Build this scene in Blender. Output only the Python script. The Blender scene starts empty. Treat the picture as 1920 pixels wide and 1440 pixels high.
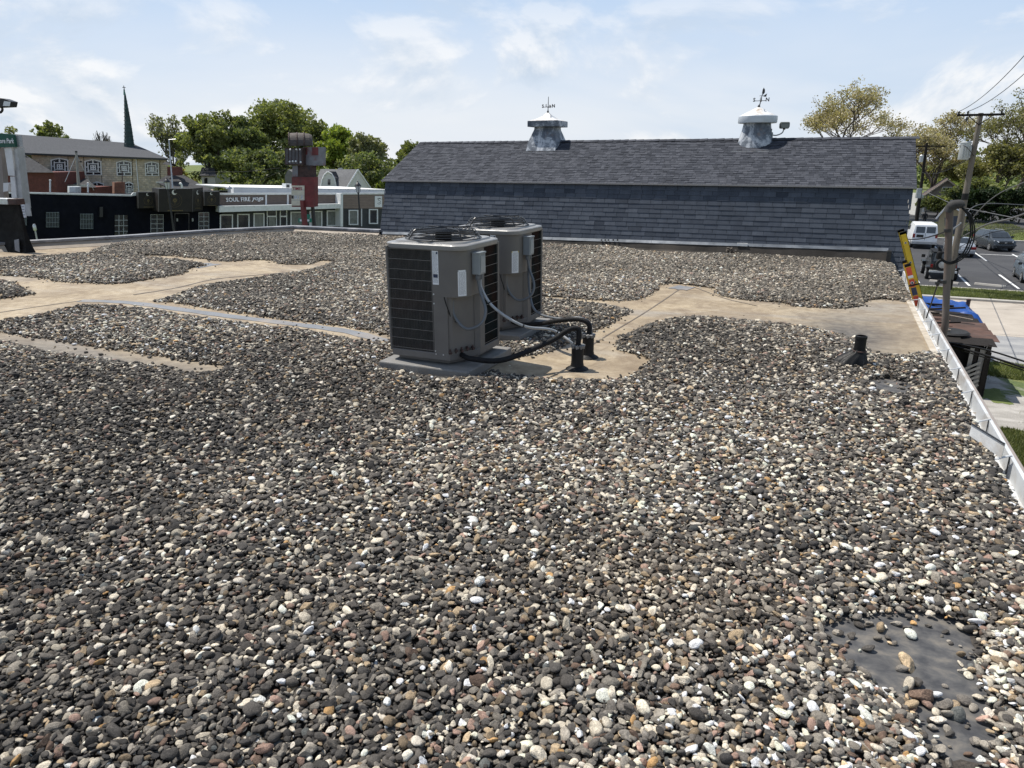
import bpy, bmesh, math, random
import numpy as np
from mathutils import Vector, Matrix, noise as mnoise

rng = np.random.default_rng(7)
random.seed(7)
S = bpy.context.scene
COL = S.collection
R = math.radians

# ------------------------------------------------------------------ camera
F, PITCH, YAW = 1332.0, R(17.5), R(23.7)      # focal length in pixels of a 1920 wide picture
ZR = 5.4                                      # roof deck above the ground
CZ = ZR + 2.0
cam = bpy.data.cameras.new('camera')
cam.sensor_width = 36.0
cam.lens = F * 36.0 / 1920.0
cam.clip_start, cam.clip_end = 0.05, 3000.0
camo = bpy.data.objects.new('camera', cam)
COL.objects.link(camo)
camo.location = (0, 0, CZ)
camo.rotation_euler = (R(90) - PITCH, 0, YAW)
S.camera = camo

# ------------------------------------------------------------------ sky, sun, exposure
SUNV = Vector((-0.52, 0.09, 1.0)).normalized()       # towards the sun
EL = math.asin(SUNV.z)
AZ = math.atan2(SUNV.x, SUNV.y)
world = bpy.data.worlds.new('World')
S.world = world
world.use_nodes = True
wn, wl = world.node_tree.nodes, world.node_tree.links
wn.clear()
w_out = wn.new('ShaderNodeOutputWorld')
w_bg = wn.new('ShaderNodeBackground')
w_bg.inputs['Strength'].default_value = 0.1
w_sky = wn.new('ShaderNodeTexSky')
w_sky.sky_type = 'NISHITA'
w_sky.sun_disc = False
w_sky.sun_elevation = EL
w_sky.sun_rotation = AZ
w_sky.dust_density = 1.5
w_tc = wn.new('ShaderNodeTexCoord')
w_sep = wn.new('ShaderNodeSeparateXYZ')
wl.new(w_tc.outputs['Generated'], w_sep.inputs[0])


def wmath(op, a, b=None, clamp=False):
    n = wn.new('ShaderNodeMath')
    n.operation = op
    n.use_clamp = clamp
    for i, v in enumerate((a, b)):
        if v is None:
            continue
        if isinstance(v, (int, float)):
            n.inputs[i].default_value = v
        else:
            wl.new(v, n.inputs[i])
    return n.outputs[0]


w_z = wmath('ADD', wmath('MAXIMUM', w_sep.outputs['Z'], 0.0), 0.16)
w_cmb = wn.new('ShaderNodeCombineXYZ')
wl.new(wmath('DIVIDE', w_sep.outputs['X'], w_z), w_cmb.inputs[0])
wl.new(wmath('DIVIDE', w_sep.outputs['Y'], w_z), w_cmb.inputs[1])


def wnoise(scale, detail, rough, dist, off, stretch=None):
    m = wn.new('ShaderNodeMapping')
    m.inputs['Location'].default_value = off
    if stretch:
        m.inputs['Scale'].default_value = stretch
    wl.new(w_tc.outputs['Generated'] if stretch else w_cmb.outputs[0], m.inputs[0])
    n = wn.new('ShaderNodeTexNoise')
    n.inputs['Scale'].default_value = scale
    n.inputs['Detail'].default_value = detail
    n.inputs['Roughness'].default_value = rough
    n.inputs['Distortion'].default_value = dist
    wl.new(m.outputs[0], n.inputs['Vector'])
    return n.outputs['Fac']


def wramp(src, stops):
    r_ = wn.new('ShaderNodeValToRGB')
    e = r_.color_ramp.elements
    while len(e) < len(stops):
        e.new(0.5)
    for el, (p, c) in zip(e, stops):
        el.position = p
        el.color = c if len(c) == 4 else (*c, 1)
    wl.new(src, r_.inputs[0])
    return r_.outputs[0]


n_veil = wnoise(0.34, 5, 0.55, 0.5, (2.3, 0.9, 0))       # wide thin veil
n_puff = wnoise(1.0, 10, 0.56, 0.35, (1.3, 0.7, 2.0), (4.2, 4.2, 8.0))   # heaped clouds low in the sky
n_grp = wnoise(1.0, 2, 0.5, 0.0, (0.6, 2.4, 0.3), (1.7, 1.7, 3.0))       # where they gather
n_dark = wnoise(1.0, 10, 0.56, 0.35, (1.3, 0.7, 2.14), (4.2, 4.2, 8.0))   # the same heaps seen a little higher: shaded undersides
veil = wramp(n_veil, [(0.32, (6.1, 7.1, 8.4)), (0.48, (7.5, 8.0, 8.7)), (0.62, (8.2, 8.45, 8.8))])
gath = wramp(n_grp, [(0.42, (0,) * 3), (0.60, (0.16,) * 3)])
puff = wramp(wmath('ADD', n_puff, gath), [(0.55, (0,) * 3), (0.64, (1,) * 3)])
under = wramp(wmath('ADD', wmath('SUBTRACT', n_dark, n_puff), 0.5), [(0.44, (9.0, 9.1, 9.3)), (0.56, (5.7, 6.6, 7.8))])
blue = wramp(w_sep.outputs['Z'], [(0.05, (0,) * 3), (0.12, (0.36,) * 3), (0.20, (0.9,) * 3)])
w_bl = wn.new('ShaderNodeMix')
w_bl.data_type = 'RGBA'
wl.new(blue, w_bl.inputs['Factor'])
wl.new(veil, w_bl.inputs['A'])
w_bl.inputs['B'].default_value = (4.6, 6.2, 8.5, 1)
low = wramp(w_sep.outputs['Z'], [(0.12, (1,) * 3), (0.22, (0.15,) * 3)])
w_mixc = wn.new('ShaderNodeMix')
w_mixc.data_type = 'RGBA'
wl.new(wmath('MULTIPLY', wmath('MULTIPLY', puff, low), 0.9), w_mixc.inputs['Factor'])
wl.new(w_bl.outputs['Result'], w_mixc.inputs['A'])
wl.new(under, w_mixc.inputs['B'])
fac = wramp(w_sep.outputs['Z'], [(0.0, (0.94,) * 3), (0.20, (0.94,) * 3), (0.55, (0.2,) * 3)])   # the veil looks thinner higher up
w_mix = wn.new('ShaderNodeMix')
w_mix.data_type = 'RGBA'
wl.new(fac, w_mix.inputs['Factor'])
w_gain = wn.new('ShaderNodeMix')
w_gain.data_type = 'RGBA'
w_gain.blend_type = 'MULTIPLY'
w_gain.inputs['Factor'].default_value = 1.0
wl.new(w_sky.outputs[0], w_gain.inputs['A'])
w_gain.inputs['B'].default_value = (0.95, 1.0, 1.02, 1)
wl.new(w_gain.outputs['Result'], w_mix.inputs['A'])
wl.new(w_mixc.outputs['Result'], w_mix.inputs['B'])
wl.new(w_mix.outputs['Result'], w_bg.inputs['Color'])
wl.new(w_bg.outputs[0], w_out.inputs['Surface'])

sun = bpy.data.lights.new('sun', 'SUN')
sun.energy = 5.0
sun.angle = R(0.53)
sun.color = (1.0, 0.95, 0.87)
suno = bpy.data.objects.new('sun', sun)
COL.objects.link(suno)
suno.rotation_euler = SUNV.to_track_quat('Z', 'Y').to_euler()
S.view_settings.view_transform = 'Standard'
S.view_settings.look = 'None'
S.view_settings.gamma = 1.0
S.view_settings.exposure = 0.12
S.cycles.max_bounces = 6
S.cycles.diffuse_bounces = 3
S.cycles.transparent_max_bounces = 8

# ------------------------------------------------------------------ surveying: picture bearings to places
_f0 = Vector((-math.sin(YAW), math.cos(YAW), 0))
_r = Vector((math.cos(YAW), math.sin(YAW), 0))
_u = Vector((0, 0, 1))
_f = _f0 * math.cos(PITCH) - _u * math.sin(PITCH)
_up = _f0 * math.sin(PITCH) + _u * math.cos(PITCH)
EYE = Vector((0, 0, CZ))


def ray(px, py):
    return _f + _r * ((px - 960) / F) + _up * ((720 - py) / F)


def at(px, py, z=ZR):
    d = ray(px, py)
    return EYE + d * ((z - CZ) / d.z)


def atY(px, py, Y):
    d = ray(px, py)
    return EYE + d * (Y / d.y)


def atD(px, py, D):
    return EYE + ray(px, py) * D


class Wall:
    """A vertical plane, given by a point, a horizontal direction; off is metres towards the viewer."""

    def __init__(self, p, d):
        self.p = Vector(p)
        self.d = Vector((d[0], d[1], 0)).normalized()
        self.n = Vector((self.d.y, -self.d.x, 0))
        if self.n.dot(EYE - self.p) < 0:
            self.n = -self.n

    def at(self, px, py, off=0.0):
        d = ray(px, py)
        q = self.p + self.n * off
        return EYE + d * ((q - EYE).dot(self.n) / d.dot(self.n))


# ------------------------------------------------------------------ mesh building
class MB:
    def __init__(self):
        self.v, self.f = [], []

    def add(self, vs, fs):
        b = len(self.v)
        self.v += [tuple(v) for v in vs]
        self.f += [tuple(b + i for i in f) for f in fs]
        return self

    def box(self, c, s, rz=0.0, rx=0.0, ry=0.0):
        m = Matrix.Translation(Vector(c)) @ Matrix.Rotation(rz, 4, 'Z') @ Matrix.Rotation(ry, 4, 'Y') @ Matrix.Rotation(rx, 4, 'X')
        x, y, z = s[0] / 2, s[1] / 2, s[2] / 2
        vs = [m @ Vector(p) for p in ((-x, -y, -z), (x, -y, -z), (x, y, -z), (-x, y, -z), (-x, -y, z), (x, -y, z), (x, y, z), (-x, y, z))]
        return self.add(vs, [(0, 3, 2, 1), (4, 5, 6, 7), (0, 1, 5, 4), (1, 2, 6, 5), (2, 3, 7, 6), (3, 0, 4, 7)])

    def b2(self, a, b):
        a, b = Vector(a), Vector(b)
        return self.box((a + b) / 2, [abs(t) for t in (b - a)])

    def prism(self, poly, vec):
        """Extrude a planar polygon (3-D points) by a vector."""
        n = len(poly)
        vec = Vector(vec)
        lo = [Vector(p) for p in poly]
        nor = Vector((0, 0, 0))
        for i in range(n):
            nor += lo[i].cross(lo[(i + 1) % n])
        if nor.dot(vec) > 0:
            lo.reverse()
        vs = lo + [p + vec for p in lo]
        fs = [tuple(range(n)), tuple(range(2 * n - 1, n - 1, -1))]
        fs += [((i + 1) % n, i, n + i, n + (i + 1) % n) for i in range(n)]
        return self.add(vs, fs)

    def tube(self, pts, r, k=8, caps=True):
        pts = [Vector(p) for p in pts]
        n = len(pts)
        rs = r if isinstance(r, (list, tuple)) else [r] * n
        vs, fs = [], []
        t0 = (pts[1] - pts[0]).normalized()
        a = t0.orthogonal().normalized()
        for i in range(n):
            t = (pts[min(i + 1, n - 1)] - pts[max(i - 1, 0)])
            if t.length < 1e-9:
                t = t0.copy()
            t.normalize()
            a = (a - t * a.dot(t))
            if a.length < 1e-6:
                a = t.orthogonal()
            a.normalize()
            b = t.cross(a)
            for j in range(k):
                w = 2 * math.pi * j / k
                vs.append(pts[i] + (a * math.cos(w) + b * math.sin(w)) * rs[i])
        for i in range(n - 1):
            for j in range(k):
                j2 = (j + 1) % k
                fs.append((i * k + j, i * k + j2, (i + 1) * k + j2, (i + 1) * k + j))
        if caps:
            fs.append(tuple(range(k - 1, -1, -1)))
            fs.append(tuple((n - 1) * k + j for j in range(k)))
        return self.add(vs, fs)

    def lathe(self, c, prof, k=24, axis='Z'):
        """prof: list of (radius, height)."""
        vs, fs = [], []
        c = Vector(c)
        n = len(prof)
        for (rr, h) in prof:
            for j in range(k):
                w = 2 * math.pi * j / k
                p = (rr * math.cos(w), rr * math.sin(w), h)
                if axis == 'X':
                    p = (h, p[0], p[1])
                elif axis == 'Y':
                    p = (p[0], h, p[1])
                vs.append(c + Vector(p))
        for i in range(n - 1):
            for j in range(k):
                j2 = (j + 1) % k
                fs.append((i * k + j, i * k + j2, (i + 1) * k + j2, (i + 1) * k + j))
        fs.append(tuple(range(k - 1, -1, -1)))
        fs.append(tuple((n - 1) * k + j for j in range(k)))
        return self.add(vs, fs)

    def quad(self, a, b, c, d):
        return self.add([a, b, c, d], [(0, 1, 2, 3)])

    def ring(self, c, rr, r, k=40, m=5, axis='Z'):
        pts = []
        for j in range(k + 1):
            w = 2 * math.pi * j / k
            p = Vector((rr * math.cos(w), rr * math.sin(w), 0))
            if axis == 'Y':
                p = Vector((p.x, 0, p.y))
            pts.append(Vector(c) + p)
        return self.tube(pts, r, m, caps=False)

    def build(self, name, mat, parent=None, smooth=False, bevel=0.0, **props):
        me = bpy.data.meshes.new(name)
        off = Vector((0, 0, 0))
        if parent is not None:
            off = wloc(parent)
        me.from_pydata([(v[0] - off.x, v[1] - off.y, v[2] - off.z) for v in self.v], [], self.f)
        me.update()
        if smooth:
            for p in me.polygons:
                p.use_smooth = True
            if smooth == 'auto':
                me.set_sharp_from_angle(angle=R(38))
        me.materials.append(mat)
        o = bpy.data.objects.new(name, me)
        COL.objects.link(o)
        o.parent = parent
        if bevel:
            b = o.modifiers.new('bevel', 'BEVEL')
            b.width, b.segments, b.limit_method = bevel, 2, 'ANGLE'
        for k_, v_ in props.items():
            o[k_] = v_
        return o


def wloc(o):
    l = Vector((0, 0, 0))
    while o is not None:
        l += o.location
        o = o.parent
    return l


def tag(o, label=None, cat=None, group=None, kind=None):
    if label:
        o['label'] = label
    if cat:
        o['category'] = cat
    if group:
        o['group'] = group
    if kind:
        o['kind'] = kind
    return o


def thing(name, label, cat, loc=(0, 0, 0), group=None):
    o = bpy.data.objects.new(name, None)
    o.empty_display_size = 0.2
    COL.objects.link(o)
    o.location = loc
    return tag(o, label, cat, group)


def copy_tree(o, parent=None):
    c = o.copy()
    COL.objects.link(c)
    c.parent = parent
    for ch in list(o.children):
        copy_tree(ch, c)
    return c


def spline(pts, n=8):
    """Catmull-Rom through the points."""
    P = [Vector(p) for p in pts]
    P = [P[0] * 2 - P[1]] + P + [P[-1] * 2 - P[-2]]
    out = []
    for i in range(1, len(P) - 2):
        for k in range(n):
            t = k / n
            a, b, c, d = P[i - 1], P[i], P[i + 1], P[i + 2]
            out.append(0.5 * ((2 * b) + (c - a) * t + (2 * a - 5 * b + 4 * c - d) * t * t + (3 * b - a - 3 * c + d) * t ** 3))
    out.append(P[-2])
    return out


def np_mesh(name, V, faces_n, mat, parent=None, smooth=False):
    """V: (n*k,3) vertices of n separate k-gons."""
    k = faces_n
    n = len(V) // k
    me = bpy.data.meshes.new(name)
    me.vertices.add(n * k)
    me.vertices.foreach_set('co', np.asarray(V, dtype=np.float32).ravel())
    me.loops.add(n * k)
    me.loops.foreach_set('vertex_index', np.arange(n * k, dtype=np.int32))
    me.polygons.add(n)
    me.polygons.foreach_set('loop_start', np.arange(0, n * k, k, dtype=np.int32))
    me.polygons.foreach_set('loop_total', np.full(n, k, dtype=np.int32))
    me.update(calc_edges=True)
    me.materials.append(mat)
    o = bpy.data.objects.new(name, me)
    COL.objects.link(o)
    o.parent = parent
    return o


def text(name, body, mat, p, u_dir, up_dir, size, ext=0.01, parent=None, shear=0.0, spacing=1.0, bold=0.0, align='CENTER', sx=1.0):
    cu = bpy.data.curves.new(name, 'FONT')
    cu.body = body
    cu.size = size
    cu.extrude = ext
    cu.shear = shear
    cu.space_character = spacing
    cu.offset = bold
    cu.align_x = align
    cu.align_y = 'CENTER'
    cu.resolution_u = 2
    cu.materials.append(mat)
    o = bpy.data.objects.new(name, cu)
    COL.objects.link(o)
    u_ = Vector(u_dir).normalized()
    v_ = Vector(up_dir).normalized()
    n_ = u_.cross(v_)
    m = Matrix((u_, v_, n_)).transposed().to_4x4()
    o.rotation_euler = m.to_euler()
    o.scale = (sx, 1, 1)
    o.location = Vector(p) - (wloc(parent) if parent else Vector((0, 0, 0)))
    o.parent = parent
    return o


# ------------------------------------------------------------------ materials
class NT:
    def __init__(self, name):
        self.m = bpy.data.materials.new(name)
        self.m.use_nodes = True
        self.n, self.l = self.m.node_tree.nodes, self.m.node_tree.links
        self.bsdf = self.n['Principled BSDF']
        self.tc = self.n.new('ShaderNodeTexCoord')
        self.vec = self.tc.outputs['Object']

    def node(self, t, **k):
        n = self.n.new(t)
        for a, b in k.items():
            setattr(n, a, b)
        return n

    def noise(self, scale, detail=4, rough=0.55, dist=0.0, vec=None, stretch=None, out='Fac'):
        n = self.node('ShaderNodeTexNoise')
        n.inputs['Scale'].default_value = scale
        n.inputs['Detail'].default_value = detail
        n.inputs['Roughness'].default_value = rough
        n.inputs['Distortion'].default_value = dist
        v = vec or self.vec
        if stretch:
            mp = self.node('ShaderNodeMapping')
            mp.inputs['Scale'].default_value = stretch
            self.l.new(v, mp.inputs[0])
            v = mp.outputs[0]
        self.l.new(v, n.inputs['Vector'])
        return n.outputs[out]

    def ramp(self, src, stops, interp='LINEAR'):
        r_ = self.node('ShaderNodeValToRGB')
        r_.color_ramp.interpolation = interp
        e = r_.color_ramp.elements
        while len(e) < len(stops):
            e.new(0.5)
        for el, (p, c) in zip(e, stops):
            el.position = p
            el.color = (c, c, c, 1) if isinstance(c, (int, float)) else (*c, 1)
        self.l.new(src, r_.inputs[0])
        return r_.outputs[0]

    def mix(self, fac, a, b, blend='MIX'):
        n = self.node('ShaderNodeMix', data_type='RGBA', blend_type=blend)
        for key, v in (('Factor', fac), ('A', a), ('B', b)):
            if isinstance(v, (int, float)) and key == 'Factor':
                n.inputs[key].default_value = v
            elif isinstance(v, (int, float)):
                n.inputs[key].default_value = (v, v, v, 1)
            elif isinstance(v, (tuple, list)):
                n.inputs[key].default_value = (*v, 1)
            else:
                self.l.new(v, n.inputs[key])
        return n.outputs['Result']

    def math(self, op, a, b=None, clamp=False):
        n = self.node('ShaderNodeMath', operation=op, use_clamp=clamp)
        for i, v in enumerate((a, b)):
            if v is None:
                continue
            if isinstance(v, (int, float)):
                n.inputs[i].default_value = v
            else:
                self.l.new(v, n.inputs[i])
        return n.outputs[0]

    def bump(self, h, strength=0.3, dist=0.01):
        b = self.node('ShaderNodeBump')
        b.inputs['Strength'].default_value = strength
        b.inputs['Distance'].default_value = dist
        self.l.new(h, b.inputs['Height'])
        self.l.new(b.outputs[0], self.bsdf.inputs['Normal'])

    def set(self, color=None, rough=None, metal=None, spec=None):
        for key, v in (('Base Color', color), ('Roughness', rough), ('Metallic', metal), ('Specular IOR Level', spec)):
            if v is None:
                continue
            if isinstance(v, (int, float)):
                self.bsdf.inputs[key].default_value = v
            elif isinstance(v, (tuple, list)):
                self.bsdf.inputs[key].default_value = (*v, 1)
            else:
                self.l.new(v, self.bsdf.inputs[key])
        return self.m


def worn(name, col, var=0.25, scale=6.0, rough=0.6, metal=0.0, bump=0.0, spec=0.5, dirt=None, dirt_amt=0.5, stretch=None, bscale=None):
    """A plain painted or bare surface with blotches, fine grain and dirt."""
    t = NT(name)
    a = t.noise(scale, 6, 0.6, 0.2, stretch=stretch)
    lo = tuple(max(0, c * (1 - var)) for c in col)
    hi = tuple(min(1, c * (1 + var)) for c in col)
    c = t.ramp(a, [(0.3, lo), (0.7, hi)])
    if dirt:
        d = t.ramp(t.noise(scale * 0.45, 7, 0.65, 0.4), [(0.5, 0.0), (0.68, dirt_amt)])
        c = t.mix(d, c, dirt)
    rr = t.ramp(t.noise(scale * 2.3, 3), [(0.3, max(0, rough - 0.1)), (0.7, min(1, rough + 0.1))])
    if bump:
        t.bump(t.noise(bscale or scale * 8, 5, 0.6), bump, 0.01)
    return t.set(c, rr, metal, spec)


def leafmat(name, c1, c2, c3=None, trans=0.35):
    t = NT(name)
    g = t.node('ShaderNodeNewGeometry')
    stops = [(0.0, c1), (0.6, c2)] + ([(1.0, c3)] if c3 else [])
    c = t.ramp(g.outputs['Random Per Island'], stops)
    big = t.ramp(t.noise(0.28, 3), [(0.35, 0.65), (0.65, 1.25)])
    c = t.mix(1.0, c, big, 'MULTIPLY')
    t.set(c, 0.55, spec=0.25)
    tr = t.node('ShaderNodeBsdfTranslucent')
    t.l.new(t.mix(1.0, c, (1.25, 1.3, 0.6), 'MULTIPLY'), tr.inputs['Color'])
    mx = t.node('ShaderNodeMixShader')
    mx.inputs[0].default_value = trans
    t.l.new(t.bsdf.outputs[0], mx.inputs[1])
    t.l.new(tr.outputs[0], mx.inputs[2])
    t.l.new(mx.outputs[0], t.n['Material Output'].inputs['Surface'])
    return t.m


M = {}
M['white_paint'] = worn('white_paint', (0.76, 0.76, 0.74), 0.06, 4, 0.5, dirt=(0.42, 0.40, 0.36), dirt_amt=0.45)
M['white_roofing'] = worn('white_roofing', (0.82, 0.82, 0.80), 0.05, 1.5, 0.6, dirt=(0.55, 0.53, 0.5), dirt_amt=0.3)
M['grey_metal'] = worn('grey_metal', (0.42, 0.43, 0.44), 0.15, 5, 0.45, 0.6)
M['galv'] = worn('galvanised_metal', (0.62, 0.64, 0.65), 0.14, 7, 0.42, 0.55, dirt=(0.36, 0.32, 0.27), dirt_amt=0.5)
M['gutter_white'] = worn('gutter_white', (0.56, 0.575, 0.585), 0.08, 5, 0.5, dirt=(0.33, 0.28, 0.22), dirt_amt=0.8)
M['wire_dark'] = worn('weathered_cable', (0.10, 0.10, 0.10), 0.1, 9, 0.6)
M['head_grey'] = worn('dull_weatherhead', (0.050, 0.049, 0.048), 0.2, 9, 0.8, 0.0, spec=0.2)
M['taupe_metal'] = worn('taupe_metal', (0.28, 0.24, 0.21), 0.1, 6, 0.5)
M['black_rubber'] = worn('black_rubber', (0.009, 0.009, 0.0095), 0.3, 14, 0.55, bump=0.15, spec=0.25)
M['black_foam'] = worn('black_foam', (0.011, 0.011, 0.012), 0.3, 30, 0.75, bump=0.4, bscale=90, spec=0.25)
M['black_metal'] = worn('black_metal', (0.02, 0.02, 0.021), 0.25, 12, 0.42)
M['tar'] = worn('tar_membrane', (0.009, 0.0085, 0.0085), 0.35, 3, 0.7, bump=0.25, bscale=18, dirt=(0.045, 0.038, 0.034), dirt_amt=0.4, spec=0.12)
M['rust'] = worn('rusty_steel', (0.062, 0.034, 0.028), 0.5, 4, 0.8, bump=0.2, dirt=(0.035, 0.032, 0.032), dirt_amt=0.9)
M['red_paint'] = worn('faded_red_paint', (0.17, 0.028, 0.026), 0.3, 2.5, 0.6, dirt=(0.075, 0.045, 0.04), dirt_amt=0.85)
M['rusty_grey'] = worn('rust_stained_grey_sheet', (0.20, 0.20, 0.21), 0.25, 2.5, 0.55, dirt=(0.20, 0.035, 0.03), dirt_amt=0.9)
M['ac_paint'] = worn('taupe_cabinet_paint', (0.150, 0.139, 0.128), 0.07, 5, 0.48, spec=0.3)
M['ac_lid'] = worn('grey_lid_paint', (0.24, 0.235, 0.226), 0.07, 6, 0.36, spec=0.5)
M['coil_dark'] = worn('dark_coil_fins', (0.007, 0.0065, 0.007), 0.3, 9, 0.6, spec=0.2)
M['wire_grey'] = worn('grey_coated_wire', (0.19, 0.18, 0.17), 0.1, 9, 0.4)
M['box_grey'] = worn('blue_grey_enclosure', (0.25, 0.275, 0.29), 0.1, 7, 0.4, 0.2)
M['conduit'] = worn('grey_conduit', (0.115, 0.125, 0.135), 0.12, 10, 0.4)
M['conduit_light'] = worn('light_grey_conduit', (0.33, 0.34, 0.345), 0.12, 10, 0.4)
M['pad'] = worn('grey_equipment_pad', (0.19, 0.185, 0.175), 0.12, 8, 0.75, bump=0.2, dirt=(0.22, 0.18, 0.14))
M['caulk'] = worn('white_caulk', (0.72, 0.70, 0.65), 0.12, 14, 0.7, dirt=(0.35, 0.3, 0.25))
M['old_wood'] = worn('weathered_wood', (0.24, 0.195, 0.155), 0.3, 3, 0.8, bump=0.3, stretch=(9, 9, 0.9))
M['dark_wood'] = worn('blackened_wood', (0.022, 0.0185, 0.016), 0.5, 3, 0.9, bump=0.3, stretch=(9, 9, 1), spec=0.2)
M['grey_wood'] = worn('silvered_wood', (0.30, 0.28, 0.25), 0.25, 4, 0.8, bump=0.3, stretch=(9, 9, 1))
M['bark'] = worn('bark', (0.105, 0.085, 0.068), 0.35, 2.0, 0.9, bump=0.5, bscale=14, stretch=(3, 3, 0.6))
M['bark_grey'] = worn('grey_bark', (0.13, 0.115, 0.10), 0.3, 2.0, 0.9)
M['glass'] = worn('dark_window_glass', (0.018, 0.022, 0.027), 0.5, 0.7, 0.12, spec=0.8)
M['glass_grey'] = worn('curtained_window_glass', (0.17, 0.18, 0.165), 0.35, 0.9, 0.25, spec=0.7, stretch=(3, 3, 0.6))
M['glass_car'] = worn('car_glass', (0.03, 0.036, 0.042), 0.2, 3, 0.08, spec=0.8)
M['store_black'] = worn('black_painted_brick', (0.0050, 0.0058, 0.0105), 0.3, 1.2, 0.85, bump=0.5, bscale=6, spec=0.15)
M['white_trim'] = worn('white_trim', (0.72, 0.72, 0.71), 0.06, 3, 0.5)
M['pale_muntin'] = worn('pale_muntin', (0.42, 0.44, 0.44), 0.1, 3, 0.5)
M['bars'] = worn('grey_green_bars', (0.20, 0.24, 0.25), 0.15, 3, 0.5)
M['awning'] = worn('black_vinyl', (0.021, 0.018, 0.015), 0.18, 1.8, 0.5, dirt=(0.04, 0.036, 0.026), dirt_amt=0.3, spec=0.3)
M['awning_frame'] = worn('grey_awning_edge', (0.13, 0.12, 0.11), 0.15, 3, 0.5)
M['gold'] = worn('gold_print', (0.16, 0.115, 0.035), 0.2, 8, 0.5)
M['moon'] = worn('pale_moon_print', (0.68, 0.66, 0.58), 0.06, 8, 0.5)
M['letter_white'] = worn('white_sign_letter', (0.80, 0.80, 0.79), 0.04, 8, 0.45)
M['sign_cream'] = worn('cream_sign_face', (0.66, 0.61, 0.47), 0.12, 3, 0.5, dirt=(0.4, 0.33, 0.22))
M['sign_green'] = worn('green_sign', (0.010, 0.085, 0.055), 0.2, 5, 0.5)
M['street_green'] = worn('street_sign_green', (0.012, 0.19, 0.12), 0.12, 5, 0.4)
M['bulb'] = worn('frosted_bulb', (0.78, 0.78, 0.76), 0.05, 9, 0.25)
M['red_letter'] = worn('red_sign_letter', (0.30, 0.02, 0.05), 0.1, 9, 0.5)
M['dark_letter'] = worn('dark_sign_letter', (0.02, 0.02, 0.025), 0.1, 9, 0.5)
M['brown_siding'] = worn('brown_lap_siding', (0.215, 0.165, 0.135), 0.14, 2, 0.7, stretch=(1, 1, 5))
M['charcoal'] = worn('charcoal_wall', (0.045, 0.048, 0.050), 0.2, 2, 0.7)
M['red_brick'] = None
M['church_roof'] = worn('grey_church_shingles', (0.075, 0.078, 0.085), 0.22, 6, 0.9, spec=0.2, bump=0.4, stretch=(1, 1, 4))
M['dark_roof'] = worn('dark_roofing', (0.055, 0.055, 0.058), 0.25, 2, 0.9, spec=0.2)
M['copper'] = worn('green_copper_spire', (0.022, 0.050, 0.046), 0.35, 1.2, 0.6, dirt=(0.012, 0.02, 0.022), dirt_amt=0.8)
M['verdigris'] = worn('verdigris', (0.10, 0.24, 0.20), 0.2, 3, 0.7)
M['house_white'] = worn('white_house_siding', (0.64, 0.62, 0.58), 0.07, 2, 0.7, stretch=(1, 1, 9))
M['house_grey'] = worn('tan_grey_house_siding', (0.20, 0.175, 0.145), 0.1, 2, 0.75, stretch=(1, 1, 9))
M['garage_tan'] = worn('tan_garage_siding', (0.42, 0.34, 0.20), 0.1, 2, 0.75, stretch=(1, 1, 9))
M['garage_door'] = worn('slate_blue_door', (0.055, 0.065, 0.085), 0.15, 3, 0.5)
M['ladder_yellow'] = worn('yellow_fibreglass', (0.62, 0.42, 0.015), 0.1, 7, 0.45, dirt=(0.33, 0.24, 0.06), dirt_amt=0.4)
M['ladder_red'] = worn('red_ladder_label', (0.60, 0.07, 0.03), 0.12, 7, 0.45)
M['ladder_orange'] = worn('orange_fibreglass', (0.72, 0.40, 0.03), 0.1, 7, 0.45)
M['sticker'] = worn('white_sticker', (0.74, 0.75, 0.76), 0.04, 9, 0.4)
M['print_grey'] = worn('grey_print', (0.30, 0.31, 0.33), 0.1, 9, 0.5)
M['print_dark'] = worn('dark_blue_print', (0.02, 0.03, 0.07), 0.1, 9, 0.5)
M['print_yellow'] = worn('yellow_print', (0.70, 0.55, 0.05), 0.1, 9, 0.5)
M['tarp'] = worn('blue_tarp', (0.014, 0.062, 0.25), 0.3, 3, 0.42, bump=0.8, bscale=4)
M['rust_sheet'] = worn('rusty_roof_sheet', (0.090, 0.048, 0.034), 0.4, 1.6, 0.85, dirt=(0.04, 0.034, 0.03), dirt_amt=0.95)
M['car_white'] = worn('white_car_paint', (0.74, 0.75, 0.76), 0.03, 3, 0.3, spec=0.6)
M['car_black'] = worn('black_car_paint', (0.012, 0.013, 0.014), 0.2, 3, 0.25, spec=0.6)
M['car_silver'] = worn('silver_car_paint', (0.44, 0.46, 0.48), 0.05, 3, 0.25, 0.5)
M['car_grey'] = worn('grey_car_paint', (0.065, 0.075, 0.085), 0.08, 3, 0.25, 0.4)
M['car_blue'] = worn('blue_grey_car_paint', (0.16, 0.205, 0.25), 0.06, 3, 0.25, 0.5)
M['tyre'] = worn('tyre_rubber', (0.013, 0.013, 0.013), 0.2, 8, 0.8)
M['alloy'] = worn('alloy_wheel', (0.5, 0.5, 0.5), 0.1, 8, 0.35, 0.7)
M['tail_red'] = worn('red_lamp_lens', (0.22, 0.012, 0.012), 0.15, 6, 0.2)
M['lamp_clear'] = worn('clear_lamp_lens', (0.62, 0.64, 0.66), 0.1, 6, 0.15)
M['concrete'] = worn('concrete', (0.40, 0.375, 0.335), 0.12, 2.5, 0.85, bump=0.15, dirt=(0.25, 0.23, 0.2))
M['paint_line'] = worn('white_road_paint', (0.76, 0.76, 0.74), 0.06, 4, 0.7, dirt=(0.3, 0.3, 0.3), dirt_amt=0.4)
M['coping'] = None
M['skin'] = worn('skin', (0.35, 0.21, 0.15), 0.08, 6, 0.55)
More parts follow.
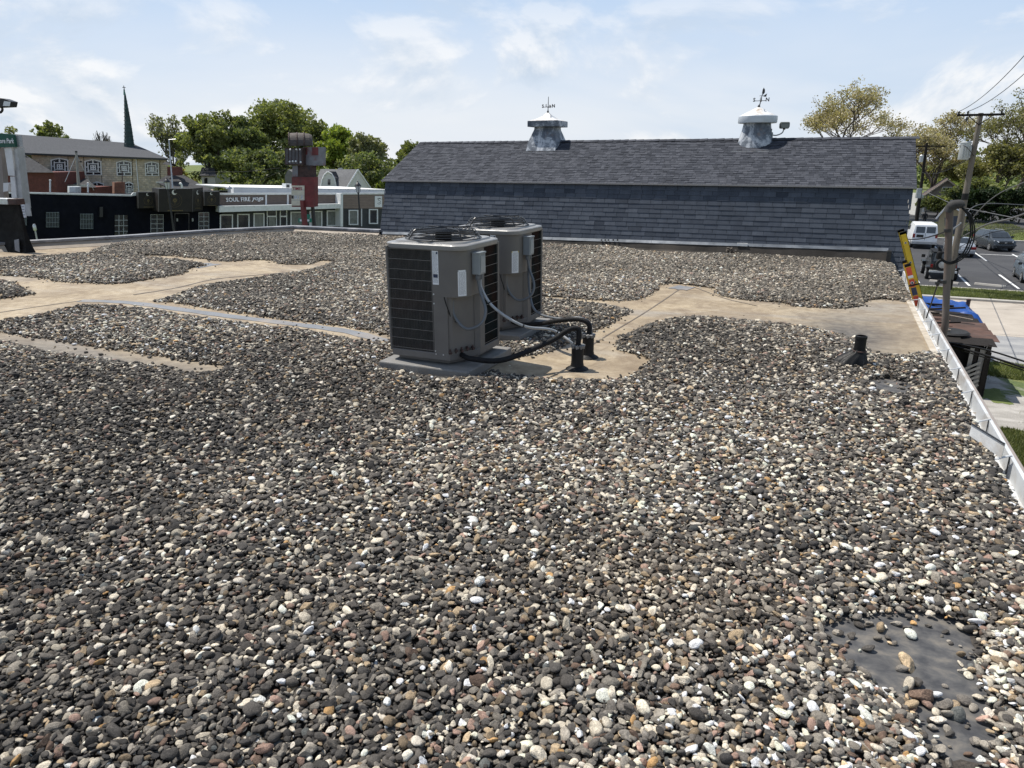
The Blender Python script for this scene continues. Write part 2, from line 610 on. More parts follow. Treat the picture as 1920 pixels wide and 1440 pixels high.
M['cloth_black'] = worn('black_cloth', (0.014, 0.014, 0.018), 0.3, 12, 0.85)
M['leaf_mid'] = leafmat('leaf_mid_green', (0.116, 0.134, 0.055), (0.206, 0.237, 0.086), (0.329, 0.338, 0.147), 0.4)
M['leaf_deep'] = leafmat('leaf_deep_green', (0.090, 0.115, 0.052), (0.160, 0.196, 0.079), (0.255, 0.264, 0.121), 0.4)
M['leaf_lime'] = leafmat('leaf_lime_green', (0.134, 0.186, 0.036), (0.243, 0.301, 0.058), (0.346, 0.384, 0.090), 0.4)
M['leaf_grey'] = leafmat('leaf_grey_green', (0.134, 0.147, 0.077), (0.218, 0.230, 0.118), (0.320, 0.314, 0.166), 0.38)
M['leaf_bud'] = leafmat('leaf_olive_bud', (0.26, 0.215, 0.125), (0.40, 0.345, 0.205), (0.55, 0.48, 0.31), 0.35)
M['leaf_olive'] = leafmat('leaf_olive_green', (0.125, 0.125, 0.052), (0.205, 0.20, 0.082), (0.32, 0.295, 0.14), 0.35)
M['leaf_yellow'] = leafmat('leaf_yellow', (0.192, 0.156, 0.014), (0.360, 0.276, 0.022), (0.456, 0.360, 0.036))
M['leaf_dark'] = leafmat('leaf_dark_hedge', (0.013, 0.026, 0.009), (0.026, 0.046, 0.013), (0.044, 0.068, 0.020), 0.2)
M['blade'] = leafmat('grass_blade', (0.12, 0.145, 0.05), (0.19, 0.215, 0.08), (0.28, 0.285, 0.13), 0.3)


def brickmat(name, c1, c2, mortar, scale, bw=0.5, bh=0.25, msize=0.02, extra=None):
    t = NT(name)
    mp = t.node('ShaderNodeMapping')
    mp.inputs['Rotation'].default_value = (R(90), 0, 0)
    # walls face many ways: run the courses along the wall by using distance along x+y
    sp = t.node('ShaderNodeSeparateXYZ')
    t.l.new(t.vec, sp.inputs[0])
    cb = t.node('ShaderNodeCombineXYZ')
    t.l.new(t.math('ADD', sp.outputs['X'], sp.outputs['Y']), cb.inputs[0])
    t.l.new(sp.outputs['Z'], cb.inputs[1])
    b = t.node('ShaderNodeTexBrick')
    b.inputs['Scale'].default_value = scale
    b.inputs['Color1'].default_value = (*c1, 1)
    b.inputs['Color2'].default_value = (*c2, 1)
    b.inputs['Mortar'].default_value = (*mortar, 1)
    b.inputs['Mortar Size'].default_value = msize
    b.inputs['Brick Width'].default_value = bw
    b.inputs['Row Height'].default_value = bh
    t.l.new(cb.outputs[0], b.inputs['Vector'])
    v = t.ramp(t.noise(2.2, 5), [(0.3, 0.75), (0.7, 1.2)])
    c = t.mix(1.0, b.outputs['Color'], v, 'MULTIPLY')
    if extra:
        c = t.mix(t.ramp(t.noise(1.1, 3, vec=cb.outputs[0], stretch=(1, 3, 1)), [(0.5, 0.0), (0.62, 0.7)]), c, extra)
    t.bump(b.outputs['Fac'], -0.4, 0.02)
    return t.set(c, 0.85)


M['red_brick'] = brickmat('red_brick', (0.14, 0.036, 0.028), (0.105, 0.03, 0.025), (0.12, 0.06, 0.05), 4)
M['church_stone'] = brickmat('pale_church_stone', (0.66, 0.55, 0.40), (0.47, 0.385, 0.28), (0.32, 0.27, 0.21), 1.0, 0.75, 0.26, 0.03, (0.40, 0.36, 0.30))
M['church_panel'] = worn('pale_church_panel', (0.46, 0.40, 0.33), 0.08, 1, 0.85)

# membrane of the flat roof: tan dust lying over grey rubber
t = NT('dusty_roof_membrane')
at_d = t.node('ShaderNodeAttribute', attribute_name='dust')
n1 = t.noise(0.8, 8, 0.62, 0.5)
n2 = t.noise(7.0, 8, 0.68, 0.3)
n3 = t.noise(0.45, 4, 0.5, 0.8, stretch=(0.5, 1.6, 1))
rubber = t.ramp(t.noise(9.0, 6, 0.6, 0.3, stretch=(1, 1.3, 1)), [(0.36, (0.050, 0.051, 0.055)), (0.50, (0.092, 0.090, 0.089)), (0.66, (0.165, 0.15, 0.13))])
dust = t.ramp(n2, [(0.25, (0.245, 0.188, 0.120)), (0.5, (0.37, 0.298, 0.202)), (0.72, (0.48, 0.40, 0.285))])
greyd = t.ramp(n2, [(0.3, (0.19, 0.19, 0.19)), (0.7, (0.33, 0.32, 0.30))])
dust = t.mix(t.ramp(n3, [(0.55, 0.0), (0.68, 0.6)]), dust, greyd)
dirt = t.ramp(t.noise(1.7, 8, 0.72, 1.0), [(0.50, 0.0), (0.68, 0.85)])
dust = t.mix(dirt, dust, (0.16, 0.115, 0.08))
dirt2 = t.ramp(t.noise(0.55, 9, 0.75, 1.6), [(0.44, 0.0), (0.60, 0.65)])
dust = t.mix(dirt2, dust, (0.20, 0.150, 0.100))
streak = t.ramp(t.noise(1.3, 8, 0.7, 0.6, stretch=(0.35, 2.2, 1)), [(0.54, 0.0), (0.64, 0.35)])
dust = t.mix(streak, dust, (0.40, 0.35, 0.28))
fd = t.math('MULTIPLY', at_d.outputs['Fac'], t.ramp(n1, [(0.2, 0.7), (0.45, 1.0)]))
t.bump(t.noise(60, 4, 0.7), 0.35, 0.004)
M['membrane'] = t.set(t.mix(fd, rubber, dust), t.ramp(n1, [(0.3, 0.6), (0.7, 0.85)]), spec=0.3)

M['seam_grey'] = worn('grey_seam_tape', (0.17, 0.18, 0.195), 0.2, 2.2, 0.65, dirt=(0.34, 0.28, 0.22), dirt_amt=0.8)
M['seam_dark'] = worn('dark_seam', (0.13, 0.105, 0.085), 0.3, 3, 0.8)

t = NT('painted_coping')
c = t.ramp(t.noise(1.5, 7, 0.65, 0.6), [(0.3, (0.09, 0.094, 0.105)), (0.48, (0.16, 0.165, 0.18)), (0.62, (0.30, 0.30, 0.31)), (0.7, (0.17, 0.10, 0.085))])
M['coping'] = t.set(c, 0.55, 0.2)

t = NT('gap_shade_grit')
c = t.ramp(t.noise(30, 8, 0.7), [(0.3, (0.025, 0.022, 0.020)), (0.55, (0.07, 0.060, 0.050)), (0.75, (0.15, 0.125, 0.10))])  # grit coloured dark to paint shade into the gaps between stones
t.bump(t.noise(55, 5, 0.6), 0.9, 0.02)
M['bed'] = t.set(c, 0.95)

t = NT('asphalt')
sp = t.noise(90, 3, 0.7)
c = t.ramp(sp, [(0.3, (0.040, 0.040, 0.043)), (0.7, (0.068, 0.068, 0.072))])
c = t.mix(t.ramp(t.noise(0.35, 6, 0.6, 0.5), [(0.45, 0.0), (0.7, 0.4)]), c, (0.10, 0.10, 0.10))
t.bump(sp, 0.3, 0.01)
M['asphalt'] = t.set(c, 0.85, spec=0.3)

t = NT('old_grey_asphalt')
c = t.ramp(t.noise(0.9, 8, 0.7, 0.6, stretch=(0.35, 1.5, 1)), [(0.3, (0.16, 0.16, 0.165)), (0.5, (0.26, 0.26, 0.26)), (0.7, (0.38, 0.37, 0.35))])
t.bump(t.noise(30, 4), 0.4, 0.02)
M['old_asphalt'] = t.set(c, 0.9)

t = NT('concrete_lane')
c = t.ramp(t.noise(0.6, 8, 0.65, 0.5), [(0.3, (0.34, 0.295, 0.245)), (0.7, (0.46, 0.41, 0.345))])
cr = t.node('ShaderNodeTexVoronoi', feature='DISTANCE_TO_EDGE')
cr.inputs['Scale'].default_value = 0.16
wv = t.node('ShaderNodeVectorMath', operation='ADD')
t.l.new(t.vec, wv.inputs[0])
t.l.new(t.noise(0.8, 5, out='Color'), wv.inputs[1])
t.l.new(wv.outputs[0], cr.inputs['Vector'])
c = t.mix(t.ramp(cr.outputs['Distance'], [(0.0, 0.6), (0.012, 0.0)]), c, (0.15, 0.13, 0.11))
M['lane'] = t.set(c, 0.9)

t = NT('ground_turf')
c = t.ramp(t.noise(1.5, 8, 0.7), [(0.3, (0.085, 0.108, 0.036)), (0.55, (0.14, 0.17, 0.058)), (0.75, (0.22, 0.215, 0.11))])
c = t.mix(t.ramp(t.noise(0.15, 5), [(0.55, 0.0), (0.7, 0.6)]), c, (0.19, 0.16, 0.11))
t.bump(t.noise(22, 5), 0.6, 0.04)
M['turf'] = t.set(c, 0.95, spec=0.1)

t = NT('gravel_yard')
c = t.ramp(t.noise(1.1, 8, 0.7, 0.4, stretch=(0.6, 1.3, 1)), [(0.25, (0.20, 0.185, 0.165)), (0.5, (0.34, 0.32, 0.29)), (0.72, (0.50, 0.475, 0.44))])
c = t.mix(t.ramp(t.noise(0.45, 6, 0.65, 0.7), [(0.52, 0.0), (0.6, 0.95)]), c, t.ramp(t.noise(9, 4), [(0.3, (0.045, 0.075, 0.016)), (0.7, (0.11, 0.15, 0.035))]))
t.bump(t.noise(25, 5), 0.6, 0.04)
M['yard'] = t.set(c, 0.95)

# flaking white paint over dark metal, for the two roof ventilators
t = NT('flaking_white_paint')
pk = t.noise(3.6, 10, 0.74, 0.5, stretch=(1, 1, 0.8))
c = t.ramp(pk, [(0.38, (0.52, 0.54, 0.57)), (0.46, (0.36, 0.385, 0.42)), (0.50, (0.15, 0.17, 0.20)), (0.60, (0.075, 0.09, 0.115))])
c = t.mix(t.ramp(t.noise(2.0, 5), [(0.62, 0.0), (0.72, 0.7)]), c, (0.28, 0.17, 0.10))
M['flaking'] = t.set(c, 0.6)
t = NT('stained_white_cap')
c = t.ramp(t.noise(4.0, 6, 0.6, 0.6), [(0.35, (0.42, 0.34, 0.26)), (0.5, (0.70, 0.69, 0.67)), (0.7, (0.76, 0.77, 0.78))])
M['cap_paint'] = t.set(c, 0.55)


M['flash_grey'] = worn('dull_counterflashing', (0.13, 0.145, 0.165), 0.35, 3, 0.5, 0.4, dirt=(0.34, 0.36, 0.38), dirt_amt=0.6, stretch=(1, 1, 3))
M['old_rubber'] = worn('dusty_black_rubber', (0.040, 0.036, 0.032), 0.35, 2.2, 0.8, bump=0.2, dirt=(0.075, 0.065, 0.055), dirt_amt=0.6, spec=0.15)


def shinglemat(name, stops):
    t = NT(name)
    g = t.node('ShaderNodeNewGeometry')
    oi = t.node('ShaderNodeObjectInfo')
    rnd = t.math('FRACT', t.math('ADD', g.outputs['Random Per Island'], oi.outputs['Random']))
    c = t.ramp(rnd, stops)
    gr = t.ramp(t.noise(140, 3, 0.8), [(0.3, 0.6), (0.7, 1.35)])
    st = t.ramp(t.noise(9, 4, stretch=(1, 0.25, 0.25)), [(0.3, 0.86), (0.7, 1.12)])
    c = t.mix(1.0, t.mix(1.0, c, gr, 'MULTIPLY'), st, 'MULTIPLY')
    t.bump(t.noise(140, 3, 0.8), 0.4, 0.004)
    return t.set(c, 0.9, spec=0.3)


M['shingle_wall'] = shinglemat('slate_blue_shingle', [(0.0, (0.036, 0.044, 0.059)), (0.12, (0.050, 0.060, 0.078)), (0.5, (0.061, 0.072, 0.092)), (0.85, (0.067, 0.079, 0.100)), (1.0, (0.083, 0.095, 0.117))])
M['shingle_roof'] = shinglemat('slate_grey_shingle', [(0.0, (0.031, 0.034, 0.044)), (0.3, (0.040, 0.044, 0.055)), (0.5, (0.053, 0.057, 0.070)), (1.0, (0.072, 0.076, 0.090))])


# ------------------------------------------------------------------ ground, roads, lots
def sheet(name, pts, z, mat, label=None, div=None):
    mb = MB()
    mb.add([(p[0], p[1], z) for p in pts], [tuple(range(len(pts)))])
    o = mb.build(name, mat)
    o['kind'] = 'structure'
    if label:
        o['label'] = label
    return o


sheet('ground', [(-900, -300), (900, -300), (900, 1500), (-900, 1500)], 0.0, M['turf'], 'open green ground stretching away to the trees')
sheet('gravel_yard', [(1.9, -6), (15, -6), (15, 34.6), (1.9, 34.6)], 0.004, M['yard'], 'pale gravel yard with grass patches below the gutter')
sheet('lane', [(1.9, 36.6), (40, 36.6), (40, 45.6), (-11, 45.6), (-11, 36.6)], 0.012, M['lane'], 'tan concrete lane crossing below the parking lot')
sheet('road_shoulder', [(1.9, 30.8), (40, 30.8), (40, 36.595), (1.9, 36.595)], 0.008, M['old_asphalt'], 'broken grey asphalt shoulder along the concrete lane')
sheet('parking_lot', [(-11, 49.65), (60, 49.65), (60, 81.5), (-11, 81.5)], 0.012, M['asphalt'], 'dark asphalt parking lot with white stall lines')
sheet('grass_verge', [(-11, 46.0), (60, 46.0), (60, 49.3), (-11, 49.3)], 0.10, M['turf'], 'strip of mown grass between lane and parking lot')
mb = MB()
mb.b2((-11, 45.6, 0), (60, 46.0, 0.13))
tag(mb.build('kerb', M['concrete'], bevel=0.02), 'low concrete kerb along the concrete lane', kind='structure')
mb = MB()
mb.b2((-11, 49.3, 0), (60, 49.65, 0.13))
tag(mb.build('kerb', M['concrete'], bevel=0.02), 'pale concrete kerb along the near side of the parking lot', kind='structure')
mb = MB()
mb.b2((-11, 81.5, 0), (60, 81.9, 0.14))
tag(mb.build('kerb', M['concrete'], bevel=0.02), 'concrete kerb along the far side of the parking lot', kind='structure')
lines = MB()
for (xa, ya, yb) in ((5.55, 51.2, 57.2), (8.3, 51.2, 57.2), (10.85, 51.2, 57.2), (13.5, 51.2, 57.2), (16.1, 51.2, 57.2),
                     (8.78, 64.6, 80.6), (11.33, 64.9, 70.6), (11.33, 76.0, 80.9), (14.0, 64.9, 70.6), (16.6, 64.9, 70.6)):
    lines.add([(xa - 0.07, ya, 0.016), (xa + 0.07, ya, 0.016), (xa + 0.07, yb, 0.016), (xa - 0.07, yb, 0.016)], [(0, 1, 2, 3)])
lines.add([(11.5, 69.4, 0.017), (20, 69.4, 0.017), (20, 69.56, 0.017), (11.5, 69.56, 0.017)], [(0, 1, 2, 3)])
tag(lines.build('road_marking', M['paint_line']), 'white painted stall lines on the parking lot', kind='structure')
for (xa, xb, ya, yb, lab) in ((6.17, 7.80, 52.1, 51.5, 'pale concrete wheel stop in front of the black jeep'),
                              (8.60, 10.25, 51.9, 51.3, 'pale concrete wheel stop at the empty stall beside the utility pole')):
    w = thing('wheel_stop', lab, 'wheel stop', ((xa + xb) / 2, (ya + yb) / 2, 0.012), 'concrete wheel stops in the parking lot')
    mb = MB()
    c = wloc(w)
    L = xb - xa
    prof = [(-0.10, 0), (0.10, 0), (0.06, 0.13), (-0.06, 0.13)]
    d = Vector((xb - xa, yb - ya, 0)).normalized()
    nrm = Vector((-d.y, d.x, 0))
    mb.prism([c - d * L / 2 + nrm * a + Vector((0, 0, b)) for a, b in prof], d * L)
    mb.build('block', M['concrete'], w, bevel=0.015)
for (px, py, sx_, sy_, lab) in ((1897, 697, 1.2, 1.1, 'grass patch on the gravel yard beside the shed'), (1912, 842, 0.9, 1.5, 'grass patch on the gravel yard below the loose metal strip'), (1858, 742, 0.5, 0.8, 'small grass patch on the gravel yard at the foot of the shed')):
    c_ = at(px, py, 0)
    pts = []
    for k in range(26):
        w = 6.2832 * k / 26
        q = 1 + 0.28 * math.sin(3 * w + px) + 0.18 * math.sin(7 * w + py)
        pts.append((c_.x + sx_ * q * math.cos(w), c_.y + sy_ * q * math.sin(w)))
    sheet('grass_patch', pts, 0.007, M['turf'], lab)
# streets on the left, mostly hidden below the roof edge
sheet('street', [(-55, -40), (-21, -40), (-21, 5), (4, 60), (40, 140), (0, 140), (-34, 60)], 0.006, M['asphalt'], 'asphalt street between the flat roof and the shops')

# ------------------------------------------------------------------ the flat roof
PAR_Z = ZR + 0.20
PL = [at(50, 452, PAR_Z), at(205, 444, PAR_Z), at(400, 431, PAR_Z), at(592, 419, PAR_Z)]
dirp = (PL[-1] - PL[0]).normalized()
PA = PL[0] - dirp * 14
PC = Vector((PL[-1].x, 16.44, 0))
roof_poly = [(1.24, -3.0), (1.24, 16.50), (PC.x, 16.50), (PL[2].x, PL[2].y), (PL[0].x, PL[0].y), (PA.x, PA.y), (PA.x, -3.0)]

roof_poly_in = [(1.6, -4.0), (1.6, 16.9), (PC.x - 0.3, 16.9), (PL[2].x - 0.3, PL[2].y), (PL[0].x - 0.3, PL[0].y), (PA.x - 0.3, PA.y), (PA.x, -4.0)]
BARE_PX = [
    # along the left parapet
    [(-80, 425), (50, 440), (205, 436), (400, 424), (480, 420), (470, 432), (335, 440), (275, 447), (230, 455), (216, 460), (180, 468), (172, 473), (195, 475), (170, 477), (144, 480), (60, 485), (0, 489), (-80, 494)],
    # crossing paths
    [(-80, 515), (0, 516), (24, 518), (72, 521), (89, 523), (108, 529), (144, 530), (168, 531), (204, 533), (228, 533), (263, 527), (287, 523), (309, 520), (335, 516), (347, 510), (359, 502), (383, 500), (388, 497), (369, 494), (347, 491), (319, 488), (300, 486), (268, 483), (261, 480), (288, 479), (321, 481), (335, 482), (364, 484), (383, 486), (407, 490), (423, 491), (460, 488), (501, 488), (516, 490), (525, 495), (553, 497), (581, 496), (593, 493), (591, 489), (633, 489), (626, 494), (611, 499), (590, 506), (563, 512), (534, 517), (498, 520), (478, 525), (461, 529), (436, 532), (400, 535), (383, 538), (355, 544), (328, 556), (309, 562), (283, 562), (283, 565), (359, 572), (400, 580), (445, 586), (481, 592), (535, 599), (590, 605), (626, 610), (671, 616), (705, 624), (735, 632), (735, 650), (689, 642), (653, 638), (635, 633), (595, 626), (563, 620), (501, 615), (461, 609), (418, 603), (383, 599), (323, 589), (276, 582), (211, 577), (168, 574), (144, 578), (101, 588), (60, 599), (0, 606), (-80, 612)],
    # short strip at the left
    [(-80, 614), (0, 622), (17, 625), (48, 632), (84, 636), (120, 642), (153, 647), (187, 654), (223, 656), (276, 665), (323, 673), (383, 681), (422, 685), (426, 695), (407, 703), (355, 704), (323, 692), (276, 687), (235, 685), (204, 675), (153, 671), (96, 666), (65, 656), (31, 648), (0, 642), (-80, 634)],
    # round the pipes and over to the gutter
    [(1005, 555), (1044, 558), (1098, 562), (1148, 564), (1190, 564), (1207, 558), (1232, 542), (1234, 536), (1252, 531), (1273, 533), (1315, 538), (1345, 542), (1348, 555), (1385, 561), (1425, 565), (1470, 569), (1485, 574), (1525, 577), (1580, 579), (1618, 574), (1622, 562), (1650, 561), (1675, 562), (1705, 569), (1740, 575), (1790, 665), (1765, 662), (1730, 660), (1710, 669), (1675, 671), (1632, 672), (1622, 655), (1607, 640), (1575, 630), (1525, 617), (1475, 610), (1440, 606), (1400, 604), (1370, 601), (1332, 597), (1294, 597), (1263, 599), (1242, 604), (1215, 611), (1190, 623), (1161, 634), (1152, 648), (1165, 659), (1186, 665), (1211, 671), (1221, 680), (1207, 694), (1186, 705), (1167, 715), (1127, 716), (1086, 715), (1023, 713), (971, 709), (930, 706), (925, 680), (990, 668), (1035, 660), (1060, 648), (1111, 623), (1148, 607), (1161, 594), (1184, 582), (1148, 575), (1086, 569), (1044, 565), (1005, 562)],
    # foot of the barn wall
    [(990, 450), (1300, 466), (1500, 474), (1690, 486), (1690, 496), (1662, 495), (1625, 491), (1550, 487), (1450, 484), (1400, 481), (1300, 478), (1211, 474), (1159, 466), (1086, 463), (990, 458)],
    # dark bare patch near the viewer
    [(1537, 1196), (1551, 1177), (1608, 1169), (1675, 1161), (1709, 1159), (1766, 1166), (1805, 1180), (1837, 1198), (1847, 1223), (1819, 1244), (1824, 1276), (1831, 1296), (1856, 1347), (1865, 1390), (1856, 1440), (1870, 1490), (1760, 1490), (1732, 1425), (1721, 1390), (1739, 1367), (1730, 1342), (1732, 1319), (1698, 1303), (1647, 1294), (1629, 1276), (1608, 1262), (1604, 1248), (1572, 1239), (1544, 1228)],
    [(1632, 722), (1670, 716), (1708, 726), (1692, 736), (1650, 734)],
    [(1676, 757), (1702, 751), (1709, 776), (1690, 780)],
    [(1698, 806), (1722, 799), (1738, 821), (1715, 828)],
]
ISLAND_PX = [[(-80, 520), (0, 527), (20, 530), (40, 540), (55, 548), (72, 550), (60, 553), (45, 556), (20, 559), (0, 562), (-80, 566)]]


def poly_world(pl):
    return [tuple(at(x, y, ZR))[:2] for x, y in pl]


def inside(px, py, poly):
    r_ = np.zeros(px.shape, bool)
    n = len(poly)
    for i in range(n):
        x1, y1 = poly[i]
        x2, y2 = poly[(i + 1) % n]
        if abs(y2 - y1) < 1e-12:
            continue
        c = ((y1 > py) != (y2 > py)) & (px < (x2 - x1) * (py - y1) / (y2 - y1) + x1)
        r_ ^= c
    return r_


GS = 0.04
gx = np.arange(-21.0, 1.6, GS)
gy = np.arange(-1.0, 18.8, GS)
GX, GY = np.meshgrid(gx, gy, indexing='ij')
bare = np.zeros(GX.shape, bool)
for pl in BARE_PX:
    bare |= inside(GX, GY, poly_world(pl))
    if len(pl) in (4, 5) and pl[0][0] > 1600:
        pw_ = poly_world(pl)
        mx_, my_ = sum(p[0] for p in pw_) / len(pw_), sum(p[1] for p in pw_) / len(pw_)
        bare |= inside(GX, GY, [(mx_ + (p[0] - mx_) * 1.5, my_ + (p[1] - my_) * 1.6 + 0.03) for p in pw_])
    if pl[0] == (1537, 1196):
        pw_ = poly_world(pl)
        mx_, my_ = sum(p[0] for p in pw_) / len(pw_), sum(p[1] for p in pw_) / len(pw_)
        bare |= inside(GX, GY, [(mx_ + (p[0] - mx_) * 1.04, my_ + (p[1] - my_) * 1.04 + 0.02) for p in pw_])
for pl in ISLAND_PX:
    bare &= ~inside(GX, GY, poly_world(pl))
roofm = inside(GX, GY, roof_poly)
AC1 = (-3.87, 5.81)
AC2 = (-3.99, 7.33)
PADS = [(-3.945, 5.69, -2.95, 6.72), (-4.065, 7.21, -3.07, 8.24)]
for (a, b, c_, d) in PADS:
    bare |= (GX > a - 0.01) & (GX < c_ + 0.01) & (GY > b - 0.01) & (GY < d + 0.01)
gravel_m = (roofm & ~bare).astype(np.float32)


def blur(a, k):
    for ax in (0, 1):
        c = np.cumsum(np.pad(a, [(k + 1, k) if i == ax else (0, 0) for i in (0, 1)], mode='edge'), axis=ax)
        a = (np.take(c, np.arange(2 * k + 1, c.shape[ax]), axis=ax) - np.take(c, np.arange(0, c.shape[ax] - 2 * k - 1), axis=ax)) / (2 * k + 1)
    return a


m_fine = blur(blur(gravel_m, 1), 1)
m_wide = blur(blur(gravel_m, 4), 4)
lump = np.sin(GX * 1.9 + 1.2 * np.sin(GY * 1.3)) * np.sin(GY * 2.3 + 1.1 * np.sin(GX * 1.7)) * 0.5 + 0.5
HGT = np.clip((m_wide - 0.42) * 1.8, 0, 1) * (0.05 + 0.035 * lump)


def samp(arr, x, y):
    i = np.clip((x - gx[0]) / GS, 0, arr.shape[0] - 1.001)
    j = np.clip((y - gy[0]) / GS, 0, arr.shape[1] - 1.001)
    i0, j0 = i.astype(int), j.astype(int)
    fi, fj = i - i0, j - j0
    return (arr[i0, j0] * (1 - fi) * (1 - fj) + arr[i0 + 1, j0] * fi * (1 - fj) + arr[i0, j0 + 1] * (1 - fi) * fj + arr[i0 + 1, j0 + 1] * fi * fj)


# building under the roof, with its membrane as one sheet
roof_root = thing('roof', 'flat gravelled roof with dusty rubber membrane paths', None, (0, 0, ZR))
roof_root['kind'] = 'structure'
mb = MB()
xs = np.arange(-21.2, 1.24 + 1e-6, 0.34)
ys = np.arange(-3.0, 16.62 + 1e-6, 0.2725)
nx, ny = len(xs), len(ys)
for x in xs:
    for y in ys:
        mb.v.append((float(x), float(y), ZR))
for i in range(nx - 1):
    for j in range(ny - 1):
        cx_, cy_ = (xs[i] + xs[i + 1]) / 2, (ys[j] + ys[j + 1]) / 2
        if not inside(np.array([cx_ - 0.25]), np.array([cy_]), roof_poly_in)[0] and cx_ < 0:
            continue
        mb.f.append((i * ny + j, (i + 1) * ny + j, (i + 1) * ny + j + 1, i * ny + j + 1))
memb = mb.build('membrane', M['membrane'], roof_root)
att = memb.data.attributes.new('dust', 'FLOAT', 'POINT')
dv = []
for (x, y, z) in mb.v:
    d = min(1, max(0, (y - 4.6) / 0.8))
    if x > -0.4:
        d = min(d, min(1, max(0, (y - 7.3) / 1.2)))
    gp = math.exp(-(((x - 0.35) / 0.55) ** 2 + ((y - 9.2) / 1.3) ** 2))
    d *= 1 - 0.95 * gp
    dv.append(d)
att.data.foreach_set('value', dv)
mb = MB()
mb.prism([(p[0], p[1], 0.0) for p in roof_poly], (0, 0, ZR - 0.03))
mb.build('wall', M['red_brick'], roof_root)


def strip(name, pts, w, z, mat, parent):
    mb = MB()
    P = [at(x, y, ZR) for x, y in pts]
    P = spline(P, 4)
    L_, R_ = [], []
    for i, p in enumerate(P):
        d = (P[min(i + 1, len(P) - 1)] - P[max(0, i - 1)]).normalized()
        n = Vector((-d.y, d.x, 0))
        ww = w * (1 + 0.12 * math.sin(i * 1.7))
        L_.append(p + n * ww / 2)
        R_.append(p - n * ww / 2)
    k = len(P)
    mb.add([(q.x, q.y, z) for q in L_ + R_], [(i, i + k, i + k + 1, i + 1) for i in range(k - 1)])
    return mb.build(name, mat, parent)


strip('seam', [(150, 564), (216, 566), (263, 570), (335, 580), (400, 589), (445, 595), (544, 607), (599, 614), (653, 622), (700, 634), (735, 645)], 0.17, ZR + 0.004, M['seam_grey'], roof_root)
strip('seam', [(1105, 650), (1150, 622), (1200, 592), (1240, 566), (1278, 540)], 0.02, ZR + 0.004, M['seam_dark'], roof_root)
strip('seam', [(-60, 596), (0, 586), (101, 571), (153, 564)], 0.03, ZR + 0.004, M['seam_dark'], roof_root)
strip('seam', [(250, 553), (330, 540), (400, 524), (480, 516), (560, 509)], 0.05, ZR + 0.004, M['seam_dark'], roof_root)
strip('seam', [(1300, 538), (1360, 560), (1420, 574)], 0.02, ZR + 0.005, M['seam_dark'], roof_root)
strip('membrane_patch', [(340, 494), (365, 497), (395, 499)], 0.6, ZR + 0.004, M['seam_grey'], roof_root)
strip('membrane_patch', [(1262, 538), (1278, 540), (1296, 542)], 0.35, ZR + 0.006, M['seam_grey'], roof_root)
strip('caulk_bead', [(1712, 577), (1722, 592), (1733, 617), (1742, 640), (1752, 660)], 0.05, ZR + 0.012, M['caulk'], roof_root)

# gravel bed below the loose stones
bx = np.arange(-20.5, 1.22, 0.16)
by = np.arange(0.2, 16.6, 0.16)
BX, BY = np.meshgrid(bx, by, indexing='ij')
bh = samp(HGT, BX, BY)
bm_ = samp(m_wide, BX, BY)
bri = inside(BX, BY, roof_poly)
mb = MB()
for i in range(len(bx)):
    for j in range(len(by)):
        mb.v.append((bx[i], by[j], ZR - 0.012 + 0.62 * float(bh[i, j])))
nb = len(by)
for i in range(len(bx) - 1):
    for j in range(len(by) - 1):
        if min(bm_[i, j], bm_[i + 1, j], bm_[i, j + 1], bm_[i + 1, j + 1]) > 0.45 and bri[i, j] and bri[i + 1, j + 1]:
            mb.f.append((i * nb + j, (i + 1) * nb + j, (i + 1) * nb + j + 1, i * nb + j + 1))
tag(mb.build('gravel_bed', M['bed'], smooth=True), 'dark gritty bed under the loose roof gravel', kind='stuff')


# ------------------------------------------------------------------ stones
def stonemat(name, mode):
    t = NT(name)
    if mode == 'inst':
        a = t.node('ShaderNodeAttribute', attribute_name='tint', attribute_type='INSTANCER')
        base = a.outputs['Color']
    else:
        a = t.node('ShaderNodeObjectInfo')
        base = a.outputs['Color']
    oi = t.node('ShaderNodeObjectInfo')
    sh = t.node('ShaderNodeVectorMath', operation='MULTIPLY_ADD')
    cb = t.node('ShaderNodeCombineXYZ')
    t.l.new(oi.outputs['Random'], cb.inputs[0])
    t.l.new(oi.outputs['Random'], cb.inputs[1])
    t.l.new(cb.outputs[0], sh.inputs[0])
    sh.inputs[1].default_value = (37, 53, 11)
    t.l.new(t.vec, sh.inputs[2])
    v = sh.outputs[0]
    m1 = t.ramp(t.noise(1.4, 5, 0.65, 0.6, vec=v), [(0.3, 0.62), (0.55, 1.0), (0.75, 1.5)])
    m2 = t.ramp(t.noise(7.0, 4, 0.75, vec=v), [(0.32, 0.55), (0.55, 1.0), (0.72, 1.55)])
    c = t.mix(1.0, t.mix(1.0, base, m1, 'MULTIPLY'), m2, 'MULTIPLY')
    t.bump(t.noise(5.0, 5, 0.7, vec=v), 0.35, 0.25)
    return t.set(c, 0.7, spec=0.25)


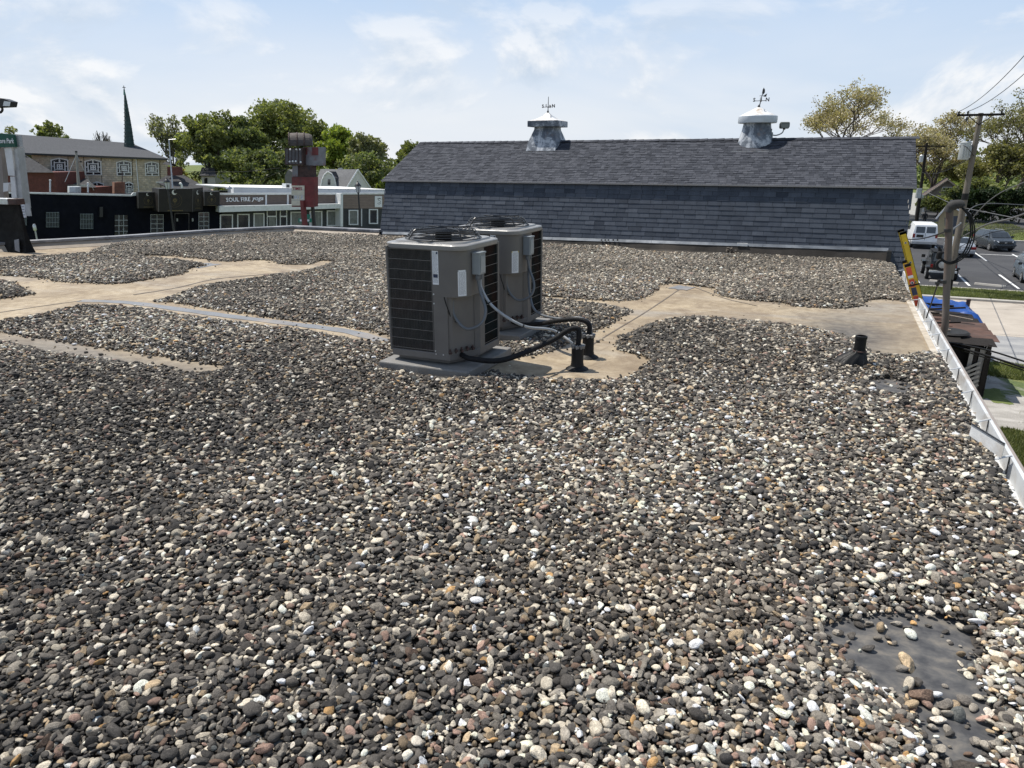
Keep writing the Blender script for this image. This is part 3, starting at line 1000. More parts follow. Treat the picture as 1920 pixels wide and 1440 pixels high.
M['stone_inst'] = stonemat('gravel_stone', 'inst')
M['stone_single'] = stonemat('single_stone', 'obj')
stone_meshes, stone_single = [], []
for k in range(16):
    bm = bmesh.new()
    bmesh.ops.create_icosphere(bm, subdivisions=3, radius=1.0)
    rr = random.Random(100 + k)
    ang = k % 5 in (1, 3, 4)
    sc = Vector((1.0, rr.uniform(0.60, 0.92), rr.uniform(0.36, 0.62)))
    o3 = Vector((rr.uniform(0, 50), rr.uniform(0, 50), 0))
    planes = []
    for _ in range(7 if ang else 3):
        n = Vector((rr.gauss(0, 1), rr.gauss(0, 1), rr.gauss(0, 1))).normalized()
        planes.append((n, rr.uniform(0.55, 0.8) if ang else rr.uniform(0.74, 0.93)))
    for v in bm.verts:
        p = v.co.copy()
        for (n, d) in planes:
            e = p.dot(n) - d
            if e > 0:
                p -= n * e * (0.95 if ang else 0.75)
        p *= 1 + 0.16 * mnoise.noise(p * 1.1 + o3) + 0.05 * mnoise.noise(p * 3 + o3)
        v.co = Vector((p.x * sc.x, p.y * sc.y, p.z * sc.z))
    me = bpy.data.meshes.new('stone')
    bm.to_mesh(me)
    bm.free()
    for p in me.polygons:
        p.use_smooth = not ang
    me2 = me.copy()
    me.materials.append(M['stone_inst'])
    me2.materials.append(M['stone_single'])
    stone_meshes.append(me)
    stone_single.append(me2)

PALETTE = np.array([
    (0.030, 0.029, 0.029), (0.044, 0.042, 0.040), (0.062, 0.058, 0.054), (0.086, 0.080, 0.073), (0.118, 0.110, 0.099),   # greys
    (0.185, 0.172, 0.150), (0.44, 0.405, 0.335), (0.62, 0.58, 0.51),                                                     # pale
    (0.16, 0.125, 0.085), (0.32, 0.25, 0.165), (0.32, 0.20, 0.09), (0.105, 0.073, 0.056), (0.24, 0.165, 0.135), (0.075, 0.082, 0.082)])
PW0 = np.array([0.10, 0.125, 0.135, 0.13, 0.115, 0.130, 0.120, 0.055, 0.036, 0.034, 0.005, 0.026, 0.024, 0.012])
CLASSN = ['dark grey', 'dark grey', 'dark grey', 'mid grey', 'mid grey', 'light grey', 'pale cream', 'whitish', 'olive brown', 'tan', 'ochre', 'dark brown', 'pinkish', 'blue grey']


def stones(x, y, big=1.0):
    """Colour, size, turn for stones at x, y."""
    n = len(x)
    pw = np.cumsum(PW0 / PW0.sum())
    # a slowly varying share of pale stones
    pale = 0.5 + 0.5 * np.sin(0.9 * x + 1.3 * np.sin(0.7 * y + 0.4)) * np.sin(0.8 * y - 1.1 * np.sin(0.5 * x) + 0.7)
    pale = pale + 0.55 * np.clip((x + 1.6) / 2.5, -1, 1) * np.clip((6 - y) / 3, 0, 1)
    u = np.clip(rng.random(n) ** np.clip(1.45 - 0.72 * pale, 0.55, 2.1), 0, 0.999999)
    ci = np.searchsorted(pw, u)
    col = PALETTE[ci] * np.array((1.04, 1.0, 0.95)) * rng.uniform(0.85, 1.8, (n, 1)) * (0.80 + 0.42 * np.clip(pale, 0, 1.3))[:, None]
    warm = 0.5 + 0.5 * np.sin(1.7 * x + 2.1 * np.sin(1.1 * y)) * np.sin(1.9 * y + 1.3 * np.sin(1.4 * x) + 0.6)
    warm = np.clip(warm * 1.3 - 0.3, 0, 1)[:, None] * 0.13 + 0.5 * np.exp(-(((x + 0.45) / 0.5) ** 2 + ((y - 3.0) / 0.45) ** 2))[:, None]
    col = col * (1 - 0.8 * warm) + 0.8 * warm * (0.7 * col + 0.3 * np.array((0.34, 0.245, 0.145)))
    dusty = np.clip((y - 6.5) / 6.0, 0, 1)[:, None] * 0.65
    col = col * (1 - dusty) + (0.55 * col + 0.45 * np.array((0.36, 0.315, 0.25))) * dusty
    s = np.clip(rng.lognormal(math.log(0.0134), 0.36, n), 0.006, 0.032) * big
    sc = np.stack([s * rng.uniform(0.9, 1.2, n), s * rng.uniform(0.85, 1.1, n), s * rng.uniform(0.8, 1.15, n)], 1)
    rot = np.stack([rng.normal(0, 0.38, n), rng.normal(0, 0.38, n), rng.uniform(0, 6.283, n)], 1)
    return ci, np.clip(col, 0.012, 0.8), sc, rot


def in_view(x, y, margin=1.1):
    dep = -x * math.sin(YAW) + y * math.cos(YAW)
    lat = x * math.cos(YAW) + y * math.sin(YAW)
    return (dep > 0.9) & (np.abs(lat) < dep * 0.735 + margin)


PITCHG = 0.0172
qx, qy = np.meshgrid(np.arange(-20.5, 1.25, PITCHG), np.arange(0.2, 16.6, PITCHG), indexing='ij')
qx, qy = qx.ravel(), qy.ravel()
k_ = in_view(qx, qy)
qx, qy = qx[k_], qy[k_]
qx = qx + rng.uniform(-0.5, 0.5, len(qx)) * PITCHG
qy = qy + rng.uniform(-0.5, 0.5, len(qy)) * PITCHG
mf = samp(m_fine, qx, qy)
mw = samp(m_wide, qx, qy)
rim = 0.10 * np.sin(qx * 23 + 3 * np.sin(qy * 17)) * np.sin(qy * 21 + 2 * np.sin(qx * 19)) + 0.13 * np.sin(qx * 9.1 + 3 * np.sin(qy * 5.3)) * np.sin(qy * 8.3 + 2 * np.sin(qx * 4.1))
ok = (0.65 * mf + 0.35 * mw + rim * np.clip((qy - 3.5) / 3, 0.25, 1) + rng.normal(0, 0.10, len(qx))) > 0.5
ok |= (mw > 0.03) & (rng.random(len(qx)) < 0.02 * mw + 0.35 * np.clip(mw - 0.12, 0, 1) ** 2)          # strays on the bare strips
ok &= rng.random(len(qx)) < 0.97
inr = inside(qx, qy, roof_poly)
for (a, b, c_, d) in PADS:
    ok &= ~((qx > a) & (qx < c_) & (qy > b) & (qy < d))
ok &= inr
qx, qy = qx[ok], qy[ok]
far = np.hypot(qx, qy)
keep = rng.random(len(qx)) < np.clip(1.25 - far / 26, 0.6, 1)
qx, qy, far = qx[keep], qy[keep], far[keep]
ci, col, sc, rot = stones(qx, qy)
sc *= (1 + 0.18 * np.clip((far - 7) / 9, 0, 1))[:, None]
hz = samp(HGT, qx, qy)
qz = ZR + sc[:, 2] * 0.45 + hz * rng.uniform(0.70, 1.06, len(qx))
pick = rng.integers(0, 16, len(qx))
# loose stones on the dark bare patch near the viewer (seen one by one in the photograph)
patch = poly_world(BARE_PX[5])
LOOSE_PX = [(1680, 1172), (1706, 1194), (1740, 1175), (1650, 1182), (1628, 1220), (1645, 1200), (1664, 1198), (1669, 1208), (1676, 1209), (1700, 1180), (1772, 1187), (1800, 1180), (1817, 1186), (1699, 1250), (1692, 1257), (1803, 1262), (1821, 1260), (1801, 1230), (1816, 1235), (1703, 1288), (1720, 1286), (1697, 1295), (1671, 1296), (1657, 1300), (1753, 1308), (1808, 1318), (1832, 1311), (1726, 1313), (1737, 1324), (1754, 1338), (1776, 1343), (1795, 1348), (1789, 1328), (1771, 1327), (1700, 1310), (1671, 1312), (1780, 1380), (1812, 1365), (1728, 1378), (1749, 1368), (1815, 1418), (1760, 1415), (1777, 1432), (1713, 1330), (1580, 1222), (1550, 1200), (1590, 1205), (1570, 1190), (1553, 1218), (1596, 1196), (1610, 1175), (1630, 1172), (1660, 1178), (1780, 1402), (1830, 1395), (1640, 1280), (1620, 1268), (1850, 1405), (1700, 1345), (1735, 1405)]
lp = [at(px, py, ZR) for px, py in LOOSE_PX]
lx, ly = np.array([p.x for p in lp]), np.array([p.y for p in lp])
lci, lcol, lsc, lrot = stones(lx, ly, 1.45)
lpick = rng.integers(0, 16, len(lx))
lz = ZR + lsc[:, 2] * 0.50
# the nearest stones in the frame become objects of their own, too
dep = qx * -math.sin(YAW) + qy * math.cos(YAW)
lat = qx * math.cos(YAW) + qy * math.sin(YAW)
czr = ZR + 0.05 - CZ
dd = dep * math.cos(PITCH) - czr * math.sin(PITCH)
yy = 720 - F * (dep * math.sin(PITCH) + czr * math.cos(PITCH)) / dd
xx = 960 + F * lat / dd
infr = (yy < 1436) & (yy > 0) & (xx > 4) & (xx < 1916)
order = np.argsort(np.where(infr, dd / sc[:, 0].clip(0.015) ** 0.35, 1e9))
near = order[:300 - len(lx)]
single = np.zeros(len(qx), bool)
single[near] = True


def put_stone(x, y, z, s, r3, c, i, mi, where):
    nm = CLASSN[i]
    o = bpy.data.objects.new('pebble', stone_single[mi])
    COL.objects.link(o)
    o.location = (x, y, z)
    o.scale = s
    o.rotation_euler = r3
    o.color = (*c, 1)
    if where == 'patch':
        tag(o, '%s pebble lying loose on the dark bare membrane patch at the near right' % nm, 'pebble', '%s pebbles loose on the dark membrane patch' % nm)
    else:
        tag(o, '%s pebble in the front rows of gravel at the very bottom of the photo' % nm, 'pebble', '%s pebbles in the nearest gravel rows' % nm)
    return o


for a in range(len(lx)):
    put_stone(lx[a], ly[a], lz[a], lsc[a], lrot[a], lcol[a], lci[a], int(lpick[a]), 'patch')
for a in near:
    put_stone(qx[a], qy[a], qz[a], sc[a], rot[a], col[a], ci[a], int(pick[a]), 'row')

g = ~single
me = bpy.data.meshes.new('gravel')
N = int(g.sum())
me.vertices.add(N)
me.vertices.foreach_set('co', np.stack([qx[g], qy[g], qz[g]], 1).astype(np.float32).ravel())
for nm, ty, arr in (('tint', 'FLOAT_COLOR', np.concatenate([col[g], np.ones((N, 1))], 1)), ('scl', 'FLOAT_VECTOR', sc[g]), ('rot', 'FLOAT_VECTOR', rot[g])):
    a_ = me.attributes.new(nm, ty, 'POINT')
    a_.data.foreach_set('color' if ty == 'FLOAT_COLOR' else 'vector', arr.astype(np.float32).ravel())
a_ = me.attributes.new('pick', 'INT', 'POINT')
a_.data.foreach_set('value', pick[g].astype(np.int32))
grav = bpy.data.objects.new('gravel', me)
COL.objects.link(grav)
tag(grav, 'rounded grey and cream river stones spread over the flat roof', kind='stuff')
lib = bpy.data.collections.new('stone_shapes')
for i, sm in enumerate(stone_meshes):
    lib.objects.link(bpy.data.objects.new('stone_shape_%02d' % i, sm))
ng = bpy.data.node_groups.new('scatter_stones', 'GeometryNodeTree')
ng.interface.new_socket('Geometry', in_out='INPUT', socket_type='NodeSocketGeometry')
ng.interface.new_socket('Geometry', in_out='OUTPUT', socket_type='NodeSocketGeometry')
gi, go = ng.nodes.new('NodeGroupInput'), ng.nodes.new('NodeGroupOutput')
iop = ng.nodes.new('GeometryNodeInstanceOnPoints')
cin = ng.nodes.new('GeometryNodeCollectionInfo')
cin.inputs['Collection'].default_value = lib
cin.inputs['Separate Children'].default_value = True
cin.inputs['Reset Children'].default_value = True
iop.inputs['Pick Instance'].default_value = True


def gattr(nm, ty):
    n = ng.nodes.new('GeometryNodeInputNamedAttribute')
    n.data_type = ty
    n.inputs['Name'].default_value = nm
    return n.outputs['Attribute']


ng.links.new(gi.outputs[0], iop.inputs['Points'])
ng.links.new(cin.outputs[0], iop.inputs['Instance'])
ng.links.new(gattr('pick', 'INT'), iop.inputs['Instance Index'])
e2r = ng.nodes.new('FunctionNodeEulerToRotation')
ng.links.new(gattr('rot', 'FLOAT_VECTOR'), e2r.inputs[0])
ng.links.new(e2r.outputs[0], iop.inputs['Rotation'])
ng.links.new(gattr('scl', 'FLOAT_VECTOR'), iop.inputs['Scale'])
ng.links.new(iop.outputs[0], go.inputs[0])
gm = grav.modifiers.new('scatter', 'NODES')
gm.node_group = ng
print('stones', N)

# ------------------------------------------------------------------ parapet at the street side
par = thing('parapet', 'low parapet with weathered painted metal coping along the street side of the roof', 'parapet', (PL[2].x, PL[2].y, ZR))
seq = [PA, PL[0], PL[1], PL[2], Vector((PC.x, 16.44, 0)), Vector((-11.12, 16.44, 0))]
seq = [Vector((p.x, p.y, 0)) for p in seq]
seq[3] = Vector((PL[2].x, PL[2].y, 0))


def offset_path(seq, d):
    out = []
    for i, p in enumerate(seq):
        a = (p - seq[i - 1]).normalized() if i > 0 else None
        b = (seq[i + 1] - p).normalized() if i < len(seq) - 1 else None
        t_ = ((a or b) + (b or a)).normalized()
        n = Vector((t_.y, -t_.x, 0))
        k = 1.0
        if a and b:
            k = 1 / max(0.4, n.dot(Vector((a.y, -a.x, 0))))
        out.append(p + n * d * k)
    return out


def wall_path(name, seq, d0, d1, z0, z1, mat, parent, per=None):
    A, B = offset_path(seq, d0), offset_path(seq, d1)
    obs = []
    mb = MB()
    for i in range(len(seq) - 1):
        n = 1 if not per else max(1, int(round((seq[i + 1] - seq[i]).length / per)))
        for k in range(n):
            f0, f1 = k / n, (k + 1) / n
            g = 0.0 if not per else 0.004
            L = (seq[i + 1] - seq[i]).length / n
            f0 += g / L / n
            f1 -= g / L / n
            a0, a1 = A[i].lerp(A[i + 1], f0), A[i].lerp(A[i + 1], f1)
            b0, b1 = B[i].lerp(B[i + 1], f0), B[i].lerp(B[i + 1], f1)
            dz = random.uniform(-0.003, 0.003) if per else 0
            if per:
                mb = MB()
            mb.prism([(a0.x, a0.y, z0 + dz), (a1.x, a1.y, z0 + dz), (b1.x, b1.y, z0 + dz), (b0.x, b0.y, z0 + dz)], (0, 0, z1 - z0))
            if per:
                obs.append(mb.build(name, mat, parent, bevel=0.006))
    if not per:
        return mb.build(name, mat, parent)
    return obs


wall_path('parapet_core', seq, -0.22, -0.012, ZR - 0.4, ZR + 0.14, M['tar'], par)
wall_path('coping_cap', seq, -0.25, 0.018, ZR + 0.145, ZR + 0.205, M['coping'], par, per=2.6)
# cant strip of membrane up the parapet
ca, cb = offset_path(seq, -0.01), offset_path(seq, 0.16)
mb = MB()
for i in range(len(seq) - 1):
    mb.quad((cb[i].x, cb[i].y, ZR + 0.006), (cb[i + 1].x, cb[i + 1].y, ZR + 0.006), (ca[i + 1].x, ca[i + 1].y, ZR + 0.14), (ca[i].x, ca[i].y, ZR + 0.14))
mb.build('base_flashing', worn('pale_base_flashing', (0.35, 0.29, 0.225), 0.2, 2, 0.7), par)

# stub wall at the left edge of the picture
bw0 = at(50, 475, ZR)
bl = thing('stub_wall', 'tall black tar-coated stub wall at the left edge of the roof', 'wall', (bw0.x, bw0.y, ZR))
yb = bw0.y
z_top = atY(30, 384, yb + 0.1).z
xr = at(13, 478, ZR).x
mb = MB()
prof = [(0.0, 0.0), (0.06, 0.16), (0.11, 0.45), (0.13, z_top - ZR)]
x0, x1 = xr - 2.2, xr + 0.10
rows = []
for (ins, h) in prof:
    rows.append([(x0, yb + ins, ZR + h), (x1 - ins, yb + ins, ZR + h), (x1 - ins, yb + 0.22 - 0.3 * ins, ZR + h), (x0, yb + 0.22 - 0.3 * ins, ZR + h)])
vs = [p for r_ in rows for p in r_]
fs = []
for i in range(len(rows) - 1):
    for j in range(4):
        fs.append((i * 4 + j, i * 4 + (j + 1) % 4, (i + 1) * 4 + (j + 1) % 4, (i + 1) * 4 + j))
fs.append((12, 13, 14, 15))
mb.add(vs, fs)
mb.build('body', M['tar'], bl)
mb = MB()
mb.b2((x0, yb + 0.04, z_top + 0.003), (xr - 0.26, yb + 0.26, z_top + 0.13))
mb.build('coping', M['galv'], bl, bevel=0.01)
mb = MB()
mb.b2((xr - 0.25, yb + 0.05, z_top + 0.003), (xr + 0.03, yb + 0.25, z_top + 0.13))
o = mb.build('coping', M['rust'], bl, bevel=0.01)
o['label'] = 'rusty end piece of the coping'
mb = MB()
mb.prism([(xr - 0.22, yb - 0.02, ZR + 0.05), (xr - 0.06, yb - 0.03, ZR + 0.02), (xr - 0.12, yb + 0.045, ZR + 0.3), (xr - 0.28, yb + 0.045, ZR + 0.27)], (0, -0.012, 0.004))
mb.build('patch', M['rusty_grey'], bl)

# ------------------------------------------------------------------ barn-shaped neighbour
BX0, BX1 = -11.23, 1.48
WB, WT = (16.47, ZR), (16.925, 6.84)          # wall slope: (y, z) at the roof deck and under the eave
EV, RG = (16.892, 6.88), (18.92, 7.87)         # eave and ridge
barn = thing('barn', 'long gambrel building clad in slate blue shingles with two roof ventilators', 'barn', (-4.9, 18.9, 0))
sl = (WT[0] - WB[0]) / (WT[1] - WB[1])
wy = lambda z: WB[0] + (z - WB[1]) * sl
mb = MB()
YM = 2 * RG[0]
sec = [(wy(4.2), 0.0), (wy(4.2), 4.2), (wy(6.86) + 0.02, 6.84), (RG[0], RG[1] - 0.06)]
sec = sec + [(YM - y, z) for (y, z) in reversed(sec[:-1])]
mb.prism([(BX0 + 0.10, y + (0.02 if y < RG[0] else -0.02), z) for (y, z) in sec], (BX1 - BX0 - 0.2, 0, 0))
mb.build('wall', M['dark_wood'], barn)
# roof slabs
rv = Vector((0, RG[0] - EV[0], RG[1] - EV[1]))
rl = rv.length
rd = rv / rl
rn = Vector((0, -rd.z, rd.y))
mb = MB()
for sgn in (1, -1):
    e0 = Vector((BX0, EV[0] if sgn > 0 else YM - EV[0], EV[1]))
    r0 = Vector((BX0, RG[0], RG[1]))
    nn = Vector((0, rn.y * sgn, rn.z))
    mb.prism([e0, r0, r0 - nn * 0.03, e0 - nn * 0.03], (BX1 - BX0, 0, 0))
mb.build('roof_deck', M['dark_roof'], barn)


def tab(mb, o, u, up, n, w, h, th, tilt):
    """one shingle: origin at the lower left corner on the plane."""
    a = o + n * (th + tilt)
    b = o + u * w + n * (th + tilt)
    c_ = o + u * w + up * h + n * 0.001
    d = o + up * h + n * 0.001
    mb.add([a, b, c_, d, o, o + u * w], [(0, 1, 2, 3), (4, 5, 1, 0), (4, 0, 3), (5, 2, 1)])


U = Vector((1, 0, 0))
mb = MB()
expo = 0.088
nrow = int(rl / expo)
rr = random.Random(5)
for r_i in range(nrow + 1):
    x = BX0 - 0.01 + rr.uniform(-0.2, 0)
    while x < BX1:
        w = rr.choice((0.08, 0.11, 0.13, 0.15, 0.19))
        xa, xb = max(x, BX0 - 0.02), min(x + w - 0.004, BX1 + 0.02)
        if xb - xa > 0.02:
            o_ = Vector((xa, EV[0] - 0.02, EV[1] - 0.01)) + rd * (r_i * expo) + rn * 0.004
            h = min(expo + 0.03, rl + 0.03 - r_i * expo)
            if h > 0.02:
                tab(mb, o_, U, rd, rn, xb - xa, h, 0.007 + rr.choice((0, 0, 0.006)), 0.002)
        x += w
o = mb.build('roof_shingles', M['shingle_roof'], barn)
o['kind'] = 'stuff'
mb = MB()
x = BX0
while x < BX1 - 0.05:
    mb.prism([(x, RG[0] - 0.10, RG[1] - 0.020), (x, RG[0], RG[1] + 0.030), (x, RG[0] + 0.10, RG[1] - 0.020)], (0.205, 0, rr.uniform(0.003, 0.012)))
    x += 0.2
o = mb.build('ridge_cap', M['shingle_roof'], barn)
# wall shingles: single pieces where they show largest, the rest joined
wu = Vector((0, WT[0] - WB[0], WT[1] - WB[1]))
wl_ = wu.length
wd = wu / wl_
wnn = Vector((0, -wd.z, wd.y))
we = 0.106
pieces = []
nr = int(wl_ / we)
z_low = 4.3
for r_i in range(-9, nr + 1):
    x = BX0 + rr.uniform(-0.28, 0)
    while x < BX1:
        w = rr.choice((0.24, 0.27, 0.27, 0.30))
        xa, xb = max(x, BX0 + 0.07), min(x + w - 0.007, BX1 - 0.03)
        if xb - xa > 0.03:
            o_ = Vector((xa, WB[0], WB[1])) + wd * (r_i * we + 0.02)
            h = min(we + 0.035, wl_ - r_i * we - 0.02)
            if o_.z > z_low and (r_i >= 0 or xa > 1.0):
                pieces.append((o_ + wnn * 0.002, xb - xa, h, rr.choice((0.008, 0.008, 0.011)), rr.uniform(0.001, 0.003)))
        x += w
pieces.sort(key=lambda p: -p[0].x)
rest = MB()
for i, p in enumerate(pieces):
    if i < 300:
        mb = MB()
        tab(mb, p[0], U, wd, wnn, p[1], p[2], p[3], p[4])
        mb.build('shingle', M['shingle_wall'], barn)
    else:
        tab(rest, p[0], U, wd, wnn, p[1], p[2], p[3], p[4])
o = rest.build('wall_shingles', M['shingle_wall'], barn)
o['kind'] = 'stuff'
mb = MB()
mb.b2((BX0 - 0.03, EV[0] - 0.045, EV[1] - 0.030), (BX1 + 0.02, EV[0] - 0.022, EV[1] + 0.004))
mb.build('drip_edge', worn('taupe_drip_edge', (0.30, 0.28, 0.27), 0.1, 4, 0.5), barn)
mb = MB()
mb.b2((BX0 - 0.02, EV[0] - 0.018, EV[1] - 0.036), (BX1, EV[0] + 0.30, EV[1] - 0.031))
mb.build('soffit', M['charcoal'], barn)
for sx_, nm in ((BX0 - 0.025, 'gable_trim'), (BX1 + 0.005, 'gable_trim')):
    mb = MB()
    mb.prism([(sx_, EV[0], EV[1] - 0.05), (sx_, RG[0], RG[1] - 0.07), (sx_, RG[0], RG[1] - 0.015), (sx_, EV[0], EV[1] + 0.005)], (0.022, 0, 0))
    mb.build(nm, M['white_trim'] if sx_ < 0 else M['charcoal'], barn)
mb = MB()
pk = atX_ = None
mb.prism([(BX0 - 0.03, RG[0] - 0.42, RG[1] - 0.24), (BX0 - 0.03, RG[0] - 0.02, RG[1] - 0.05), (BX0 - 0.03, RG[0] - 0.02, RG[1] - 0.40)], (-0.03, 0, 0))
mb.build('peak_board', M['white_paint'], barn)

# flashing where the flat roof meets the barn wall
fl = thing('wall_flashing', 'black rubber upturn with a thin metal strip along the foot of the shingled barn wall', 'flashing', (-4.9, 16.5, ZR))
mb = MB()
nseg = 40
for i in range(nseg):
    xs_ = [-11.05 + (12.2) * k / nseg for k in (i, i + 1)]
    q = []
    for x in xs_:
        f = (x + 11.05) / 12.2
        h = 0.095 + 0.13 * f
        wob = 0.008 * math.sin(x * 4.1) + 0.006 * math.sin(x * 9.7)
        q.append([(x, 16.35 + wob, ZR + 0.006), (x, 16.42 + wob, ZR + 0.05), (x, wy(ZR + h) - 0.035 + wob * 0.5, ZR + h)])
    for k in range(2):
        mb.quad(q[0][k], q[1][k], q[1][k + 1], q[0][k + 1])
mb.build('rubber_upturn', M['old_rubber'], fl, smooth=True)
mb = MB()
n_ = 5
for i in range(n_):
    mb = MB()
    xa, xb = -11.05 + 12.2 * i / n_, -11.05 + 12.2 * (i + 1) / n_ - 0.006
    pts = []
    for x in (xa, xb):
        f = (x + 11.05) / 12.2
        h = 0.098 + 0.13 * f
        pts.append((x, wy(ZR + h) - 0.045, ZR + h - 0.004))
        pts.append((x, wy(ZR + h + 0.055) - 0.020, ZR + h + 0.055))
    a, b, c_, d = pts
    mb.prism([a, c_, d, b], (0, -0.006, 0.002))
    mb.build('metal_strip', M['flash_grey'], fl)
mb = MB()
q = atY(1392, 459, 16.49)
mb.b2((q.x - 0.11, 16.465, q.z - 0.028), (q.x + 0.11, 16.50, q.z + 0.035))
mb.build('white_splice', M['white_paint'], fl)
q = atY(1372, 467, 16.44)
mb = MB()
for k in range(10):
    mb.box((q.x + random.uniform(-0.10, 0.10), 16.395 + random.uniform(-0.03, 0.03), q.z + random.uniform(-0.06, 0.04)), (0.05, 0.03, 0.035), random.uniform(0, 3), 0.3)
mb.build('sealant_lump', worn('brown_sealant', (0.11, 0.095, 0.08), 0.3, 20, 0.8), fl)
mb = MB()
for px in (1128, 1135, 1141, 1150, 1158):
    q = atY(px, 450, 16.47)
    mb.box((q.x, 16.465, q.z), (0.035, 0.02, 0.03), 0.2)
mb.build('sealant_dab', M['black_rubber'], fl)
mb = MB()
mb.b2((1.12, 16.34, ZR - 0.02), (1.20, 16.54, ZR + 0.24))
mb.build('end_closure', M['black_metal'], fl)


def cupola(x, label, round_, lean, first):
    w = 0.43
    ct = thing('roof_ventilator', label, 'ventilator', (x, RG[0], RG[1]), 'ventilators on the barn ridge')
    zb = RG[1]
    zt = 8.24
    if round_:
        prof = [(0.47, -0.42), (0.43, -0.1), (0.345, 0.18), (0.315, 0.36), (0.315, zt - zb)]
        mb = MB()
        mb.lathe((x, RG[0], zb), prof, 14)
        mb.build('base', M['flaking'], ct, smooth='auto')
        mb = MB()
        mb.lathe((x, RG[0], zt), [(0.30, 0.0), (0.44, 0.0), (0.45, 0.02), (0.45, 0.15), (0.435, 0.165), (0.30, 0.165)], 16)
        mb.build('cap_rim', worn('cap_grey_white', (0.56, 0.60, 0.65), 0.08, 4, 0.5), ct, smooth='auto')
        mb = MB()
        mb.lathe((x, RG[0], zt + 0.166), [(0.42, 0.0), (0.26, 0.08), (0.10, 0.16), (0.03, 0.19)], 16)
        mb.build('cap_roof', M['cap_paint'], ct)
    else:
        def rec(hw, hd, z):
            return [(x - hw, RG[0] - hd, z), (x + hw, RG[0] - hd, z), (x + hw, RG[0] + hd, z), (x - hw, RG[0] + hd, z)]
        levels = [rec(0.42, 0.55, zb - 0.32), rec(0.40, 0.42, zb - 0.02), rec(0.275, 0.29, zb + 0.30), rec(0.27, 0.28, zt)]
        mb = MB()
        vs = [p for l_ in levels for p in l_]
        mb.add(vs, [(i * 4 + j, i * 4 + (j + 1) % 4, i * 4 + 4 + (j + 1) % 4, i * 4 + 4 + j) for i in range(3) for j in range(4)])
        mb.build('base', M['flaking'], ct)
        mb = MB()
        mb.box((x, RG[0], zt + 0.075), (0.84, 0.84, 0.15))
        mb.build('cap_rim', M['flaking'] if first else M['cap_paint'], ct, bevel=0.012)
        mb = MB()
        lv = [rec(0.41, 0.41, zt + 0.152), rec(0.24, 0.24, zt + 0.20), rec(0.11, 0.11, zt + 0.28), rec(0.02, 0.02, zt + 0.37)]
        vs = [p for l_ in lv for p in l_]
        mb.add(vs, [(i * 4 + j, i * 4 + (j + 1) % 4, i * 4 + 4 + (j + 1) % 4, i * 4 + 4 + j) for i in range(3) for j in range(4)])
        mb.build('cap_roof', M['cap_paint'], ct)
    mb = MB()
    mb.b2((x - 0.46, RG[0] - 0.60, RG[1] - 0.325), (x + 0.38, RG[0] - 0.54, RG[1] - 0.265))
    mb.build('sill_flashing', worn('rust_streaked_flashing', (0.66, 0.60, 0.55), 0.1, 5, 0.6, dirt=(0.25, 0.10, 0.05), dirt_amt=0.9), ct)
    # weather vane
    z0 = zt + (0.35 if round_ else 0.36)
    top = 9.0
    vane = MB()
    tip = Vector((x + lean, RG[0], top))
    b0 = Vector((x, RG[0], z0 - 0.04))
    vane.tube([b0, b0.lerp(tip, 0.5), tip], [0.014, 0.011, 0.007], 6)
    vane.lathe(b0 + Vector((0, 0, 0.02)), [(0.035, 0), (0.03, 0.05), (0.015, 0.08)], 8)
    cr = b0.lerp(tip, 0.42)
    vane.tube([cr - Vector((0.125, 0, 0)), cr + Vector((0.125, 0, 0))], 0.007, 5)
    vane.tube([cr - Vector((0, 0.125, 0)), cr + Vector((0, 0.125, 0))], 0.007, 5)
    vane.lathe(cr - Vector((0, 0, 0.02)), [(0.012, 0), (0.028, 0.02), (0.012, 0.04)], 8)
    if not first:
        ar = b0.lerp(tip, 0.66)
        vane.tube([ar - Vector((0.055, 0, 0)), ar + Vector((0.085, 0, 0.003))], 0.006, 5)
        vane.prism([ar + Vector((0.03, 0, -0.015)), ar + Vector((0.095, 0, -0.025)), ar + Vector((0.11, 0, 0.05)), ar + Vector((0.06, 0, 0.02))], (0, 0.006, 0))
        vane.prism([tip + Vector((-0.03, 0, -0.09)), tip + Vector((0.0, 0, -0.13)), tip + Vector((0.035, 0, -0.08)), tip + Vector((0.03, 0, -0.02)), tip + Vector((0.0, 0, 0.03)), tip + Vector((-0.022, 0, -0.02))], (0, 0.006, 0))
    vo = vane.build('weather_vane', M['black_metal'], ct)
    # the eye looks up to the north from here: S to the left, N to the right
    for ch, dx in (('S', -0.15), ('N', 0.15)):
        text('letter', ch, M['black_metal'], cr + Vector((dx, 0, 0.02)), (1, 0, 0), (0, 0, 1), 0.115, 0.004, vo, bold=0.004)
    for ch, dy in (('E', -0.15), ('W', 0.15)):
        text('letter', ch, M['black_metal'], cr + Vector((0.0, dy, 0.02)), (0, 1, 0), (0, 0, 1), 0.10, 0.004, vo, bold=0.004)
    return ct


cx1 = atY(1027, 237, RG[0]).x
cx2 = atY(1420, 230, RG[0]).x
cupola(cx1, 'square flaking white ventilator with a plain vane on the barn ridge', False, 0.01, True)
cupola(cx2, 'round flaking white ventilator on the barn ridge beside the floodlight', True, 0.07, False)
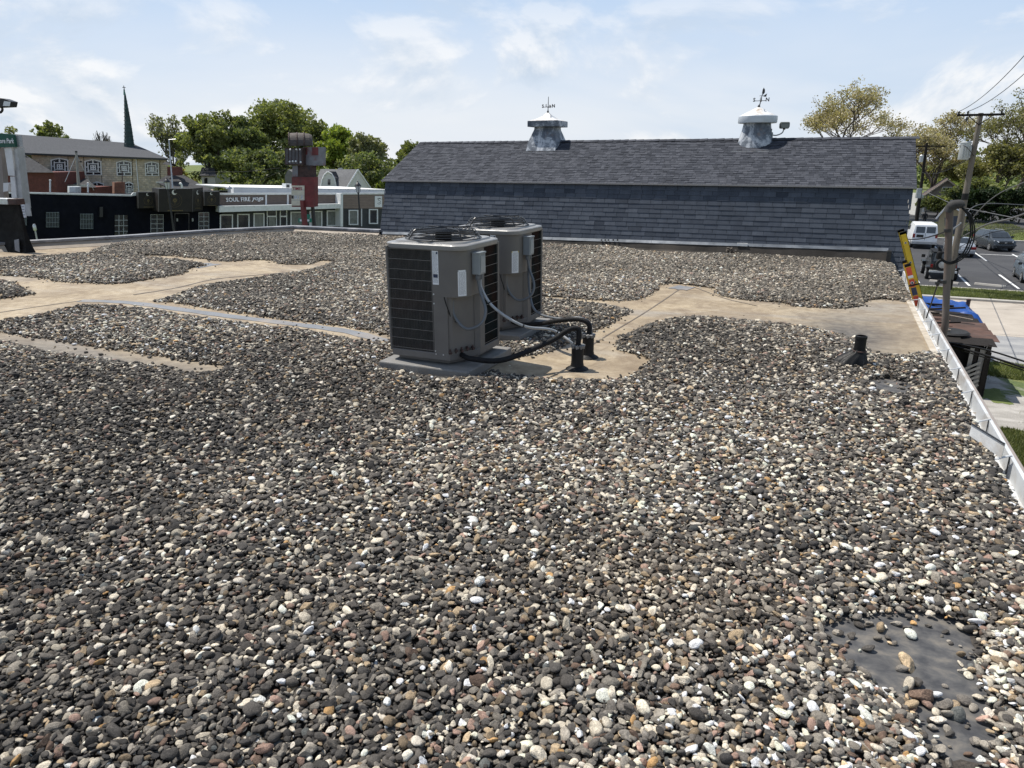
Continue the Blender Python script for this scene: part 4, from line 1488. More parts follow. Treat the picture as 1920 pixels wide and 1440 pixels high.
# flood light on the ridge
q = atY(1471, 235, RG[0])
fl2 = thing('floodlight', 'dark floodlight on a bent arm on the barn ridge beside the round ventilator', 'floodlight', (q.x, RG[0], RG[1]))
mb = MB()
mb.tube(spline([(cx2 + 0.36, RG[0], RG[1] + 0.10), (q.x - 0.16, RG[0], RG[1] + 0.09), (q.x - 0.04, RG[0], RG[1] + 0.14), (q.x, RG[0], q.z - 0.08)], 5), 0.015, 7)
mb.build('arm', M['grey_metal'], fl2, smooth=True)
mb = MB()
mb.box((cx2 + 0.34, RG[0], RG[1] + 0.09), (0.08, 0.08, 0.14))
mb.tube([(cx2 + 0.345, RG[0], RG[1] + 0.15), (cx2 + 0.345, RG[0], RG[1] + 0.24)], 0.01, 6)
mb.build('junction_box', M['box_grey'], fl2, bevel=0.008)
mb = MB()
mb.box((q.x, RG[0], q.z), (0.225, 0.14, 0.135), R(12), R(-14))
mb.build('housing', worn('olive_grey_housing', (0.075, 0.085, 0.075), 0.12, 7, 0.5), fl2, bevel=0.03)
mb = MB()
mb.box((q.x + 0.018, RG[0] - 0.075, q.z - 0.020), (0.165, 0.012, 0.085), R(12), R(-14))
mb.build('lens', worn('floodlight_lens', (0.14, 0.15, 0.13), 0.15, 7, 0.25), fl2)
mb = MB()
mb.tube([(q.x, RG[0], q.z - 0.10), (q.x, RG[0], q.z - 0.06)], 0.028, 8)
mb.build('knuckle', M['black_metal'], fl2)

# ------------------------------------------------------------------ air conditioners
ACW, ACD, ACH = 0.82, 0.80, 1.19


def make_ac(ox, oy, label):
    z0 = ZR + 0.10
    a = thing('air_conditioner', label, 'air conditioner', (ox, oy, z0), 'condensing units on the roof')
    x0, x1, y0, y1 = ox, ox + ACW, oy, oy + ACD
    zt = z0 + ACH - 0.072          # underside of the lid
    zb = z0 + 0.045
    # base pan
    mb = MB()
    pan = [(x0, y0 + 0.02), (x0 + 0.03, y0 - 0.005), (x1 - 0.155, y0 - 0.005), (x1 + 0.005, y0 + 0.34), (x1 + 0.005, y1), (x0 - 0.005, y1)]
    mb.prism([(p[0], p[1], zb) for p in pan], (0, 0, 0.07))
    mb.prism([(x0 + 0.05, y0 + 0.06, z0 + 0.001), (x1 - 0.2, y0 + 0.06, z0 + 0.001), (x1 - 0.05, y0 + 0.36, z0 + 0.001), (x1 - 0.05, y1 - 0.05, z0 + 0.001), (x0 + 0.05, y1 - 0.05, z0 + 0.001)], (0, 0, 0.044))
    mb.build('base_pan', M['ac_paint'], a, bevel=0.008)
    gxr = x0 + 0.50              # right end of the front coil
    zc = zb + 0.07
    # coil behind the guards
    mb = MB()
    mb.prism([(x0 + 0.018, y0 + 0.02, zc), (gxr, y0 + 0.02, zc), (gxr, y0 + 0.1, zc), (x0 + 0.1, y0 + 0.1, zc), (x0 + 0.1, y1 - 0.1, zc), (x1 - 0.1, y1 - 0.1, zc), (x1 - 0.1, y0 + 0.44, zc), (x1 - 0.018, y0 + 0.44, zc), (x1 - 0.018, y1 - 0.02, zc), (x0 + 0.018, y1 - 0.02, zc)], (0, 0, zt - zc))
    mb.build('coil', M['coil_dark'], a)
    # fins standing upright in front of the coil
    mb = MB()
    nf = 52
    for i in range(nf):
        x = x0 + 0.03 + (gxr - x0 - 0.04) * i / (nf - 1)
        mb.b2((x - 0.0012, y0 + 0.008, zc), (x + 0.0012, y0 + 0.02, zt))
    for i in range(nf):
        y = y0 + 0.45 + (y1 - y0 - 0.48) * i / (nf - 1)
        mb.b2((x1 - 0.0185, y - 0.0012, zc), (x1 - 0.008, y + 0.0012, zt))
    o = mb.build('coil_fins', M['fin_sheen'], a)
    o['kind'] = 'stuff'
    # wire guards: uprights and cross wires
    for side in ('front', 'right', 'left', 'rear'):
        mb = MB()
        nv, nh = 40, 11
        if side == 'front':
            A, B, n = (x0 + 0.012, y0 - 0.002), (gxr - 0.006, y0 - 0.002), nv
        elif side == 'right':
            A, B, n = (x1 + 0.002, y0 + 0.45), (x1 + 0.002, y1 - 0.02), 8
        elif side == 'left':
            A, B, n = (x0 - 0.002, y0 + 0.02), (x0 - 0.002, y1 - 0.02), 24
        else:
            A, B, n = (x0 + 0.02, y1 + 0.002), (x1 - 0.02, y1 + 0.002), 24
        for i in range(n):
            f = i / (n - 1)
            p = (A[0] + (B[0] - A[0]) * f, A[1] + (B[1] - A[1]) * f)
            if side != 'right' or i in (0, n - 1):
                mb.tube([(p[0], p[1], zc + 0.004), (p[0], p[1], zt - 0.004)], 0.0013 if 0 < i < n - 1 else 0.003, 4, caps=False)
        for i in range(nh):
            z = zc + 0.02 + (zt - zc - 0.04) * i / (nh - 1)
            dz = 0.0
            mb.tube([(A[0], A[1], z + dz), (B[0], B[1], z + dz)], 0.0024, 4, caps=False)
        o = mb.build('wire_guard', M['wire_grey'], a)
    # corner posts
    mb = MB()
    mb.b2((x0 - 0.004, y0 - 0.006, zc - 0.02), (x0 + 0.018, y0 + 0.03, zt + 0.001))
    mb.b2((x0 - 0.004, y1 - 0.03, zc - 0.02), (x0 + 0.02, y1 + 0.004, zt + 0.001))
    mb.b2((x1 - 0.02, y1 - 0.03, zc - 0.02), (x1 + 0.006, y1 + 0.004, zt + 0.001))
    mb.build('corner_post', M['ac_paint'], a, bevel=0.004)
    zs = z0 + 0.67                # lower edge of the control cover
    # service panel, lower half: flat front, then a broad chamfer
    mb = MB()
    mb.prism([(gxr + 0.002, y0 - 0.004, zc - 0.02), (x1 - 0.165, y0 - 0.004, zc - 0.02), (x1 - 0.165, y0 + 0.05, zc - 0.02), (gxr + 0.002, y0 + 0.05, zc - 0.02)], (0, 0, zs - zc + 0.03))
    mb.build('service_panel', M['ac_paint'], a)
    mb = MB()
    mb.prism([(x1 - 0.164, y0 + 0.012, zc - 0.02), (x1 - 0.135, y0 + 0.022, zc - 0.02), (x1 - 0.03, y0 + 0.33, zc - 0.02), (x1 - 0.10, y0 + 0.36, zc - 0.02), (x1 - 0.164, y0 + 0.08, zc - 0.02)], (0, 0, zs - zc + 0.03))
    mb.build('corner_panel', M['ac_paint'], a)
    mb = MB()
    mb.prism([(x1 - 0.036, y0 + 0.30, zc - 0.02), (x1 + 0.006, y0 + 0.345, zc - 0.02), (x1 + 0.006, y0 + 0.44, zc - 0.02), (x1 - 0.05, y0 + 0.44, zc - 0.02)], (0, 0, zt - zc + 0.02))
    mb.build('coil_post', M['ac_paint'], a)
    # control cover, upper half, rounded at the corner
    arc = []
    for k in range(9):
        w = -math.pi / 2 + (math.pi / 2) * k / 8
        arc.append((x1 - 0.16 + 0.168 * math.cos(w), y0 + 0.16 + 0.168 * math.sin(w)))
    arc = [(gxr + 0.002, y0 - 0.008)] + arc + [(x1 + 0.008, y0 + 0.35), (x1 - 0.06, y0 + 0.35), (gxr + 0.002, y0 + 0.30)]
    mb = MB()
    mb.prism([(p[0], p[1], zs) for p in arc], (0, 0, zt - zs))
    mb.build('control_cover', M['ac_paint'], a, smooth='auto')
    # screws
    mb = MB()
    for (px, pz) in ((gxr + 0.014, zs - 0.07), (gxr + 0.014, zs + 0.02), (gxr + 0.014, zc + 0.02), (gxr + 0.1, zc - 0.01), (x1 - 0.3, zc - 0.01), (gxr + 0.014, zt - 0.01)):
        mb.lathe((px, y0 - 0.010, pz), [(0.008, 0.0), (0.008, 0.004)], 8, 'Y')
    mb.build('screw', M['galv'], a)
    # lid
    def rrect(d, r_, z, nn=8):
        pts = []
        for (cx, cy, a0) in ((x1 + d - r_, y0 - d + r_, -90), (x1 + d - r_, y1 + d - r_, 0), (x0 - d + r_, y1 + d - r_, 90), (x0 - d + r_, y0 - d + r_, 180)):
            for k in range(nn + 1):
                w = R(a0 + 90 * k / nn)
                pts.append((cx + r_ * math.cos(w), cy + r_ * math.sin(w), z))
        return pts
    cxm, cym = (x0 + x1) / 2, (y0 + y1) / 2
    RF = 0.315
    rows = [rrect(0.0, 0.11, zt - 0.012), rrect(0.022, 0.13, zt - 0.012), rrect(0.026, 0.13, zt + 0.0), rrect(0.026, 0.13, zt + 0.028), rrect(0.018, 0.127, zt + 0.036), rrect(-0.03, 0.12, zt + 0.039), rrect(-0.040, 0.12, zt + 0.055)]
    n = len(rows[0])
    circ = []
    for rad, zz in ((RF + 0.012, zt + 0.058), (RF, zt + 0.05), (RF, zt - 0.08)):
        row = []
        for p in rows[0]:
            w = math.atan2(p[1] - cym, p[0] - cxm)
            row.append((cxm + rad * math.cos(w), cym + rad * math.sin(w), zz))
        circ.append(row)
    allr = rows + circ
    vs = [p for r_ in allr for p in r_]
    mb = MB()
    mb.add(vs, [(i * n + j, i * n + (j + 1) % n, (i + 1) * n + (j + 1) % n, (i + 1) * n + j) for i in range(len(allr) - 1) for j in range(n)])
    mb.build('lid', M['ac_lid'], a, smooth='auto')
    mb = MB()
    mb.lathe((cxm, cym, zt - 0.30), [(RF - 0.004, 0.0), (RF - 0.004, 0.002)], 28)
    mb.build('fan_well', M['coil_dark'], a)
    # fan blades and motor
    mb = MB()
    for k in range(3):
        w0 = R(120 * k + 20)
        pts_a, pts_b = [], []
        for (rad, dw) in ((0.05, 0.35), (0.16, 0.55), (0.29, 0.50)):
            for sgn, lst in ((-1, pts_a), (1, pts_b)):
                w = w0 + sgn * dw / 2 * (0.16 / max(rad, 0.12)) ** 0.3
                lst.append(Vector((cxm + rad * math.cos(w), cym + rad * math.sin(w), zt - 0.11 + sgn * 0.045)))
        vs = pts_a + pts_b
        mb.add(vs, [(0, 1, 4, 3), (1, 2, 5, 4)])
        mb.add([v - Vector((0, 0, 0.003)) for v in vs], [(3, 4, 1, 0), (4, 5, 2, 1)])
    mb.build('fan_blade', M['black_metal'], a)
    mb = MB()
    prof = [(0.0, zt - 0.02)]
    for k in range(7):
        z = zt - 0.02 + 0.022 * k
        prof += [(0.088, z), (0.088, z + 0.012), (0.078, z + 0.013), (0.078, z + 0.021)]
    prof += [(0.05, zt + 0.14)]
    mb.lathe((cxm, cym, 0), prof, 20)
    mb.build('fan_motor', M['black_rubber'], a)
    # domed wire guard: rings and ribs
    mb = MB()
    rings = [(0.370, 0.060), (0.352, 0.084), (0.335, 0.106), (0.318, 0.128), (0.300, 0.140), (0.27, 0.143), (0.23, 0.144), (0.19, 0.144), (0.165, 0.145), (0.14, 0.145), (0.115, 0.145), (0.09, 0.145)]
    for rad, h in rings:
        mb.ring((cxm, cym, zt + h), rad, 0.0052, 40, 5)
    o = mb.build('fan_guard', M['black_metal'], a)
    mb = MB()
    for k in range(4):
        w = R(45 + 90 * k + 12)
        mb.tube([(cxm + rad * math.cos(w), cym + rad * math.sin(w), zt + h + 0.007) for rad, h in rings] , 0.007, 6)
        w = R(90 * k + 12)
        mb.tube([(cxm + rad * math.cos(w), cym + rad * math.sin(w), zt + h - 0.006) for rad, h in rings], 0.004, 6)
    mb.build('guard_rib', M['black_metal'], o)
    # stickers with fine print
    def sticker(px0, px1, pz0, pz1, extra, yoff=-0.0095):
        mb = MB()
        mb.b2((px0, y0 + yoff - 0.001, pz0), (px1, y0 + yoff, pz1))
        s_ = mb.build('label_sticker', M['sticker'], a)
        mb = MB()
        rr_ = random.Random(int(px0 * 1000))
        z = pz1 - 0.02
        while z > pz0 + 0.012:
            x = px0 + 0.006
            while x < px1 - 0.012:
                w = rr_.uniform(0.004, 0.014)
                mb.b2((x, y0 + yoff - 0.0016, z), (min(x + w, px1 - 0.005), y0 + yoff - 0.001, z + 0.0042))
                x += w + rr_.uniform(0.002, 0.006)
            z -= 0.0095
        p = mb.build('print', M['print_grey'], s_)
        for (ea, eb, ec, ed, em) in extra:
            mb = MB()
            mb.b2((px0 + ea, y0 + yoff - 0.0022, pz0 + ec), (px0 + eb, y0 + yoff - 0.0017, pz0 + ed))
            mb.build('print', M[em], s_)
    sticker(gxr + 0.010, gxr + 0.075, zt - 0.335, zt - 0.02, [(0.008, 0.056, 0.065, 0.098, 'print_dark'), (0.044, 0.060, 0.285, 0.305, 'print_dark')])
    lx0 = x1 - 0.165
    mb = MB()
    def onarc(w, d, z):
        return (x1 - 0.16 + (0.168 + d) * math.cos(w), y0 + 0.16 + (0.168 + d) * math.sin(w), z)
    za, zbb = zs + 0.012, zs + 0.255
    wa, wb = R(-54), R(-25)
    st = MB()
    for k in range(4):
        w0, w1 = wa + (wb - wa) * k / 4, wa + (wb - wa) * (k + 1) / 4
        st.quad(onarc(w0, 0.0015, za), onarc(w1, 0.0015, za), onarc(w1, 0.0015, zbb), onarc(w0, 0.0015, zbb))
    s_ = st.build('label_sticker', M['sticker'], a)
    rr_ = random.Random(int(ox * 77) + 3)
    z = zbb - 0.02
    pr = MB()
    while z > za + 0.01:
        f = 0.12
        while f < 0.86:
            w = rr_.uniform(0.06, 0.2)
            w0, w1 = wa + (wb - wa) * f, wa + (wb - wa) * min(0.9, f + w)
            pr.quad(onarc(w0, 0.0024, z), onarc(w1, 0.0024, z), onarc(w1, 0.0024, z + 0.004), onarc(w0, 0.0024, z + 0.004))
            f += w + rr_.uniform(0.02, 0.08)
        z -= 0.009
    pr.build('print', M['print_grey'], s_)
    pr = MB()
    pr.quad(onarc(wa, 0.003, zbb - 0.016), onarc(wb, 0.003, zbb - 0.016), onarc(wb, 0.003, zbb), onarc(wa, 0.003, zbb))
    pr.build('print', M['print_yellow' if 'rear' in label else 'print_grey'], s_)
    # disconnect box on the corner
    mb = MB()
    bx, by_ = x1 + 0.012, y0 + 0.17
    mb.b2((bx, by_, zs + 0.20), (bx + 0.085, by_ + 0.125, zt - 0.045))
    jb = mb.build('disconnect_box', M['box_grey'], a, bevel=0.006)
    mb = MB()
    mb.b2((bx + 0.003, by_ - 0.004, zt - 0.056), (bx + 0.091, by_ + 0.130, zt - 0.038))
    mb.build('box_lid', M['box_grey'], jb, bevel=0.003)
    mb = MB()
    mb.b2((bx + 0.086, by_ + 0.015, zs + 0.22), (bx + 0.090, by_ + 0.110, zt - 0.075))
    mb.build('box_cover', worn('pale_enclosure_cover', (0.34, 0.365, 0.375), 0.08, 7, 0.4, 0.2), jb)
    # nuts and conduits
    mb = MB()
    for yy in (by_ + 0.035, by_ + 0.092):
        mb.lathe((bx + 0.045, yy, zs + 0.146), [(0.022, 0.0), (0.025, 0.02), (0.025, 0.04), (0.018, 0.055)], 10)
    mb.build('conduit_nut', M['conduit'], a)
    mb = MB()
    P = spline([(bx + 0.045, by_ + 0.035, zs + 0.16), (bx + 0.07, by_ + 0.03, zs + 0.04), (bx + 0.145, by_ - 0.01, zs - 0.13), (bx + 0.115, by_ - 0.06, zs - 0.255), (bx - 0.02, by_ - 0.11, zs - 0.30), (bx - 0.135, by_ - 0.12, zs - 0.18), (bx - 0.15, by_ - 0.115, zs - 0.03), (bx - 0.15, by_ - 0.105, zs + 0.01)], 8)
    mb.tube(P, 0.0145, 9)
    mb.build('looped_conduit', M['conduit'], a, smooth=True)
    mb = MB()
    P = spline([(x1 - 0.20, y0 + 0.004, zs + 0.005), (x1 - 0.185, y0 - 0.012, zs - 0.03), (x1 - 0.155, y0 + 0.005, zs - 0.14), (x1 - 0.14, y0 + 0.04, zs - 0.22), (x1 - 0.10, y0 + 0.09, zs - 0.26)], 6)
    mb.tube(P, 0.0045, 6)
    mb.build('control_wire', M['black_rubber'], a, smooth=True)
    # service valves at the bottom of the corner panel
    mb = MB()
    for k in range(5):
        px_ = x1 - 0.17 + 0.03 * k
        py_ = y0 + 0.0 + 0.062 * k
        mb.tube([(px_, py_ + 0.02, zc + 0.02 + 0.012 * (k % 2)), (px_ + 0.045, py_ - 0.025, zc + 0.02 + 0.012 * (k % 2))], 0.013, 8)
        mb.tube([(px_ + 0.02, py_, zc + 0.0), (px_ + 0.02, py_, zc + 0.05)], 0.008, 6)
    mb.build('service_valve', M['rust'], a, smooth='auto')
    mb = MB()
    mb.lathe((x1 - 0.115, y0 + 0.13, zc + 0.11), [(0.016, 0.0), (0.016, 0.005)], 10, 'Y')
    mb.build('grommet', M['black_rubber'], a)
    return a


t = NT('painted_sheen_fins')
c = t.ramp(t.noise(2.6, 2, 0.4, stretch=(0.4, 1.0, 1.0)), [(0.36, (0.026, 0.009, 0.007)), (0.5, (0.006, 0.006, 0.007)), (0.62, (0.005, 0.014, 0.017))])  # reddish and teal reflections on the fins, painted into the colour
M['fin_sheen'] = t.set(c, 0.5, spec=0.15)
make_ac(AC1[0], AC1[1], 'front grey air conditioner with a dark wire-guarded coil and a bent grey conduit')
make_ac(AC2[0], AC2[1], 'rear grey air conditioner standing half hidden behind the front one')
for (a, b, c_, d), lab in zip(PADS, ('grey equipment pad under the front air conditioner', 'grey equipment pad under the rear air conditioner')):
    p = thing('equipment_pad', lab, 'pad', ((a + c_) / 2, (b + d) / 2, ZR), 'equipment pads under the air conditioners')
    mb = MB()
    mb.b2((a, b, ZR + 0.002), (c_, d, ZR + 0.098))
    mb.build('slab', M['pad'], p, bevel=0.014)

# pipes through the roof, with insulated lines and conduits
def roof_pipe(px, py, top_py, label, hgt):
    b = at(px, py, ZR)
    r_ = thing('roof_pipe', label, 'roof pipe', (b.x, b.y, ZR), 'black boots over the refrigerant lines')
    mb = MB()
    mb.lathe((b.x, b.y, ZR), [(0.115, 0.005), (0.105, 0.012), (0.068, 0.035), (0.061, 0.07), (0.060, hgt - 0.03), (0.060, hgt)], 20)
    mb.build('boot', M['black_rubber'], r_, smooth='auto')
    mb = MB()
    for k in range(9):
        w = 6.283 * k / 9
        mb.box((b.x + 0.055 * math.cos(w), b.y + 0.055 * math.sin(w), ZR + hgt + 0.002), (0.035, 0.03, 0.03), w + 0.4, 0.3)
    mb.build('sealant_collar', worn('grey_sealant', (0.17, 0.17, 0.165), 0.3, 20, 0.7), r_)
    return b, r_


b1, rp1 = roof_pipe(1082, 692, 650, 'black pipe boot where the front air conditioner lines enter the roof, nearer of two', 0.235)
b2_, rp2 = roof_pipe(1102, 670, 630, 'black pipe boot behind the first, where the rear unit lines enter the roof', 0.24)
zc_ = ZR + 0.21
mb = MB()
s0 = Vector((AC1[0] + ACW - 0.09, AC1[1] + 0.12, ZR + 0.19))
P = spline([s0, (s0.x + 0.14, s0.y - 0.05, ZR + 0.175), (s0.x + 0.45, s0.y + 0.02, ZR + 0.185), (b1.x - 0.25, b1.y - 0.14, ZR + 0.29), (b1.x - 0.09, b1.y - 0.04, ZR + 0.40), (b1.x - 0.01, b1.y, ZR + 0.415), (b1.x + 0.01, b1.y, ZR + 0.36), (b1.x, b1.y, ZR + 0.20)], 8)
mb.tube(P, 0.026, 12)
tag(mb.build('insulated_hose', M['black_foam'], smooth=True), 'thick black insulated hose from the front air conditioner to the nearer pipe boot', 'hose', 'insulated refrigerant hoses')
mb = MB()
s0 = Vector((AC2[0] + ACW - 0.09, AC2[1] + 0.12, ZR + 0.20))
P = spline([s0, (s0.x + 0.12, s0.y - 0.04, ZR + 0.185), (s0.x + 0.40, s0.y - 0.15, ZR + 0.24), (b2_.x - 0.36, b2_.y + 0.02, ZR + 0.36), (b2_.x - 0.12, b2_.y + 0.0, ZR + 0.40), (b2_.x, b2_.y, ZR + 0.36), (b2_.x, b2_.y, ZR + 0.20)], 8)
mb.tube(P, 0.025, 12)
tag(mb.build('insulated_hose', M['black_foam'], smooth=True), 'black insulated hose from the rear air conditioner to the farther pipe boot', 'hose', 'insulated refrigerant hoses')
bxa = Vector((AC1[0] + ACW + 0.057, AC1[1] + 0.262, ZR + 0.10 + 0.67 + 0.16))
mb = MB()
P = spline([bxa, bxa + Vector((0.02, -0.02, -0.10)), bxa + Vector((0.16, -0.04, -0.27)), bxa + Vector((0.42, 0.05, -0.44)), (b1.x - 0.28, b1.y + 0.02, ZR + 0.37), (b1.x - 0.10, b1.y + 0.02, ZR + 0.28), (b1.x - 0.035, b1.y + 0.03, ZR + 0.22)], 8)
mb.tube(P, 0.0135, 10)
tag(mb.build('conduit', M['conduit_light'], smooth=True), 'light grey flexible conduit sloping from the front disconnect box to the pipe boot', 'conduit', 'flexible conduits of the air conditioners')
mb = MB()
for k in (14, 24, 34, 44):
    if k < len(P) - 1:
        d = (P[k + 1] - P[k - 1]).normalized() * 0.006
        mb.tube([P[k] - d, P[k] + d], 0.0165, 10)
tag(mb.build('cable_tie', M['black_rubber']), 'black cable ties round the light grey conduit', 'cable tie')
bxb = Vector((AC2[0] + ACW + 0.057, AC2[1] + 0.262, ZR + 0.10 + 0.67 + 0.16))
mb = MB()
P = spline([bxb, bxb + Vector((0.0, -0.03, -0.15)), bxb + Vector((0.06, -0.12, -0.42)), bxb + Vector((0.22, -0.30, -0.56)), (b2_.x - 0.35, b2_.y + 0.06, ZR + 0.375), (b2_.x - 0.12, b2_.y + 0.04, ZR + 0.41), (b2_.x + 0.01, b2_.y + 0.02, ZR + 0.36), (b2_.x + 0.02, b2_.y + 0.02, ZR + 0.2)], 8)
mb.tube(P, 0.0135, 10)
tag(mb.build('conduit', M['conduit'], smooth=True), 'dark grey flexible conduit from the rear disconnect box to the farther pipe boot', 'conduit', 'flexible conduits of the air conditioners')
# plain vent pipe standing in the gravel at the right
bv = at(1606, 692, ZR)
vp = thing('vent_pipe', 'black vent pipe in a wrinkled rubber boot standing in the gravel by the gutter', 'vent pipe', (bv.x, bv.y, ZR))
mb = MB()
mb.lathe((bv.x, bv.y, ZR + 0.03), [(0.054, 0.0), (0.052, 0.06), (0.055, 0.13), (0.052, 0.28), (0.056, 0.285), (0.056, 0.31), (0.044, 0.315), (0.042, 0.24)], 22)
mb.build('pipe', M['black_rubber'], vp, smooth='auto')
mb = MB()
vs, fs = [], []
prof = [(0.165, 0.05), (0.145, 0.09), (0.12, 0.125), (0.092, 0.15), (0.070, 0.172), (0.058, 0.20)]
for (rad, h) in prof:
    for j in range(28):
        w = 6.283 * j / 28
        k = rad * (1 + (0.16 * math.sin(j * 2.4) + 0.10 * math.sin(j * 5.1)) * (rad / 0.165))
        lean_ = -0.75 * max(0, rad - 0.057)
        vs.append((bv.x + k * math.cos(w) + lean_, bv.y + k * math.sin(w) - 0.1 * max(0, rad - 0.057), ZR + h + 0.012 * math.sin(j * 1.7)))
for i in range(len(prof) - 1):
    for j in range(28):
        fs.append((i * 28 + j, i * 28 + (j + 1) % 28, (i + 1) * 28 + (j + 1) % 28, (i + 1) * 28 + j))
mb.add(vs, fs)
mb.build('boot', M['black_rubber'], vp, smooth=True)
mb = MB()
mb.ring((bv.x, bv.y, ZR + 0.19), 0.060, 0.008, 24, 6)
mb.build('hose_clamp', M['rust'], vp)

# ------------------------------------------------------------------ gutter at the right edge
gut = thing('gutter', 'white metal box gutter with strap hangers along the right edge of the roof', 'gutter', (1.30, 8, ZR))
GXI, GXO = 1.245, 1.345
y_a, y_b = -2.0, 15.1
edges = [y_a + k * 3.05 for k in range(7)]
edges[-1] = y_b
for k in range(len(edges) - 1):
    ya, yb_ = edges[k] + 0.002, edges[k + 1] - 0.002
    mb = MB()
    th = 0.004
    mb.b2((GXI, ya, ZR - 0.115), (GXO, yb_, ZR - 0.115 + th))
    mb.b2((GXO, ya, ZR - 0.115), (GXO + th, yb_, ZR + 0.025))
    mb.b2((GXO + th, ya, ZR + 0.021), (GXO + 0.024, yb_, ZR + 0.025))
    mb.build('trough', M['gutter_white'], gut)
    mb = MB()
    mb.b2((GXO + 0.0245, ya, ZR - 0.12), (GXO + 0.055, yb_, ZR + 0.015))
    mb.build('outer_face', M['taupe_metal'], gut, bevel=0.006)
    mb = MB()
    mb.b2((GXI - 0.012, ya, ZR - 0.12), (GXI - 0.003, yb_, ZR + 0.014))
    mb.build('drip_edge', M['gutter_white'], gut)
hy = [1.6]
while hy[-1] < 14.6:
    hy.append(hy[-1] + 0.80)
for y in hy:
    mb = MB()
    mb.prism([(GXI - 0.02, y - 0.10, ZR + 0.018), (GXI + 0.005, y - 0.10, ZR + 0.018), (GXO + 0.012, y + 0.0, ZR + 0.028), (GXO - 0.012, y, ZR + 0.028)], (0, 0, 0.003))
    mb.tube([(GXI - 0.01, y - 0.10, ZR + 0.02), (GXO + 0.01, y, ZR + 0.030)], 0.006, 6)
    mb.build('hanger_strap', M['gutter_white'], gut)
    mb = MB()
    mb.b2((GXO - 0.004, y - 0.018, ZR - 0.11), (GXO - 0.0005, y + 0.004, ZR + 0.027))  # dark strip painting the strap's cast shadow on the gutter face
    mb.build('strap_shadow', M['black_metal'], gut)
# debris lying in the trough
V = []
for k in range(2600):
    y = random.uniform(1.0, 15.0)
    x = GXI + 0.01 + abs(random.gauss(0, 0.03))
    c = Vector((min(x, GXO - 0.01), y, ZR - 0.108 + random.uniform(0, 0.03)))
    a = Vector((random.gauss(0, 1), random.gauss(0, 1), random.gauss(0, 0.4))).normalized() * random.uniform(0.006, 0.018)
    b = Vector((random.gauss(0, 1), random.gauss(0, 1), random.gauss(0, 0.4))).normalized() * random.uniform(0.005, 0.012)
    V += [c - a, c + b, c + a, c - b]
tag(np_mesh('gutter_debris', np.array([tuple(v) for v in V]), 4, worn('dry_debris', (0.17, 0.125, 0.08), 0.5, 30, 0.9)), 'brown leaf litter lying in the gutter', kind='stuff')
# ribbon of dirt and caulk along the edge
mb = MB()
mb.b2((1.165, -2, ZR + 0.002), (GXI - 0.013, 15.0, ZR + 0.016))
tag(mb.build('edge_strip', worn('dusty_edge_strip', (0.42, 0.36, 0.28), 0.25, 9, 0.85, dirt=(0.6, 0.57, 0.5), dirt_amt=0.8)), 'dusty caulked strip at the roof edge beside the gutter', kind='structure')
# loose metal strip lying over the gutter
lm = thing('metal_strip', 'loose pale metal flashing piece lying slantwise over the gutter', 'metal strip', tuple(at(1852, 822, ZR + 0.06)))
A_, B_ = at(1823, 795, ZR + 0.14), at(1885, 833, ZR + 0.14)
d = (B_ - A_).normalized()
up_ = Vector((0.05, 0.05, 1.0)).normalized()
mb = MB()
h1 = up_ * 0.105
mb.prism([A_ - h1 * 0.85, B_ - h1, B_, A_], d.cross(up_).normalized() * 0.003)
mb.build('plate', M['gutter_white'], lm)
mb = MB()
mb.prism([A_ + up_ * 0.0, B_ + up_ * 0.0, B_ + up_ * 0.006, A_ + up_ * 0.006], d.cross(up_).normalized() * 0.012)
nt = 16
for k in range(nt):
    p = A_.lerp(B_, (k + 0.5) / nt) - up_ * 0.008
    mb.box(p - d.cross(up_).normalized() * 0.002, (0.005, 0.005, 0.005))
mb.build('serrated_edge', M['black_metal'], lm)

# ------------------------------------------------------------------ ladder
Ly = 12.2
La, Lb = atY(1693, 436, Ly), atY(1728, 574, Ly)
ld = (Lb - La).normalized()
foot = La + ld * ((La.z - 0.05) / -ld.z)
lad = thing('ladder', 'yellow fibreglass extension ladder leaning against the gutter', 'ladder', tuple(foot))
pn = Vector((-ld.z, 0, ld.x))
if pn.x < 0:
    pn = -pn
for k, dy in enumerate((0, 0.42)):
    mb = MB()
    for (o1, o2, y1, y2) in ((-0.042, 0.042, 0.0, 0.006),):
        a, b = La + Vector((0, dy, 0)), foot + Vector((0, dy, 0))
        mb.prism([a + pn * o1, b + pn * o1, b + pn * o2, a + pn * o2], (0, 0.006, 0))
        mb.prism([a + pn * o1, b + pn * o1, b + pn * (o1 + 0.006), a + pn * (o1 + 0.006)], (0, 0.03, 0))
        mb.prism([a + pn * (o2 - 0.006), b + pn * (o2 - 0.006), b + pn * o2, a + pn * o2], (0, 0.03, 0))
    mb.build('rail', M['ladder_yellow'], lad)
    mb = MB()
    a = La + Vector((0, dy, 0))
    mb.prism([a + pn * -0.046 - ld * 0.012, a + pn * -0.046 + ld * 0.028, a + pn * 0.046 + ld * 0.028, a + pn * 0.046 - ld * 0.012], (0, 0.034, 0))
    b = mb.build('end_cap', M['black_rubber'], lad)
L = (foot - La).length
for k in range(int(L / 0.305)):
    p = La + ld * (0.16 + 0.305 * k)
    mb = MB()
    mb.tube([p + Vector((0, -0.004, 0)), p + Vector((0, 0.43, 0))], 0.016, 10)
    mb.build('rung', M['galv'], lad)
    mb = MB()
    mb.lathe(p + Vector((0, -0.007, 0)), [(0.011, 0), (0.011, 0.004)], 8, 'Y')
    mb.build('rung_end', M['rust'], lad)
